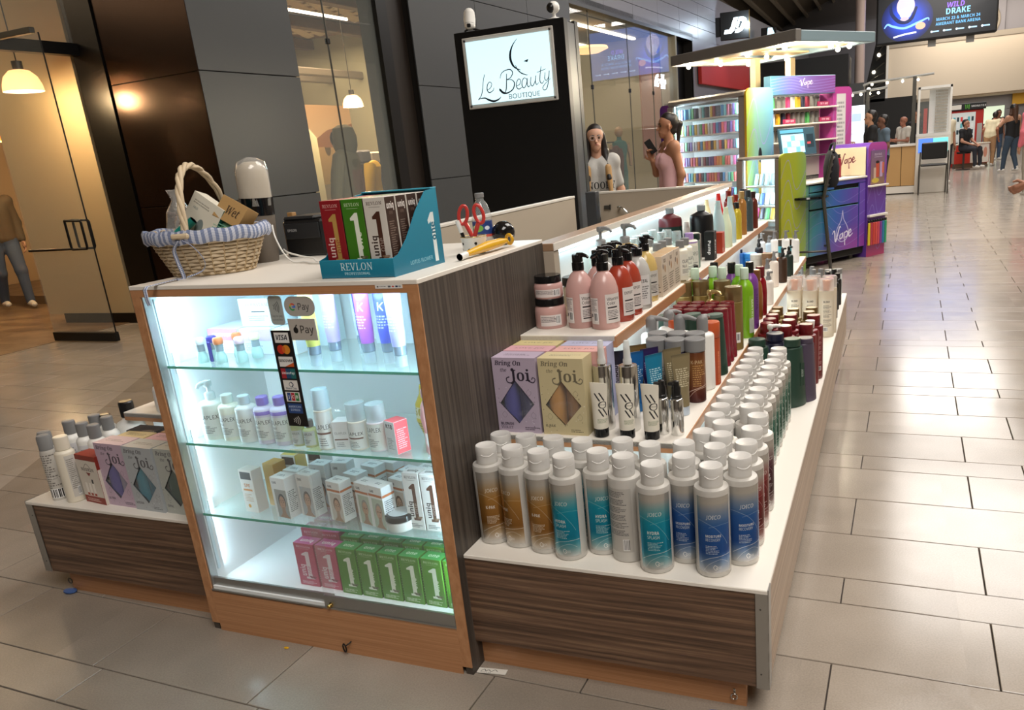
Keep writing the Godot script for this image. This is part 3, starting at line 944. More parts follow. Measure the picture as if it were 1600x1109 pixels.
	obj("hood", nb().lathe([V(0.12, 1.52), V(0.145, 1.6), V(0.15, 1.72), V(0.12, 1.83), V(0.05, 1.87), V(0, 1.875)], 18, W(0, 0, -0.02), 0.95, 1.1), coat, co)
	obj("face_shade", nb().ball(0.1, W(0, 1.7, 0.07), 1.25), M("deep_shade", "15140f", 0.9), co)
	for s in [-1.0, 1.0]: obj("sleeve", nb().tube([W(s * 0.22, 1.47, 0), W(s * 0.33, 1.25, 0.02), W(s * 0.36, 1.0, 0.06), W(s * 0.33, 0.75, 0.1)], [0.085, 0.085, 0.075, 0.065], 12), coat, co)
	obj("chest_pocket", slab(-0.2, 0.2, 1.16, 1.2, 0.14, 0.19, 0.01), M("olive_trim", "8a8660", 0.8), co)
	obj("stand", nb().cyl(0.02, 0.0, 0.65, 8).cyl(0.16, 0.0, 0.02, 16), M("steel_dark"), co)
	for i in 6:
		garment("hanging_jacket", ["yellow and black jacket on the window rail, nearest the olive coat", "navy jacket with a pale yellow hood on the window rail", "dark navy jacket hanging third on the window rail", "black jacket with a red collar on the window rail", "orange and black jacket low on the window rail", "black jacket with red trim at the end of the window rail"][i], "jacket", sf(5.1 + i * 0.28, 1.45 + (0.1 if i == 0 else 0.0), -2.3 - 0.05 * i), -1.3, 0.46, 0.75, M("rail_jacket_%d" % i, ["d8b21c", "23263c", "1d2233", "2a1a1c", "a9622a", "24181c"][i], 0.7), "jackets on the window rail", i == 1)
	var sh = thing("stock_table", "dark stock table with folded clothes and a 40 percent card behind the display window", "table", sf(6.4, 0.12, -3.1), -1.5)
	obj("table_top", slab(-1.0, 1.0, 1.35, 1.4, -0.4, 0.4, 0.01), M("dark_wood", "2b221b", 0.5), sh)
	for s in [-0.95, 0.9]: obj("leg", slab(s, s + 0.05, 0, 1.35, -0.35, 0.35), M("dark_wood"), sh)
	var card = art(96, 48)
	card.fill(hex("161616")).say("40%", 48, 24, 30, Color.WHITE, "b", 0)
	obj("price_card", nb().box(W(0.1, 1.2, 0.42), W(0.36, 0.18, 0.012), 0.0, {"f": card.uv(), "d0": card.sub(1, 1, 2, 2)}), P(), sh)
	for i in 6: tag(obj("folded_stack", slab(-0.14, 0.14, 0, 0.16 + 0.03 * (i % 3), -0.15, 0.15, 0.03), M("fold_%d" % (i % 3), ["8d8b93", "c9c3b8", "5a5d6b"][i % 3], 0.9), null, sh.position + sh.basis * W(-0.8 + i * 0.32, 1.4, 0)), "pile of folded grey and white clothes on the stock table, %s along" % ORD[i], "clothes", "folded piles on the stock table")
	var mu = nb()
	mu.T = SF
	var ma = art(256, 128)
	ma.down([[0, hex("d9b48d")], [0.45, hex("d8c0a0")], [0.5, hex("b99a6a")], [1, hex("8b7a4c")]])
	for i in 30: ma.oval(rng.randf_range(0, 256), rng.randf_range(62, 74), 6, rng.randf_range(5, 16), hex("57492f"))
	ma.poly(PV([V(150, 66), V(200, 40), V(256, 30), V(256, 70)]), hex("94684a"))
	mu.box(W(6.2, 1.95, -5.0), W(3.4, 1.5, 0.03), 0.0, {"f": ma.uv(), "d0": ma.sub(2, 2, 1, 1)})
	tag(obj("mural_panel", mu, P(0, 0.7)), "printed landscape mural panel with trees behind the jackets in the display window", "mural")
	area("bay_light", sf(4.0, 3.9, -2.0), W(0, -1, 0), V(3, 2), "ffdcae", 9.0)
	area("bay_light", sf(6.5, 3.85, -4.6), W(0, -1, 0), V(3, 2), "ffdcae", 9.0)
	area("shop_light", W(-8.5, 4.1, -2.0), W(0, -1, 0), V(3, 4), "ffdcae", 8.0)
	struct("wall_bay_divider", sfslab(8.2, 8.35, 0, 4.2, -7.2, -0.2), M("bay_side"), "wall between the two display windows")
	struct("window_3", sfslab(8.4, 14.2, 0.15, 3.94, -0.1, -0.09), M("window_glass"), "wide shop window with coloured sign reflections behind the kiosk")
	struct("trim_window", sfslab(8.4, 14.2, 0.0, 0.15, -0.16, -0.04), M("black_metal"), "black sill of the wide shop window")
	struct("trim_head", sfslab(8.2, 15.7, 3.94, 4.1, -0.3, 0.0), M("black_metal"), "dark head over the wide shop window")
	for a in [9.2, 11.2, 12.7]:
		var sm = struct("trim_seam", sfslab(a, a + 0.012, 0.15, 3.94, -0.105, -0.085), M("seam_grey"), "butt joint between panes of the wide window")
		obj("patch_fitting", sfslab(a - 0.03, a + 0.04, 2.55, 2.63, -0.115, -0.075, 0.005), M("black_metal"), sm)
	struct("wall_jamb", sfslab(14.2, 14.32, 0, 3.94, -0.4, 0.0), M("jamb_beige", "8f8a78", 0.6), "beige jamb at the end of the wide window")
	struct("wall_column_dark", sfslab(14.32, 15.65, 0, 3.94, -0.6, -0.25), M("black_metal"), "dark recess column beside the wide window")
	var cl = struct("wall_cladding", sfslab(8.2, 18.0, 3.95, 5.24, -0.4, -0.03), M("dark_gap"), "silver clad band over the wide window")
	cladding(cl, 8.2, 18, [4.0, 4.3, 4.6, 4.9, 5.25], 0.0, M("silver_cladding"), [8.2, 9.8, 11.4, 13.0, 14.6, 16.2, 17.95])
	var cl2 = struct("wall_cladding_far", sfslab(15.65, 34.0, 0, 5.22, -0.4, -0.05), M("dark_gap"), "silver clad wall beyond the wide window")
	cladding(cl2, 15.65, 34, [0.0, 4.05], 0.0, M("silver_cladding"), [15.65, 18.0])
	cladding(cl2, 18, 34, [0.0, 2.9, 4.05, 5.25], -0.02, M("silver_cladding"), [18.0, 22.0, 26.0, 30.0, 34.0])
	struct("wall_far_left", sfslab(34, 36, 0, 6, -0.4, 3.0), M("silver_cladding"), "grey return wall at the far end of the storefronts")
	struct("wall_wide_rear", sfslab(8.35, 26, 0, 4.9, -7.3, -7.2), M("wide_rear", "b3a988", 0.8), "beige rear wall inside the wide window")
	var cv = struct("ceiling_wide", sfslab(8.35, 16.0, 4.2, 4.3, -7.2, -0.2), M("wide_ceiling", "6f6a58", 0.7), "dim ceiling inside the wide window")
	for i in 4: obj("cove_light", sfslab(8.6, 15.5, 4.15, 4.19, -1.6 - i * 1.4, -1.5 - i * 1.4), lit("cove_line", "fff4dc", 5.0), cv)
	struct("wall_wide_end", sfslab(15.7, 15.8, 0, 4.2, -7.2, -0.3), M("wide_rear"), "beige end wall inside the wide window")
	var ch = thing("ceiling_lamp", "round amber ceiling lamp seen through the wide window beside the sign tower", "lamp", sf(12.6, 3.7, -1.6))
	obj("lamp_shade", nb().lathe([V(0, -0.09), V(0.25, -0.08), V(0.46, 0.0), V(0.44, 0.05), V(0, 0.07)], 24), lit("amber_disc", "f0c483", 1.6), ch)
	obj("rod", nb().cyl(0.012, 0.05, 0.5, 8), M("steel_dark"), ch)
	area("wide_light", sf(12, 4.1, -3.0), W(0, -1, 0), V(5, 3), "ffe4b8", 9.0)
	var sg = thing("shop_sign", "orange panel with white half dome logo and reversed shop name modelled as a window reflection", "sign")
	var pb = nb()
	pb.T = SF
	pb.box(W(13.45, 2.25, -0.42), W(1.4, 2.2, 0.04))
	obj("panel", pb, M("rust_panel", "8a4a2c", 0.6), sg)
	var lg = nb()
	lg.T = SF * Transform3D(Basis(W(-1, 0, 0), W(0, 1, 0), W(0, 0, 1)), W(13.95, 2.78, -0.28))  # mirrored glowing letters behind the pane, modelled in place of a reflected logo
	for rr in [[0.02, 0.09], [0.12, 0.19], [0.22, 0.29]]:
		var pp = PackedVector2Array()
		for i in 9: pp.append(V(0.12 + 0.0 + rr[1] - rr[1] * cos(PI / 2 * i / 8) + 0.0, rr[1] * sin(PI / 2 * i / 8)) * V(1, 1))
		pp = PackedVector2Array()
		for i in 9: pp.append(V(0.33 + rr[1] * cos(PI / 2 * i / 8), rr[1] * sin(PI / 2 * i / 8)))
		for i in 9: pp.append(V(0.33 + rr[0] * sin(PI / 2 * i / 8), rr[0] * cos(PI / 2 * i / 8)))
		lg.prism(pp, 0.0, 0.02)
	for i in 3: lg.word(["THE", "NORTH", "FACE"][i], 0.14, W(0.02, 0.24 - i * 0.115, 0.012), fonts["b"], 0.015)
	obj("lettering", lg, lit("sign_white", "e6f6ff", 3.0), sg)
	for i in 10:
		garment("hanging_shirt", "%s shirt on the rail behind the wide window, %s from the sign tower" % [["pale blue", "lilac", "white", "red", "maroon"][i % 5], ORD[i]], "shirt", sf(9.2 + i * 0.33, 1.5, -0.9 - (i % 3) * 0.12), -0.5, 0.3, 0.9, M("top_%d" % (i % 5), ["b9cfe6", "c5b3dc", "e5e4e6", "8d2b2b", "4c2420"][i % 5], 0.8), "shirts on the rail behind the wide window")
	obj_rail(sf(9.0, 1.58, -1.0), sf(12.5, 1.58, -1.0), "garment rail of black pipe behind the wide window")
	for i in 3:
		var mn = thing("dressed_stand", ["mannequin in a red patterned top behind the wide window", "mannequin in a teal dress behind the woman on the phone", "mannequin in dark clothes deep inside the wide window"][i], "mannequin", sf([10.6, 12.4, 11.8][i], 0.12, [-1.6, -0.9, -2.6][i]), 0.6)
		obj("torso", nb().lathe([V(0, 0.75), V(0.17, 0.8), V(0.15, 1.05), V(0.2, 1.35), V(0.17, 1.45), V(0.06, 1.5), V(0.05, 1.58), V(0, 1.58)], 16, W(0, 0, 0), 1, 0.65), M("stand_top_%d" % i, ["7a3024", "1f5c55", "22201f"][i], 0.8), mn)
		obj("head", nb().ball(0.1, W(0, 1.68, 0), 1.25), M("stand_head", "9a7a55", 0.5), mn)
		for s in [-1, 1]:
			obj("arm", nb().tube([W(s * 0.19, 1.4, 0), W(s * 0.25, 1.15, 0), W(s * 0.24, 0.9, 0.06)], [0.05, 0.045, 0.035], 8), M("stand_head"), mn)
			obj("leg", nb().tube([W(s * 0.09, 0.8, 0), W(s * 0.1, 0.4, 0.01), W(s * 0.1, 0.02, 0)], [0.09, 0.065, 0.045], 8), M("stand_leg_%d" % i, ["2e3f66", "1f5c55", "1a1918"][i], 0.8), mn)
	var jd = thing("blade_sign", "black square blade sign with glowing white italic JD letters", "sign", sf(18.15, 4.48, 0.5), 0.12)
	obj("box", nb().box(W(0, 0, 0), W(0.8, 0.72, 0.14), 0.01), M("black_board"), jd)
	obj("side_strip", nb().box(W(0.405, 0, 0), W(0.012, 0.72, 0.13)), M("brass"), jd)
	obj("bracket", nb().box(W(-0.47, 0, 0), W(0.14, 0.5, 0.1), 0.01), M("black_board"), jd)
	var L = nb()
	var j = PV([V(-0.02, 0.2), V(0.1, 0.2), V(0.02, -0.06), V(-0.02, -0.14), V(-0.1, -0.2), V(-0.3, -0.2), V(-0.27, -0.1), V(-0.16, -0.1), V(-0.11, -0.05)])
	L.prism(j, 0.07, 0.085)
	var dd = PV([V(0.13, 0.2), V(0.24, 0.2), V(0.32, 0.15), V(0.33, 0.06), V(0.27, -0.08), V(0.2, -0.16), V(0.1, -0.2), V(0.0, -0.2), V(0.03, -0.1), V(0.1, -0.1), V(0.15, -0.07), V(0.21, 0.05), V(0.21, 0.09), V(0.18, 0.1), V(0.15, 0.1), V(0.09, -0.08), V(0.04, -0.07)])
	L.prism(dd, 0.07, 0.085)
	obj("letters", L, lit("sign_white", "e6f6ff", 3.0), jd)
	var jl = omni("sign_glow", sf(17.9, 4.48, 0.9), "dff2ff", 1.2)
	var b2 = thing("blade_sign", "half hidden black blade sign with a pale blue light panel beyond the JD sign", "sign", sf(23.2, 4.55, 0.4), 0.12)
	obj("box", nb().box(W(0, 0, 0), W(0.5, 0.75, 0.12), 0.01), M("black_board"), b2)
	obj("panel", nb().prism(PV([V(-0.1, -0.36), V(0.24, -0.36), V(0.22, 0.1), V(0.12, 0.36), V(-0.02, 0.36)]), 0.06, 0.07), lit("pale_cyan_panel", "bfeaf6", 2.0), b2)
	var rb = thing("shop_sign", "red shopfront fascia sign partly hidden by the canopy", "sign")
	obj("panel", sfslab(16.0, 21.5, 2.9, 3.72, 0.02, 0.12, 0.01), M("red_fascia", "b3261e", 0.5), rb)

func obj_rail(a: Vector3, b: Vector3, label: String):
	var t = thing("garment_rail", label, "rail")
	obj("bar", nb().tube([a, b], 0.015, 8), M("black_metal"), t)
	for q in [a, b]: obj("leg", nb().tube([q, W(q.x, 0.0, q.z)], 0.015, 8), M("black_metal"), t)

func tower_sign():
	var t = thing("sign_tower", "tall black sign tower standing at the back corner of the kiosk", "tower")
	obj("board", slab(-1.03, -0.155, 0.0, 2.29, -4.02, -3.95, 0.003), M("black_board"), t)
	obj("board_back", slab(-1.03, -0.155, 0.0, 2.29, -4.23, -4.16, 0.003), M("black_board"), t)
	obj("side_panel", slab(-0.205, -0.158, 0.0, 2.27, -4.16, -4.02), M("grey_post"), t)
	obj("side_panel", slab(-1.02, -0.97, 0.0, 2.27, -4.16, -4.02), M("grey_post"), t)
	var s = thing("light_box_sign", "backlit white sign reading Le Beauty Boutique in black script on the sign tower", "sign")
	obj("frame", slab(-0.962, -0.238, 1.755, 2.246, -3.95, -3.935, 0.004), M("sign_frame", "d5d2cb", 0.3), s)
	var a = art(640, 430, 1)
	a.fill(hex("c4eefb"))
	a.down([[0, hex("c9f0fb")], [1, hex("d4f4fc")]])
	var k = hex("0b0f14")
	a.pen([V(405, 22), V(368, 60), V(345, 105), V(340, 150), V(352, 190), V(374, 215), V(410, 232)], [1, 7, 14, 17, 14, 9, 2], k)
	a.pen([V(374, 196), V(386, 226), V(412, 252), V(446, 268), V(462, 270)], [2, 7, 7, 5, 1], k)
	a.poly(PV([V(438, 176), V(476, 166), V(466, 186)]), k)
	a.pen([V(126, 232), V(112, 268), V(98, 330), V(82, 372), V(56, 398), V(72, 392), V(110, 392), V(140, 408), V(178, 420), V(216, 412), V(238, 396)], [4, 4, 5, 5, 3, 5, 8, 13, 14, 9, 2], k)
	a.pen([V(134, 340), V(162, 326), V(174, 300), V(160, 286), V(140, 304), V(134, 338), V(150, 358), V(180, 346), V(190, 328)], [3, 4, 4, 4, 5, 6, 6, 4, 2], k)
	a.pen([V(298, 246), V(292, 300), V(284, 350), V(270, 372)], [4, 6, 7, 4], k)
	a.pen([V(246, 270), V(258, 240), V(290, 222), V(330, 220), V(346, 244), V(326, 274), V(294, 286), V(330, 288), V(352, 312), V(338, 352), V(296, 374), V(262, 372), V(238, 350), V(234, 340)], [3, 4, 5, 6, 6, 5, 3, 4, 7, 7, 8, 14, 15, 3], k)
	a.pen([V(366, 336), V(392, 326), V(402, 302), V(388, 290), V(372, 308), V(366, 340), V(382, 358), V(408, 348)], [3, 4, 4, 4, 5, 6, 5, 3], k)
	a.pen([V(450, 298), V(432, 288), V(414, 306), V(410, 338), V(424, 354), V(444, 330), V(454, 294), V(450, 332), V(458, 350), V(474, 340)], [3, 4, 5, 6, 5, 4, 4, 5, 5, 2], k)
	a.pen([V(484, 288), V(476, 326), V(488, 348), V(510, 322), V(520, 282), V(514, 322), V(522, 342), V(538, 330)], [3, 5, 5, 4, 4, 5, 4, 2], k)
	a.pen([V(566, 226), V(552, 290), V(550, 326), V(564, 338), V(580, 322)], [3, 5, 5, 4, 2], k)
	a.pen([V(530, 262), V(566, 254), V(600, 246)], [2, 4, 2], k)
	a.pen([V(592, 270), V(586, 308), V(598, 322), V(616, 300), V(624, 262), V(614, 320), V(596, 374), V(574, 384), V(566, 366), V(590, 340), V(630, 312)], [3, 5, 4, 4, 4, 5, 5, 4, 4, 3, 2], k)
	a.say("BOUTIQUE", 420, 402, 44, hex("2d4247"), "s", 0, 0, 0.0, 1.15)
	var em = glowing(0.3, 1.0)
	obj("face", nb().box(W(-0.6, 2.0, -3.931), W(0.66, 0.43, 0.008), 0.0, {"f": a.uv(), "d0": a.sub(2, 2, 1, 1)}), em, s)
	for x in [-0.94, -0.26]:
		for y in [1.775, 2.226]: obj("screw", nb().ball(0.009, W(x, y, -3.934), 1.0, 8), M("black_plastic"), s)
	area("sign_glow", W(-0.6, 2.0, -3.915), W(0, 0, 1), V(0.64, 0.4), "c9efff", 0.5)
	for q in [[-0.905, 2.29, 0.25, "white security camera with flat oval face standing on the left end of the sign tower"], [-0.235, 2.29, 0.0, "round white security camera with black lens on the right end of the sign tower"]]:
		var c = thing("security_camera", q[3], "camera", W(q[0], q[1], -3.985), q[2])
		if q[2] > 0:
			obj("body", nb().tube([W(0, 0.05, 0), W(0, 0.085, -0.01), W(0, 0.12, -0.02)], [0.04, 0.043, 0.04], 14).ball(0.04, W(0, 0.125, -0.02), 1.0).ball(0.04, W(0, 0.045, 0), 0.9), M("white_plastic"), c)
			obj("lens", nb().box(W(0, 0.04, 0.034), W(0.03, 0.026, 0.02), 0.006), M("black_plastic"), c)
			obj("foot", nb().tube([W(-0.04, 0.004, 0.02), W(0, 0.03, -0.01), W(0.05, 0.01, -0.01), W(0.08, 0.004, 0)], [0.006, 0.01, 0.008, 0.004], 8), M("black_plastic"), c)
		else:
			obj("body", nb().ball(0.042, W(0, 0.075, 0)), M("white_plastic"), c)
			obj("lens", nb().ball(0.034, W(-0.012, 0.073, 0.018)), M("black_plastic"), c)
			obj("foot", nb().lathe([V(0.04, 0), V(0.038, 0.006), V(0.012, 0.014), V(0.01, 0.04), V(0, 0.04)], 14), M("white_plastic"), c)

# ---------------------------------------------------------------- the vape kiosk behind
const VK := Transform3D(Vector3(0.561, 0, -0.828), Vector3(0, 1, 0), Vector3(0.828, 0, 0.561), Vector3(1.521, 0, -7.459))
func vk(x: float, y: float, z: float) -> Vector3: return VK * W(x, y, z)
func vthing(called: String, label: String, cat: String, at := Vector3(), group := "") -> Node3D:
	var t = thing(called, label, cat, VK * at, 0.0, group)
	t.basis = VK.basis.orthonormalized()
	return t
func arch(w: float, h: float, r: float, z0: float, z1: float, uv := Rect2(0, 0, 1, 1)) -> B:
	var p = PV([V(-w / 2, 0), V(w / 2, 0)])
	for i in 8: p.append(V(w / 2 - r + r * cos(PI / 2 * i / 7), h - r + r * sin(PI / 2 * i / 7)))
	for i in 8: p.append(V(-w / 2 + r - r * sin(PI / 2 * i / 7), h - r + r * cos(PI / 2 * i / 7)))
	return nb().prism(p, z0, z1, uv)
func swirl(a: Art, w: float, h: float):
	for i in 5:
		var y = h * (0.2 + 0.16 * i)
		a.pen([V(0, y), V(w * 0.3, y - h * 0.14), V(w * 0.6, y + h * 0.1), V(w, y - h * 0.05)], 1.6, Color(1, 1, 1, 1).lerp(hex("6a5fc0"), 0.72))
func vape_word(a: Art, x: float, y: float, s: float, c: Color):
	a.pen([V(x, y + 10 * s), V(x + 10 * s, y + 2 * s), V(x + 16 * s, y + 34 * s), V(x + 34 * s, y - 8 * s), V(x + 40 * s, y - 6 * s)], [2 * s, 4 * s, 6 * s, 4 * s, 2 * s], c)
	a.pen([V(x + 48 * s, y + 14 * s), V(x + 38 * s, y + 16 * s), V(x + 36 * s, y + 28 * s), V(x + 46 * s, y + 26 * s), V(x + 50 * s, y + 12 * s), V(x + 52 * s, y + 30 * s)], [2 * s, 4 * s, 5 * s, 4 * s, 4 * s, 2 * s], c)
	a.pen([V(x + 58 * s, y + 10 * s), V(x + 60 * s, y + 50 * s)], [3 * s, 4 * s], c)
	a.pen([V(x + 58 * s, y + 14 * s), V(x + 68 * s, y + 8 * s), V(x + 74 * s, y + 16 * s), V(x + 68 * s, y + 26 * s), V(x + 60 * s, y + 26 * s)], [2 * s, 4 * s, 5 * s, 4 * s, 2 * s], c)
	a.pen([V(x + 78 * s, y + 18 * s), V(x + 90 * s, y + 12 * s), V(x + 86 * s, y + 4 * s), V(x + 79 * s, y + 14 * s), V(x + 82 * s, y + 26 * s), V(x + 98 * s, y + 18 * s)], [2 * s, 3 * s, 4 * s, 5 * s, 5 * s, 2 * s], c)
func drop(a: Art, x: float, y: float, s: float, c: Color):
	a.pen([V(x, y - 60 * s), V(x - 8 * s, y - 26 * s), V(x - 30 * s, y + 4 * s), V(x - 34 * s, y + 30 * s), V(x - 10 * s, y + 52 * s), V(x + 18 * s, y + 48 * s), V(x + 34 * s, y + 24 * s), V(x + 24 * s, y - 4 * s), V(x + 6 * s, y - 30 * s), V(x, y - 60 * s)], 3.0 * s, c)

func lit_case(label: String, x0: float, x1: float, z0: float, z1: float, h: float, w: Array, shelves: Array, glow: float) -> Node3D:
	var t = vthing("showcase", label, "showcase")
	var fm = M("case_frame", "9b948c", 0.4, 0.1)
	obj("plinth", slab(x0, x1, 0.0, w[2] - 0.04, z0, z1, 0.01), fm, t)
	obj("back_panel", slab(x1 - 0.02, x1, w[2] - 0.04, h, z0, z1, 0.0), M("white_board"), t)
	obj("head", slab(x0, x1, w[3], h - 0.0, z0, z1, 0.02), fm, t)
	obj("stile", slab(x0, x0 + 0.05, w[2] - 0.04, w[3], z0, w[0], 0.006), fm, t)
	obj("stile", slab(x0, x0 + 0.05, w[2] - 0.04, w[3], w[1], z1, 0.006), fm, t)
	obj("side_panel", slab(x0 + 0.05, x1, w[2] - 0.04, w[3], z0, z0 + 0.02), M("white_board"), t)
	obj("side_panel", slab(x0 + 0.05, x1, w[2] - 0.04, w[3], z1 - 0.03, z1 - 0.012), M("white_board"), t)
	obj("glass_pane", slab(x0 + 0.012, x0 + 0.016, w[2] - 0.02, w[3], w[0], w[1]), M("window_glass"), t)
	for y in shelves: obj("shelf", slab(x0 + 0.04, x1 - 0.02, y - 0.014, y, z0 + 0.02, z1 - 0.03), M("white_laminate"), t)
	for z in [w[0] - 0.012, w[1] + 0.006]: obj("light_tube", slab(x0 + 0.03, x0 + 0.045, w[2], w[3], z, z + 0.012), lit("case_led", "dff6ff", 5.0), t)
	var mid = (w[2] + w[3]) / 2
	for q in [[w[0] + 0.02, 0.8], [w[1] - 0.02, -0.8]]:
		var l = area("case_glow", vk(x0 + 0.05, mid, q[0]), VK.basis * W(1, 0, q[1]), V(0.02, w[3] - w[2]), "d5f2ff", glow)
	return t

func vape_kiosk():
	var grad = func(c: Array, w: int, h: int) -> Art:
		var a = art(w, h)
		a.across(c)
		return a
	lit_case("tall lit showcase of small coloured vape cartons behind the woman on the phone", -0.85, -0.45, -1.79, -0.575, 1.87, [-1.69, -0.67, 0.55, 1.80], [0.62, 0.79, 0.955, 1.13, 1.30, 1.47, 1.645], 1.6)
	lit_case("low lit showcase of vape packs beside the bar stool", -0.97, -0.63, -0.6, -0.012, 1.2, [-0.51, -0.075, 0.5, 1.165], [0.55, 0.70, 0.90], 0.5)
	var sy = [0.62, 0.79, 0.955, 1.13, 1.30, 1.47, 1.645]
	var names = ["lowest", "sixth", "fifth", "fourth", "third", "second", "top"]
	var pal = [["e4574f", "red"], ["3d8fd0", "blue"], ["e9b63a", "yellow"], ["5b3f96", "violet"], ["59b36a", "green"], ["d94f8c", "pink"], ["2c2f4a", "navy"], ["ef8a3c", "orange"], ["66c7cf", "turquoise"], ["d9d9de", "white"], ["8f2f4a", "maroon"]]
	var packs = {}
	for si in sy.size():
		for k in 24:
			var ci = (k * 7 + si * 3 + (k / 3) * 5 + rng.randi() % 3) % pal.size()
			if si == 6 and k % 4 == 3: continue
			var key = pal[ci][0]
			if not packs.has(key):
				var b = nb().box(W(0, 0.048, 0), W(0.05, 0.096, 0.03), 0.002)
				b.box(W(-0.0258, 0.03, 0), W(0.002, 0.03, 0.022))
				packs[key] = b.mesh()
			var o = obj("vape_carton", packs[key], M("vapepack_" + key, hex(key).lerp(Color.WHITE, 0.22), 0.4), null, vk(-0.755, sy[si], -1.655 + k * 0.0425))
			o.basis = VK.basis.orthonormalized()
			if si == 6 or si == 5: o.scale = W(1, 1.18, 1)
			tag(o, "%s vape carton, %s from left, %s shelf of the tall lit showcase" % [pal[ci][1], ORD[k] if k < 20 else ["twenty-first", "twenty-second", "twenty-third", "twenty-fourth"][k - 20], names[si]], "carton", "vape cartons in the tall lit showcase")
	for si in 3:
		for k in 6:
			var y = [0.55, 0.70, 0.90][si]
			var c = [["d94f8c", "2c2f4a", "59b36a", "e9b63a", "8f2f4a", "2c2f4a"], ["d9d9de", "3d6fd8", "d9d9de", "cfd8e0", "d9d9de", "dfe6ea"], ["8fb0b8", "7f9aa4", "8fb0b8", "7f9aa4", "8fb0b8", "7f9aa4"]][si][k]
			if not packs.has("lean"): packs["lean"] = nb().box(W(0, 0.06, 0), W(0.02, 0.12, 0.05), 0.006).box(W(-0.012, 0.06, 0), W(0.006, 0.09, 0.03), 0.002).mesh()
			var o = obj("vape_pack", packs["lean"], M("vape_" + c, c, 0.35), null, vk(-0.80, y + 0.002, -0.48 + k * 0.073))
			o.basis = VK.basis.orthonormalized() * Basis(W(0, 0, 1), -0.25)
			tag(o, "vape pack leaning on the %s shelf of the low lit showcase, %s from the left" % [["bottom", "middle", "upper"][si], ORD[k]], "pack", "vape packs in the low lit showcase")
	var flank = func(x0: float, x1: float, h: float, z: float, c: Array, label: String, pen_c: String):
		var a = grad.call(c, 150, 300)
		swirl(a, 150, 300)
		if pen_c != "":
			a.rect(62, 110, 22, 150, hex(pen_c)).oval(73, 108, 10, 12, hex("1c1c22"))
			for i in 9: a.oval(50 + 6 * i, 262 + 5 * (i % 2), 12, 14, hex("d9a93c").lightened(0.08 * (i % 3)))
		var t = vthing("flank_panel", label, "panel", W((x0 + x1) / 2, 0, z))
		obj("panel", arch(x1 - x0, h, 0.07, -0.03, 0.0, a.uv()), P(1, 0.3), t)
	flank.call(-0.86, -0.45, 1.885, -0.54, [[0, hex("8fa83a")], [0.3, hex("7aa79a")], [1, hex("5d93b8")]], "tall blue green panel with a yellow vape pen picture on the tall showcase's side", "d3a52a")
	flank.call(-0.98, -0.60, 1.215, 0.02, [[0, hex("a3a52c")], [0.6, hex("a0ae34")], [1, hex("8fae6a")]], "yellow green rounded side panel of the low lit showcase", "")
	var lp = vthing("rounded_screen", "purple rounded end panel left of the tall lit showcase", "panel", W(-0.7, 0, -1.95))
	var la = grad.call([[0, hex("5a2d86")], [1, hex("a03a9a")]], 60, 120)
	swirl(la, 60, 120)
	var eb = nb()
	eb.T = Transform3D(Basis(W(0, 1, 0), -PI / 2), Vector3.ZERO)
	eb = arch(0.28, 1.84, 0.06, -0.14, 0.0, la.uv())
	var ebn = obj("panel", eb, P(1, 0.3), lp)
	ebn.rotation.y = -PI / 2
	var ca = art(512, 380)
	ca.across([[0, hex("8aa86a")], [0.16, hex("3f96a8")], [0.5, hex("3460b0")], [0.8, hex("5b45a8")], [1, hex("6a48b0")]])
	for y in 380:
		var f = clampf((y - 230) / 150.0, 0, 0.75)
		for x in 512: ca.dot(x, y, hex("9a3f9c"), f * clampf(x / 360.0, 0.15, 1.0))
	swirl(ca, 512, 380)
	drop(ca, 320, 250, 1.5, hex("c9c6ea"))
	vape_word(ca, 236, 262, 1.75, hex("e6e2f6"))
	var ct = vthing("drawer_counter", "blue and purple printed drawer counter with white top at the vape kiosk", "counter")
	var part_ = func(nm, x0, x1, y0, y1, z1, parent):
		return obj(nm, nb().box(W((x0 + x1) / 2, (y0 + y1) / 2, z1 - 0.01), W(x1 - x0, y1 - y0, 0.02), 0.003, {"f": ca.sub((x0 + 0.63) / 1.05 * 510, (0.875 - y1) / 0.745 * 378, (x1 - x0) / 1.05 * 510, (y1 - y0) / 0.745 * 378), "d0": ca.sub(300, 20, 2, 2)}), P(1, 0.3), parent)
	obj("body", slab(-0.63, 0.42, 0.06, 0.875, -0.5, -0.022), M("dark_gap"), ct)
	part_.call("face_panel", -0.63, -0.53, 0.13, 0.875, 0.0, ct)
	part_.call("drawer", -0.52, -0.12, 0.795, 0.86, 0.0, ct)
	part_.call("face_panel", -0.11, 0.42, 0.83, 0.875, 0.0, ct)
	part_.call("drawer", -0.52, 0.30, 0.62, 0.785, 0.0, ct)
	part_.call("door", -0.52, 0.30, 0.13, 0.605, 0.0, ct)
	part_.call("face_panel", 0.315, 0.42, 0.13, 0.825, 0.0, ct)
	obj("worktop", slab(-0.64, 0.43, 0.875, 0.895, -0.5, 0.015, 0.004), M("white_laminate"), ct)
	obj("plinth", slab(-0.60, 0.42, 0.05, 0.125, -0.46, -0.03), M("grey_post"), ct)
	for x in [-0.5, 0.3]: obj("caster", nb().cyl(0.03, 0.0, 0.05, 12, W(x, 0, -0.1)), M("steel_dark"), ct)
	var en = vthing("end_cabinet", "purple and magenta rounded end cabinet with poster and vape sticks", "cabinet", W(0.595, 0, 0))
	var ea = art(160, 400)
	ea.down([[0, hex("b8489e")], [0.2, hex("7a3f96")], [0.6, hex("5f3fa0")], [0.8, hex("8a3f8a")], [1, hex("b03a6a")]])
	swirl(ea, 160, 400)
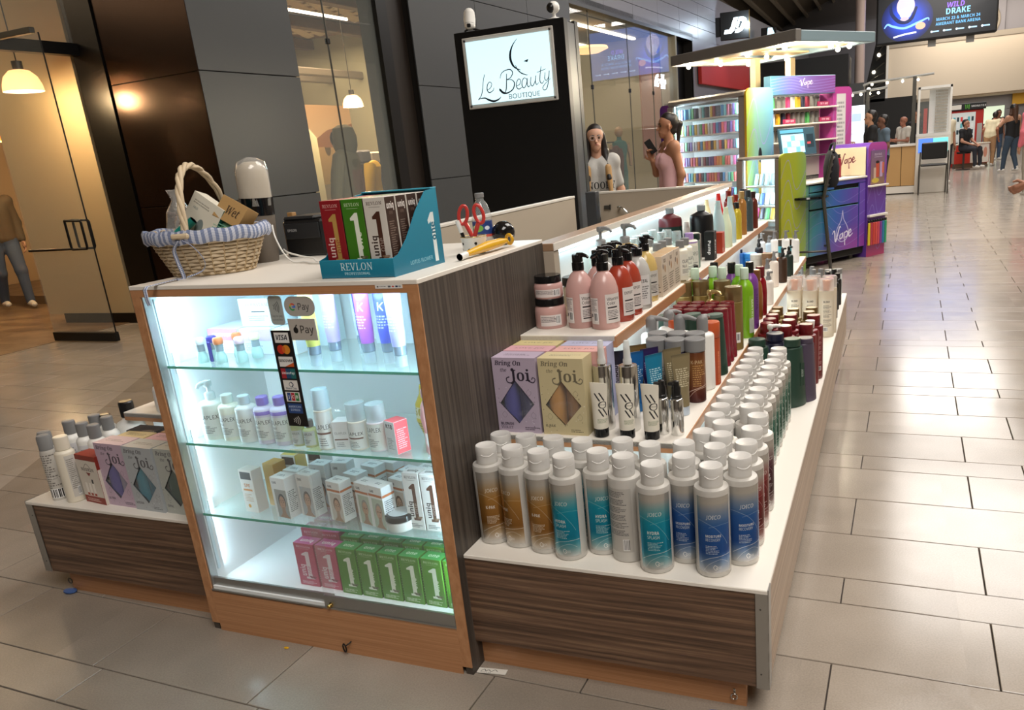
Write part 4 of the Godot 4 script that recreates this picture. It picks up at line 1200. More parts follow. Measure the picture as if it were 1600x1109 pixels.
	obj("body", arch(0.335, 1.235, 0.07, -0.5, 0.02, ea.uv()), P(1, 0.3), en).position.y = 0.0
	var pa = art(130, 190)
	pa.fill(hex("6d5a74")).down([[0, hex("7a5f86")], [1, hex("8a6a5a")]]).say("DELICIOUS", 65, 24, 14, hex("eadff0"), "s", 0).fine(30, 36, 70, 1, 4, hex("eadff0"), rng)
	pa.rect(46, 60, 30, 90, hex("c0503a")).rect(84, 66, 24, 84, hex("b9a0c8")).rect(26, 96, 22, 60, hex("c9b0a0")).oval(44, 168, 34, 14, hex("c8b34a")).oval(60, 66, 16, 8, hex("1c1c22")).rect(104, 70, 16, 60, hex("d86a4a"))
	obj("poster", nb().box(W(0, 0.97, 0.024), W(0.25, 0.36, 0.006), 0, {"f": pa.uv(), "d0": pa.sub(2, 2, 1, 1)}), P(1, 0.35), en)
	obj("ledge", slab(-0.165, 0.165, 0.765, 0.785, 0.0, 0.06, 0.004), M("white_laminate"), en)
	obj("ledge", slab(-0.165, 0.165, 0.44, 0.465, 0.0, 0.06, 0.004), M("white_laminate"), en)
	for k in 8:
		var c = ["d9c22a", "b03a4a", "c8443a", "d0504a", "c84a5a", "7a3f96", "2f7aa8", "2f9a6a"][k]
		var o = vthing("vape_stick", "%s giant display vape stick, %s from the left on the end cabinet" % [["yellow", "crimson", "red", "light red", "rose", "purple", "blue", "green"][k], ORD[k]], "vape stick", W(0.43 + k * 0.043, 0.13, 0.05), "display vape sticks")
		obj("stick_body", nb().box(W(0, 0.125, 0), W(0.032, 0.25, 0.02), 0.006), M("vape_" + c, c, 0.35), o)
		obj("mouthpiece", nb().box(W(0, 0.265, 0), W(0.028, 0.03, 0.018), 0.005), M("black_plastic"), o)
	var ba = art(170, 90)
	ba.fill(hex("d9c9ae"))
	vape_word(ba, 50, 26, 0.8, hex("5c1a2c"))
	var sb = vthing("back_splash", "cream back board with dark red brush lettering on the drawer counter", "board", W(0.412, 0.897, -0.25))
	sb.basis = sb.basis * Basis(W(0, 1, 0), -PI / 2)
	obj("board", nb().box(W(0.0, 0.15, 0), W(0.5, 0.3, 0.012), 0.004, {"f": ba.uv(), "d0": ba.sub(2, 2, 1, 1)}), P(1, 0.4), sb)
	var rbt = vthing("drinking_bottle", "tall crimson drinking bottle on the drawer counter of the vape kiosk", "bottle", W(0.22, 0.895, -0.22))
	obj("bottle_body", nb().lathe(shoulder(0.038, 0.2, 0.026, 0.01, 0.02), 20), M("crimson_metal", "8a1a36", 0.3, 0.3), rbt)
	obj("cap", nb().cyl(0.028, 0.208, 0.245, 16), M("black_plastic"), rbt)
	var dw = vthing("display_wall", "purple and teal display wall with white shelves at the vape kiosk", "display wall")
	var ha = grad.call([[0, hex("4f8aa8")], [0.3, hex("6a6ab8")], [1, hex("8a4f9c")]], 256, 60)
	swirl(ha, 256, 60)
	vape_word(ha, 110, 14, 0.55, hex("eceaf6"))
	obj("header", nb().box(W(0.36, 1.92, -0.85), W(1.12, 0.2, 0.1), 0.006, {"f": ha.uv(), "d0": ha.sub(4, 4, 1, 1)}), P(1, 0.3), dw)
	obj("back_panel", slab(-0.2, 0.92, 0.9, 1.83, -1.06, -1.03), M("vape_grey", "b9b3ae", 0.5), dw)
	for y in [1.68, 1.505, 1.315]: obj("shelf", slab(-0.2, 0.98, y - 0.018, y, -1.04, -0.8, 0.003), M("white_laminate"), dw)
	obj("post", slab(-0.13, -0.05, 0.9, 2.24, -1.16, -1.08), M("pine_pale", "b59c74", 0.5), dw)
	obj("post", slab(0.46, 0.54, 0.9, 2.24, -1.16, -1.08), M("pine_pale"), dw)
	var pe = vthing("rounded_screen", "magenta rounded end panel with blue vape pen picture and white notice", "panel", W(1.13, 0, -0.86))
	var ma = art(130, 330)
	ma.down([[0, hex("c04a9e")], [0.5, hex("a8408e")], [1, hex("5a3f9c")]])
	swirl(ma, 130, 330)
	ma.rect(26, 14, 62, 120, hex("d9d6d8")).fine(32, 30, 48, 12, 8, hex("8a8a90"), rng).rect(62, 190, 24, 130, hex("3a62b0")).oval(74, 190, 10, 12, hex("14141a")).oval(58, 310, 24, 30, hex("2f3f9a")).oval(98, 300, 26, 34, hex("5a6ac0"))
	obj("panel", arch(0.36, 1.89, 0.07, -0.2, 0.0, ma.uv()), P(1, 0.3), pe)
	var shp = [[1.68, 0.02, 0.9], [1.505, 0.0, 0.9], [1.315, -0.1, 0.6]]
	for si in 3:
		for k in 11:
			if si == 2 and k > 6: continue
			var c = pal[(k * 4 + si * 5) % pal.size()]
			var big = si == 0 and k % 4 == 2
			var o = vthing("vape_box", "%s vape box on the %s shelf of the display wall, %s from the left" % [c[1], ["top", "middle", "lower"][si], ORD[k]], "box", W(-0.12 + k * 0.085, shp[si][0], -0.92), "vape boxes on the display wall")
			obj("box_body", nb().box(W(0, 0.06, 0), W(0.06 if big else 0.036, 0.12, 0.04), 0.003), M("vape_" + c[0]), o)
			obj("box_top", nb().box(W(0, 0.124, 0), W(0.03, 0.008, 0.03), 0.002), M("black_plastic"), o)
	var sa = art(120, 40)
	sa.fill(hex("a52a5a")).say("TRY ME", 60, 20, 26, hex("f2dfe6"), "b", 0, 0, 0.2)
	for k in 3:
		var o = vthing("try_me_stand", "small magenta stand with white slanted words, %s on the display wall" % ["top shelf", "middle shelf left", "middle shelf right"][k], "stand", [W(0.75, 1.68, -0.84), W(0.15, 1.505, -0.84), W(0.78, 1.505, -0.84)][k])
		obj("card", nb().box(W(0, 0.03, 0), W(0.2, 0.05, 0.02), 0.003, {"f": sa.uv(), "d0": sa.sub(2, 2, 1, 1)}), P(1, 0.4), o)
	var ms = vthing("till_screen", "tilted till screen showing blue app tiles on the vape kiosk counter", "screen", W(-0.22, 0.895, -0.35))
	var ta = art(200, 120)
	ta.fill(hex("2b4350")).rect(6, 6, 130, 14, hex("4f8fb0")).rect(10, 26, 126, 84, hex("8fd0ea"))
	for i in 5:
		for j in 3: ta.rect(16 + i * 24, 32 + j * 26, 20, 22, [hex("e8f4fa"), hex("c9e4f2"), hex("6aa8cc")][(i + j) % 3])
	ta.rect(150, 30, 40, 60, hex("1d2c36")).rect(152, 64, 20, 10, hex("a5424a"))
	obj("foot", nb().box(W(0, 0.1, -0.05), W(0.12, 0.2, 0.08), 0.01), M("black_plastic"), ms)
	var em = glowing(0.2, 0.7)
	var scn = obj("screen", nb().box(W(0, 0.42, 0), W(0.58, 0.29, 0.02), 0.004, {"f": ta.uv(), "d0": ta.sub(150, 5, 1, 1)}), em, ms)
	scn.rotation.x = -0.15
	obj("keyboard", nb().box(W(0.02, 0.26, 0.06), W(0.5, 0.015, 0.14), 0.004), M("dark_plastic", "1d1e20", 0.4), ms)
	var st = thing("bar_stool", "dark metal bar stool with slatted back and thin round-edged seat before the vape kiosk", "stool", W(1.2, 0, -7.0), -1.5)
	obj("seat", nb().lathe([V(0, 0.735), V(0.2, 0.735), V(0.225, 0.748), V(0.22, 0.765), V(0, 0.77)], 28), M("black_gloss", "121214", 0.12), st)
	var sm = M("gunmetal", "5a5854", 0.35, 0.7)
	for q in [[0.17, 0.17, 0.24, 0.24], [-0.17, 0.17, -0.24, 0.24]]: obj("leg", nb().tube([W(q[0], 0.74, q[1]), W(q[2], 0, q[3])], 0.014, 8), sm, st)
	for s in [-1.0, 1.0]: obj("leg", nb().tube([W(s * 0.2, 1.16, -0.25), W(s * 0.19, 0.74, -0.17), W(s * 0.235, 0, -0.25)], 0.016, 8), sm, st)
	obj("footrest", nb().tube([W(-0.22, 0.22, 0.22), W(0.22, 0.22, 0.22), W(0.22, 0.22, -0.23), W(-0.22, 0.22, -0.23)], 0.011, 8, true), sm, st)
	for k in 5: obj("back_slat", nb().tube([W(-0.2, 0.86 + k * 0.065, -0.2 - 0.012 * k), W(0, 0.88 + k * 0.065, -0.23 - 0.012 * k), W(0.2, 0.86 + k * 0.065, -0.2 - 0.012 * k)], 0.012, 6), sm, st)
	var bag = thing("hanging_bag", "black fabric bag hanging over the back of the bar stool", "bag", W(1.44, 0.84, -7.06), -1.5)
	obj("bag_body", loft([[0, 0.1, 0.05], [0.05, 0.135, 0.075], [0.2, 0.14, 0.08], [0.32, 0.11, 0.06], [0.36, 0.05, 0.03]], 18), M("navy_cloth", "17181f", 0.9), bag)
	obj("strap", nb().tube([W(-0.07, 0.33, 0.03), W(-0.06, 0.42, 0.0), W(0.02, 0.43, -0.03), W(0.08, 0.34, -0.02)], 0.014, 6), M("navy_cloth"), bag)
	var cn = vthing("light_canopy", "grey rectangular light canopy with pale wood lining and bulbs over the vape kiosk", "canopy", W(0, 2.24, 0))
	var wg = M("canopy_grey", "6f6b66", 0.5)
	var wl = M("pine_pale")
	obj("beam", slab(-0.80, -0.72, 0.0, 0.11, -1.75, 0.06, 0.006), wg, cn)
	obj("beam", slab(-0.72, 0.44, 0.0, 0.10, -0.02, 0.06, 0.006), M("canopy_blue", "7f949c", 0.45), cn)
	obj("beam", slab(0.36, 0.44, 0.0, 0.10, -1.7, -0.02, 0.006), M("canopy_blue"), cn)
	obj("beam", slab(-0.72, 0.44, 0.0, 0.10, -1.75, -1.67, 0.006), wg, cn)
	for z in [-0.3, -0.85, -1.4]: obj("lining_board", slab(-0.72, 0.36, 0.012, 0.03, z - 0.12, z + 0.12, 0.003), wl, cn)
	obj("lining_board", slab(-0.72, -0.5, 0.004, 0.02, -1.7, -0.02, 0.003), wl, cn)
	var bi = 0
	for q in [[-0.66, -0.2], [-0.66, -0.7], [-0.66, -1.15], [-0.66, -1.6], [0.3, -0.3], [0.3, -1.0], [-0.1, -0.08], [0.2, -0.08], [-0.2, -0.85], [0.1, -1.4], [-0.35, -1.4]]:
		obj("bulb", nb().ball(0.026, W(q[0], -0.02, q[1]), 1.0, 10), lit("canopy_bulb", "fff3d8", 14.0), cn)
		bi += 1
		if bi % 3 == 1: omni("bulb_glow", vk(q[0], 2.17, q[1]), "fff0d2", 1.3, 0.05)

# ---------------------------------------------------------------- the far mall
func far_mall():
	var a = art(512, 256)
	a.fill(hex("17181b"))
	for i in 26:
		var r = 120.0 - i * 3.6
		a.oval(130, 160, r * 0.95, r * 0.85, hex("101a4c").lerp(hex("2a58ff"), i / 26.0))
	a.oval(122, 104, 40, 46, hex("c9b7c0")).oval(122, 136, 26, 24, hex("d8d0da")).oval(118, 164, 20, 14, hex("b8a8b8"))
	a.pen([V(56, 90), V(60, 130), V(90, 166), V(122, 176), V(150, 160), V(168, 116)], [10, 14, 16, 14, 16, 12], hex("0d1a4a"))
	a.pen([V(30, 190), V(44, 176), V(70, 188), V(120, 200), V(180, 182), V(220, 168), V(226, 178)], [4, 8, 10, 10, 10, 6, 3], hex("7fb8ff"))
	a.oval(190, 198, 22, 16, hex("d8a488")).pen([V(74, 236), V(120, 228), V(170, 224)], 7, hex("e6ecff"))
	a.say("WILD", 340, 124, 30, hex("8a5cff"), "b", 0, 0, 0.1).say("DRAKE", 350, 152, 34, hex("7fd0ff"), "b", 0, 0, 0.0, 1.0)
	a.say("MARCH 23 & MARCH 24", 352, 182, 17, hex("62b4ee"), "b", 0).say("AMERANT BANK ARENA", 352, 202, 17, hex("62b4ee"), "b", 0)
	for i in 5: a.rect(236 + i * 54, 228, 36, 6, hex("9fc8e6")).oval(240 + i * 54, 231, 5, 5, hex("cfe6f6"))
	var em = glowing(0.3, 1.3)
	var sc = thing("hanging_screen", "large hanging screen with blue concert announcement under the far roof", "screen", W(3.32, 4.17, -30))
	obj("casing", slab(-1.9, 1.9, 0, 2.0, -0.35, -0.02, 0.03), M("black_board"), sc)
	obj("screen", nb().box(W(0, 0.98, 0), W(3.68, 1.84, 0.04), 0, {"f": a.uv(), "d0": a.sub(500, 250, 2, 2)}), em, sc)
	for x in [-0.2, 1.0]: obj("hanger", slab(x, x + 0.25, -0.2, 4.0, -0.45, -0.36), M("pale_grey", "a9a9a5", 0.4), sc)
	area("screen_glow", W(3.32, 5.1, -29.9), W(0, 0, 1), V(3.6, 1.8), "6f9cff", 3.0)
	for q in [[0.9, 5.3], [5.6, 5.6]]:
		var f = thing("wall_fan", "round louvred fan set in the far gable wall, %s of the hanging screen" % ("left" if q[0] < 2 else "right"), "fan", W(q[0], q[1], -40.5))
		obj("frame", slab(-1.0, 1.0, -0.9, 0.9, -0.05, 0.05, 0.02), M("silver_cladding"), f)
		var rp = []
		for i in 24: rp.append(W(0.75 * cos(TAU * i / 24), 0.75 * sin(TAU * i / 24), 0.08))
		obj("ring", nb().tube(rp, 0.06, 6, true), M("roof_rib"), f)
		for i in 8:
			var b = obj("blade", slab(0.05, 0.72, -0.06, 0.06, 0.05, 0.07), M("steel_dark"), f)
			b.rotation.z = TAU * i / 8
	struct("trim_far", slab(-6, 13, 4.86, 5.1, -40.6, -39.95, 0.02), M("roof_rib"), "grey ledge along the top of the far cream wall")
	struct("trim_far_left", slab(1.72, 1.82, 2.5, 5.0, -39.98, -39.9), M("white_plastic"), "pale edge trim at the end of the far cream wall")
	struct("wall_pillar_far", nb().cyl(0.16, 0, 8.6, 16, W(0.93, 0, -29)), M("pole_pink", "b8a49a", 0.6), "tall pale round pillar rising behind the black shop boxes")
	struct("wall_black_shop", slab(-2.4, 0.62, 0, 3.85, -30, -27.8), M("black_board"), "black shop box at the left of the far mall")
	struct("wall_grey_shop", slab(0.66, 1.12, 0, 2.9, -29.5, -27.9), M("grey_cladding"), "grey panel beside the black shop box")
	struct("wall_black_front", slab(1.0, 2.9, 0, 2.5, -36, -33), M("black_board"), "low black shopfront under the dark stair truss")
	var tr = thing("stair_truss", "dark sloping stair truss with small lights at the left of the far mall", "truss")
	var tb = nb()
	tb.T = Transform3D(Basis.IDENTITY, W(0, 0, -33.4))
	tb.prism(PV([V(0.9, 2.4), V(1.75, 2.4), V(1.75, 4.9), V(1.45, 4.9)]), -0.5, 0.4)
	obj("truss_body", tb, M("black_board"), tr)
	for i in 6: obj("truss_bar", nb().tube([W(1.0 + i * 0.1, 2.5 + i * 0.35, -32.98), W(1.7, 2.75 + i * 0.35, -32.98)], 0.03, 6), M("steel_dark"), tr)
	for i in 3: obj("lamp", nb().ball(0.06, W(1.15 + i * 0.17, 2.9 + i * 0.6, -32.95)), lit("canopy_bulb", "fff3d8", 14.0), tr)
	area("added_roof_fill", W(5.2, 5.25, -22), W(-0.25, 1, 0), V(3, 18), "fff4e6", 14.0)  # unseen upward fill light, added to brighten the roof underside
	struct("wall_shop_black", slab(2.4, 3.9, 0, 2.5, -43.9, -43.6), M("black_board"), "black shop opening under the far cream wall")
	struct("wall_shop_yellow", slab(7.5, 8.2, 2.0, 2.5, -43.9, -43.7), M("yellow_sign", "c99a1f", 0.5), "yellow sign panel under the far cream wall")
	struct("window_4", slab(6.2, 7.2, 1.2, 2.0, -43.95, -43.9), lit("shop_window_glow", "cfe0c9", 0.7), "lit pale green shop window at the far end")
	var lw = nb().word("SHOPS", 0.4, W(5.6, 2.15, -43.85), fonts["r"], 0.05)
	area("far_glow", W(6, 6.0, -38.6), W(0, -0.35, -1), V(6, 2), "ffeeda", 12.0)
	area("far_glow", W(4.5, 2.45, -42.3), W(0, -1, 0), V(8, 1.5), "fff2e0", 10.0)
	for q in [[0.95, 1.9, 2.18, -18.5], [1.35, 2.9, 2.42, -19.5]]:
		var lb = thing("light_bar", "slim grey light bar with spots over a far kiosk, %s one" % ("nearer" if q[3] > -19 else "farther"), "light bar")
		obj("bar", nb().tube([W(q[0], q[2] - 0.03, q[3]), W(q[0] + 0.15, q[2] + 0.02, q[3]), W(q[1], q[2] + 0.08, q[3])], 0.03, 6), M("pale_grey"), lb)
		obj("post", slab(q[1] - 0.45, q[1] - 0.37, 0, q[2] + 0.06, q[3] - 0.04, q[3] + 0.04), M("steel_dark"), lb)
		for i in 4: obj("bulb", nb().ball(0.03, W(lerpf(q[0] + 0.2, q[1], i / 4.0), q[2] - 0.02, q[3])), lit("canopy_bulb", "fff3d8", 14.0), lb)
	var po = art(90, 110)
	po.fill(hex("dfe8ee")).rect(12, 14, 26, 26, hex("5f86c8")).rect(44, 18, 34, 18, hex("a9c0e0")).fine(14, 54, 60, 5, 9, hex("b9c0d0"), rng)
	var pz = thing("lit_poster", "white lit poster panel with blue pictures behind the man in black", "poster", W(1.2, 0.9, -17.5))
	obj("panel", nb().box(W(0, 0.5, 0), W(0.52, 1.0, 0.06), 0.01, {"f": po.uv(), "d0": po.sub(2, 2, 1, 1)}), glowing(0.3, 0.9), pz)
	obj("stand", slab(-0.2, 0.2, -0.9, 0.0, -0.03, 0.03), M("steel_dark"), pz)
	var wc = thing("wooden_counter", "light wood counter with white plinth beside the white display tower", "counter", W(2.2, 0, -16.95), 0.0)
	for i in 2: obj("front_panel", slab(-0.32 + i * 0.35, 0.02 + i * 0.35, 0.17, 0.98, -0.02, 0.0, 0.003), M("pine_light", "c49a62", 0.5), wc)
	obj("body", slab(-0.32, 0.4, 0.0, 0.98, -0.5, -0.02), M("dark_gap"), wc)
	obj("plinth", slab(-0.33, 0.41, 0.02, 0.16, -0.05, 0.01), M("white_laminate"), wc)
	obj("worktop", slab(-0.34, 0.42, 0.98, 1.02, -0.52, 0.03), M("white_laminate"), wc)
	var wt = thing("display_tower", "white glazed display tower with lattice racks above a white cabinet", "display tower", W(2.83, 0, -16.9))
	obj("cabinet", slab(-0.33, 0.33, 0.0, 1.14, -0.5, 0.0, 0.01), M("white_laminate"), wt)
	var fr = nb()
	for x in [-0.32, 0.28]:
		for z in [-0.45, -0.04]: fr.box(W(x + 0.02, 1.63, z), W(0.04, 0.98, 0.04))
	fr.box(W(0, 2.1, -0.25), W(0.64, 0.05, 0.46)).box(W(0, 1.17, -0.25), W(0.66, 0.06, 0.5))
	obj("frame", fr, M("white_plastic"), wt)
	obj("glass_pane", slab(-0.28, 0.28, 1.2, 2.08, -0.035, -0.03), M("window_glass"), wt)
	var la = nb()
	for i in 9:
		for j in 14: la.box(W(0.03 + i * 0.026, 1.24 + j * 0.06, -0.2), W(0.016, 0.04, 0.02))
	obj("lattice_rack", la, M("rack_beige", "b0a48f", 0.5), wt)
	obj("rack_back", slab(-0.1, 0.27, 1.2, 2.06, -0.26, -0.24), M("white_board"), wt)
	obj("red_strip", slab(-0.2, -0.13, 1.2, 1.7, -0.2, -0.16), M("red_fascia", "b3261e", 0.5), wt)
	obj("blue_light", slab(-0.28, 0.0, 0.82, 1.1, 0.0, 0.006), lit("blue_panel", "4f7fe6", 1.0), wt)
	obj("cyan_light", slab(0.0, 0.28, 0.82, 1.1, 0.0, 0.006), lit("cyan_panel", "6fdcd8", 1.0), wt)
	var chr_ = thing("chair", "chair with black back pad and grey metal frame before the white tower", "chair", W(2.84, 0, -16.45))
	obj("backrest", slab(-0.24, 0.24, 0.7, 1.03, -0.02, 0.02, 0.02), M("black_plastic"), chr_)
	obj("seat", slab(-0.25, 0.25, 0.56, 0.6, -0.4, 0.02, 0.015), M("black_plastic"), chr_)
	for x in [-0.26, 0.26]:
		obj("leg", nb().tube([W(x, 0.85, 0), W(x * 1.05, 0, 0.06)], 0.016, 6), M("gunmetal"), chr_)
		obj("leg", nb().tube([W(x, 0.58, -0.35), W(x, 0, -0.4)], 0.016, 6), M("gunmetal"), chr_)
	var vm = thing("vending_machine", "red and white vending machine with black header at the far kiosk", "vending machine", W(4.25, 0, -27))
	obj("cabinet", slab(-0.5, 0.45, 0, 1.72, -0.7, 0, 0.02), M("red_fascia"), vm)
	var va = art(100, 150)
	va.fill(hex("dfe8ea"))
	for i in 6:
		for j in 5: va.rect(8 + i * 15, 18 + j * 26, 9, 18, [hex("5fb8c8"), hex("3a4a54"), hex("d84a4a"), hex("e9f2f4")][(i + j * 2) % 4])
	obj("window", nb().box(W(-0.12, 1.1, 0.01), W(0.68, 1.1, 0.02), 0, {"f": va.uv(), "d0": va.sub(1, 1, 1, 1)}), P(1, 0.2), vm)
	obj("coin_panel", slab(0.28, 0.42, 0.7, 1.3, 0.0, 0.03), M("pale_grey"), vm)
	var ha = art(140, 30)
	ha.fill(hex("101214")).rect(0, 4, 42, 22, hex("d9d4cc")).pen([V(58, 6), V(60, 24)], 4, hex("4f9a2f")).pen([V(66, 6), V(66, 20)], 4, hex("4f9a2f")).pen([V(73, 6), V(72, 26)], 4, hex("4f9a2f")).say("MONSTER", 112, 15, 13, hex("e2e2e2"), "b", 0)
	obj("header", nb().box(W(0.0, 1.82, 0), W(1.0, 0.2, 0.1), 0.01, {"f": ha.uv(), "d0": ha.sub(48, 2, 1, 1)}), P(1, 0.4), vm)
	var ra = art(130, 80)
	ra.fill(hex("c03224")).rect(60, 0, 70, 80, hex("d9cfc4")).oval(82, 36, 9, 12, hex("9a5a44")).oval(98, 42, 10, 20, hex("2c1e1c")).oval(98, 34, 6, 8, hex("b98a70")).oval(116, 36, 7, 22, hex("c98a74"))
	var rc = thing("printed_counter", "red and white printed counter in front of the seated man", "counter", W(4.32, 0, -26.3), 0.1)
	obj("front", nb().box(W(0, 0.42, 0), W(0.98, 0.56, 0.5), 0.01, {"f": ra.uv(), "d0": flat("c9beb2")}), P(1, 0.4), rc)
	obj("plinth", slab(-0.45, 0.4, 0.0, 0.14, -0.22, 0.22), M("walnut_laminate"), rc)
	obj("worktop", slab(-0.5, 0.5, 0.7, 0.73, -0.27, 0.27), M("cream_plastic", "e8e4d4", 0.35), rc)

# ---------------------------------------------------------------- people
func nets(bones: Array, cell: float, k := 0.02) -> B:
	var lo = W(1e9, 1e9, 1e9)
	var hi = -lo
	for q in bones:
		var m = maxf(q[2], q[3]) + cell * 2.5
		lo = lo.min(q[0].min(q[1]) - W(m, m, m))
		hi = hi.max(q[0].max(q[1]) + W(m, m, m))
	var nx = int((hi.x - lo.x) / cell) + 2
	var ny = int((hi.y - lo.y) / cell) + 2
	var nz = int((hi.z - lo.z) / cell) + 2
	var g = PackedFloat32Array()
	g.resize(nx * ny * nz)
	g.fill(1.0)
	for q in bones:
		var a: Vector3 = q[0]
		var ab: Vector3 = q[1] - q[0]
		var L = maxf(ab.length_squared(), 1e-9)
		var m = maxf(q[2], q[3]) + cell * 2.0 + k
		var p0 = ((q[0].min(q[1]) - W(m, m, m) - lo) / cell).floor()
		var p1 = ((q[0].max(q[1]) + W(m, m, m) - lo) / cell).ceil()
		for z in range(maxi(0, int(p0.z)), mini(nz, int(p1.z) + 1)):
			for y in range(maxi(0, int(p0.y)), mini(ny, int(p1.y) + 1)):
				var i = (z * ny + y) * nx
				for x in range(maxi(0, int(p0.x)), mini(nx, int(p1.x) + 1)):
					var p = lo + W(x, y, z) * cell - a
					var t = clampf(p.dot(ab) / L, 0, 1)
					var d = (p - ab * t).length() - lerpf(q[2], q[3], t)
					var e = g[i + x]
					var h = maxf(k - absf(d - e), 0.0) / k
					g[i + x] = minf(d, e) - h * h * k * 0.25
	var b = nb()
	var id = {}
	var sx = nx
	var sz = nx * ny
	var off = [0, 1, sx, sx + 1, sz, sz + 1, sz + sx, sz + sx + 1]
	var ed = [[0, 1], [2, 3], [4, 5], [6, 7], [0, 2], [1, 3], [4, 6], [5, 7], [0, 4], [1, 5], [2, 6], [3, 7]]
	for z in nz - 1:
		for y in ny - 1:
			for x in nx - 1:
				var i = z * sz + y * sx + x
				if absf(g[i]) > cell * 2.0: continue
				var n = 0
				for c in 8: if g[i + off[c]] < 0: n += 1
				if n == 0 or n == 8: continue
				var s = Vector3.ZERO
				var w = 0
				for q in ed:
					var d0 = g[i + off[q[0]]]
					var d1 = g[i + off[q[1]]]
					if (d0 < 0) != (d1 < 0):
						var f = d0 / (d0 - d1)
						s += W(q[0] & 1, (q[0] >> 1) & 1, q[0] >> 2).lerp(W(q[1] & 1, (q[1] >> 1) & 1, q[1] >> 2), f)
						w += 1
				var gr = W(g[i + 1] + g[i + sx + 1] + g[i + sz + 1] + g[i + sz + sx + 1] - g[i] - g[i + sx] - g[i + sz] - g[i + sz + sx], g[i + sx] + g[i + sx + 1] + g[i + sz + sx] + g[i + sz + sx + 1] - g[i] - g[i + 1] - g[i + sz] - g[i + sz + 1], g[i + sz] + g[i + sz + 1] + g[i + sz + sx] + g[i + sz + sx + 1] - g[i] - g[i + 1] - g[i + sx] - g[i + sx + 1])
				id[i] = b.pt(lo + (W(x, y, z) + s / w) * cell, gr, V(0.5, 0.5))
	for i in id:
		for q in [[1, sx, sz], [sx, sz, 1], [sz, 1, sx]]:
			var d0 = g[i]
			var d1 = g[i + q[0]]
			if (d0 < 0) == (d1 < 0): continue
			var c = [i, i - q[1], i - q[1] - q[2], i - q[2]]
			if not (id.has(c[1]) and id.has(c[2]) and id.has(c[3])): continue
			var v = [id[c[0]], id[c[1]], id[c[2]], id[c[3]]]
			if d0 < 0: b.ix.append_array(PackedInt32Array([v[0], v[2], v[1], v[0], v[3], v[2]]))
			else: b.ix.append_array(PackedInt32Array([v[0], v[1], v[2], v[0], v[2], v[3]]))
	return b

func hand_bones(w: Vector3, d: Vector3, side: Vector3, curl: float, s := 1.0) -> Array:
	var up = side.cross(d).normalized()
	var o = []
	var palm = w + d * 0.05 * s
	o.append([w, w + d * 0.075 * s + side * 0.012 * s, 0.022 * s, 0.021 * s])
	o.append([w + d * 0.01 * s - side * 0.008 * s, w + d * 0.075 * s - side * 0.022 * s, 0.018 * s, 0.017 * s])
	for f in 4:
		var r = w + d * 0.085 * s + side * (0.027 - 0.018 * f) * s
		var l = [0.068, 0.076, 0.07, 0.055][f] * s
		var p = r
		var q = d
		for j in 3:
			q = q.rotated(side, -curl * [0.5, 0.9, 0.7][j]).normalized()
			var e = p + q * l * [0.45, 0.32, 0.23][j]
			o.append([p, e, 0.0088 * s, 0.008 * s])
			p = e
	var t0 = w + d * 0.025 * s + side * 0.024 * s
	var t1 = t0 + (d * 0.6 + side * 0.8).normalized() * 0.034 * s
	o.append([t0, t1, 0.012 * s, 0.0105 * s])
	o.append([t1, t1 + (d * 0.95 + side * 0.2 - up * curl * 0.3).normalized() * 0.032 * s, 0.0105 * s, 0.0085 * s])
	return o

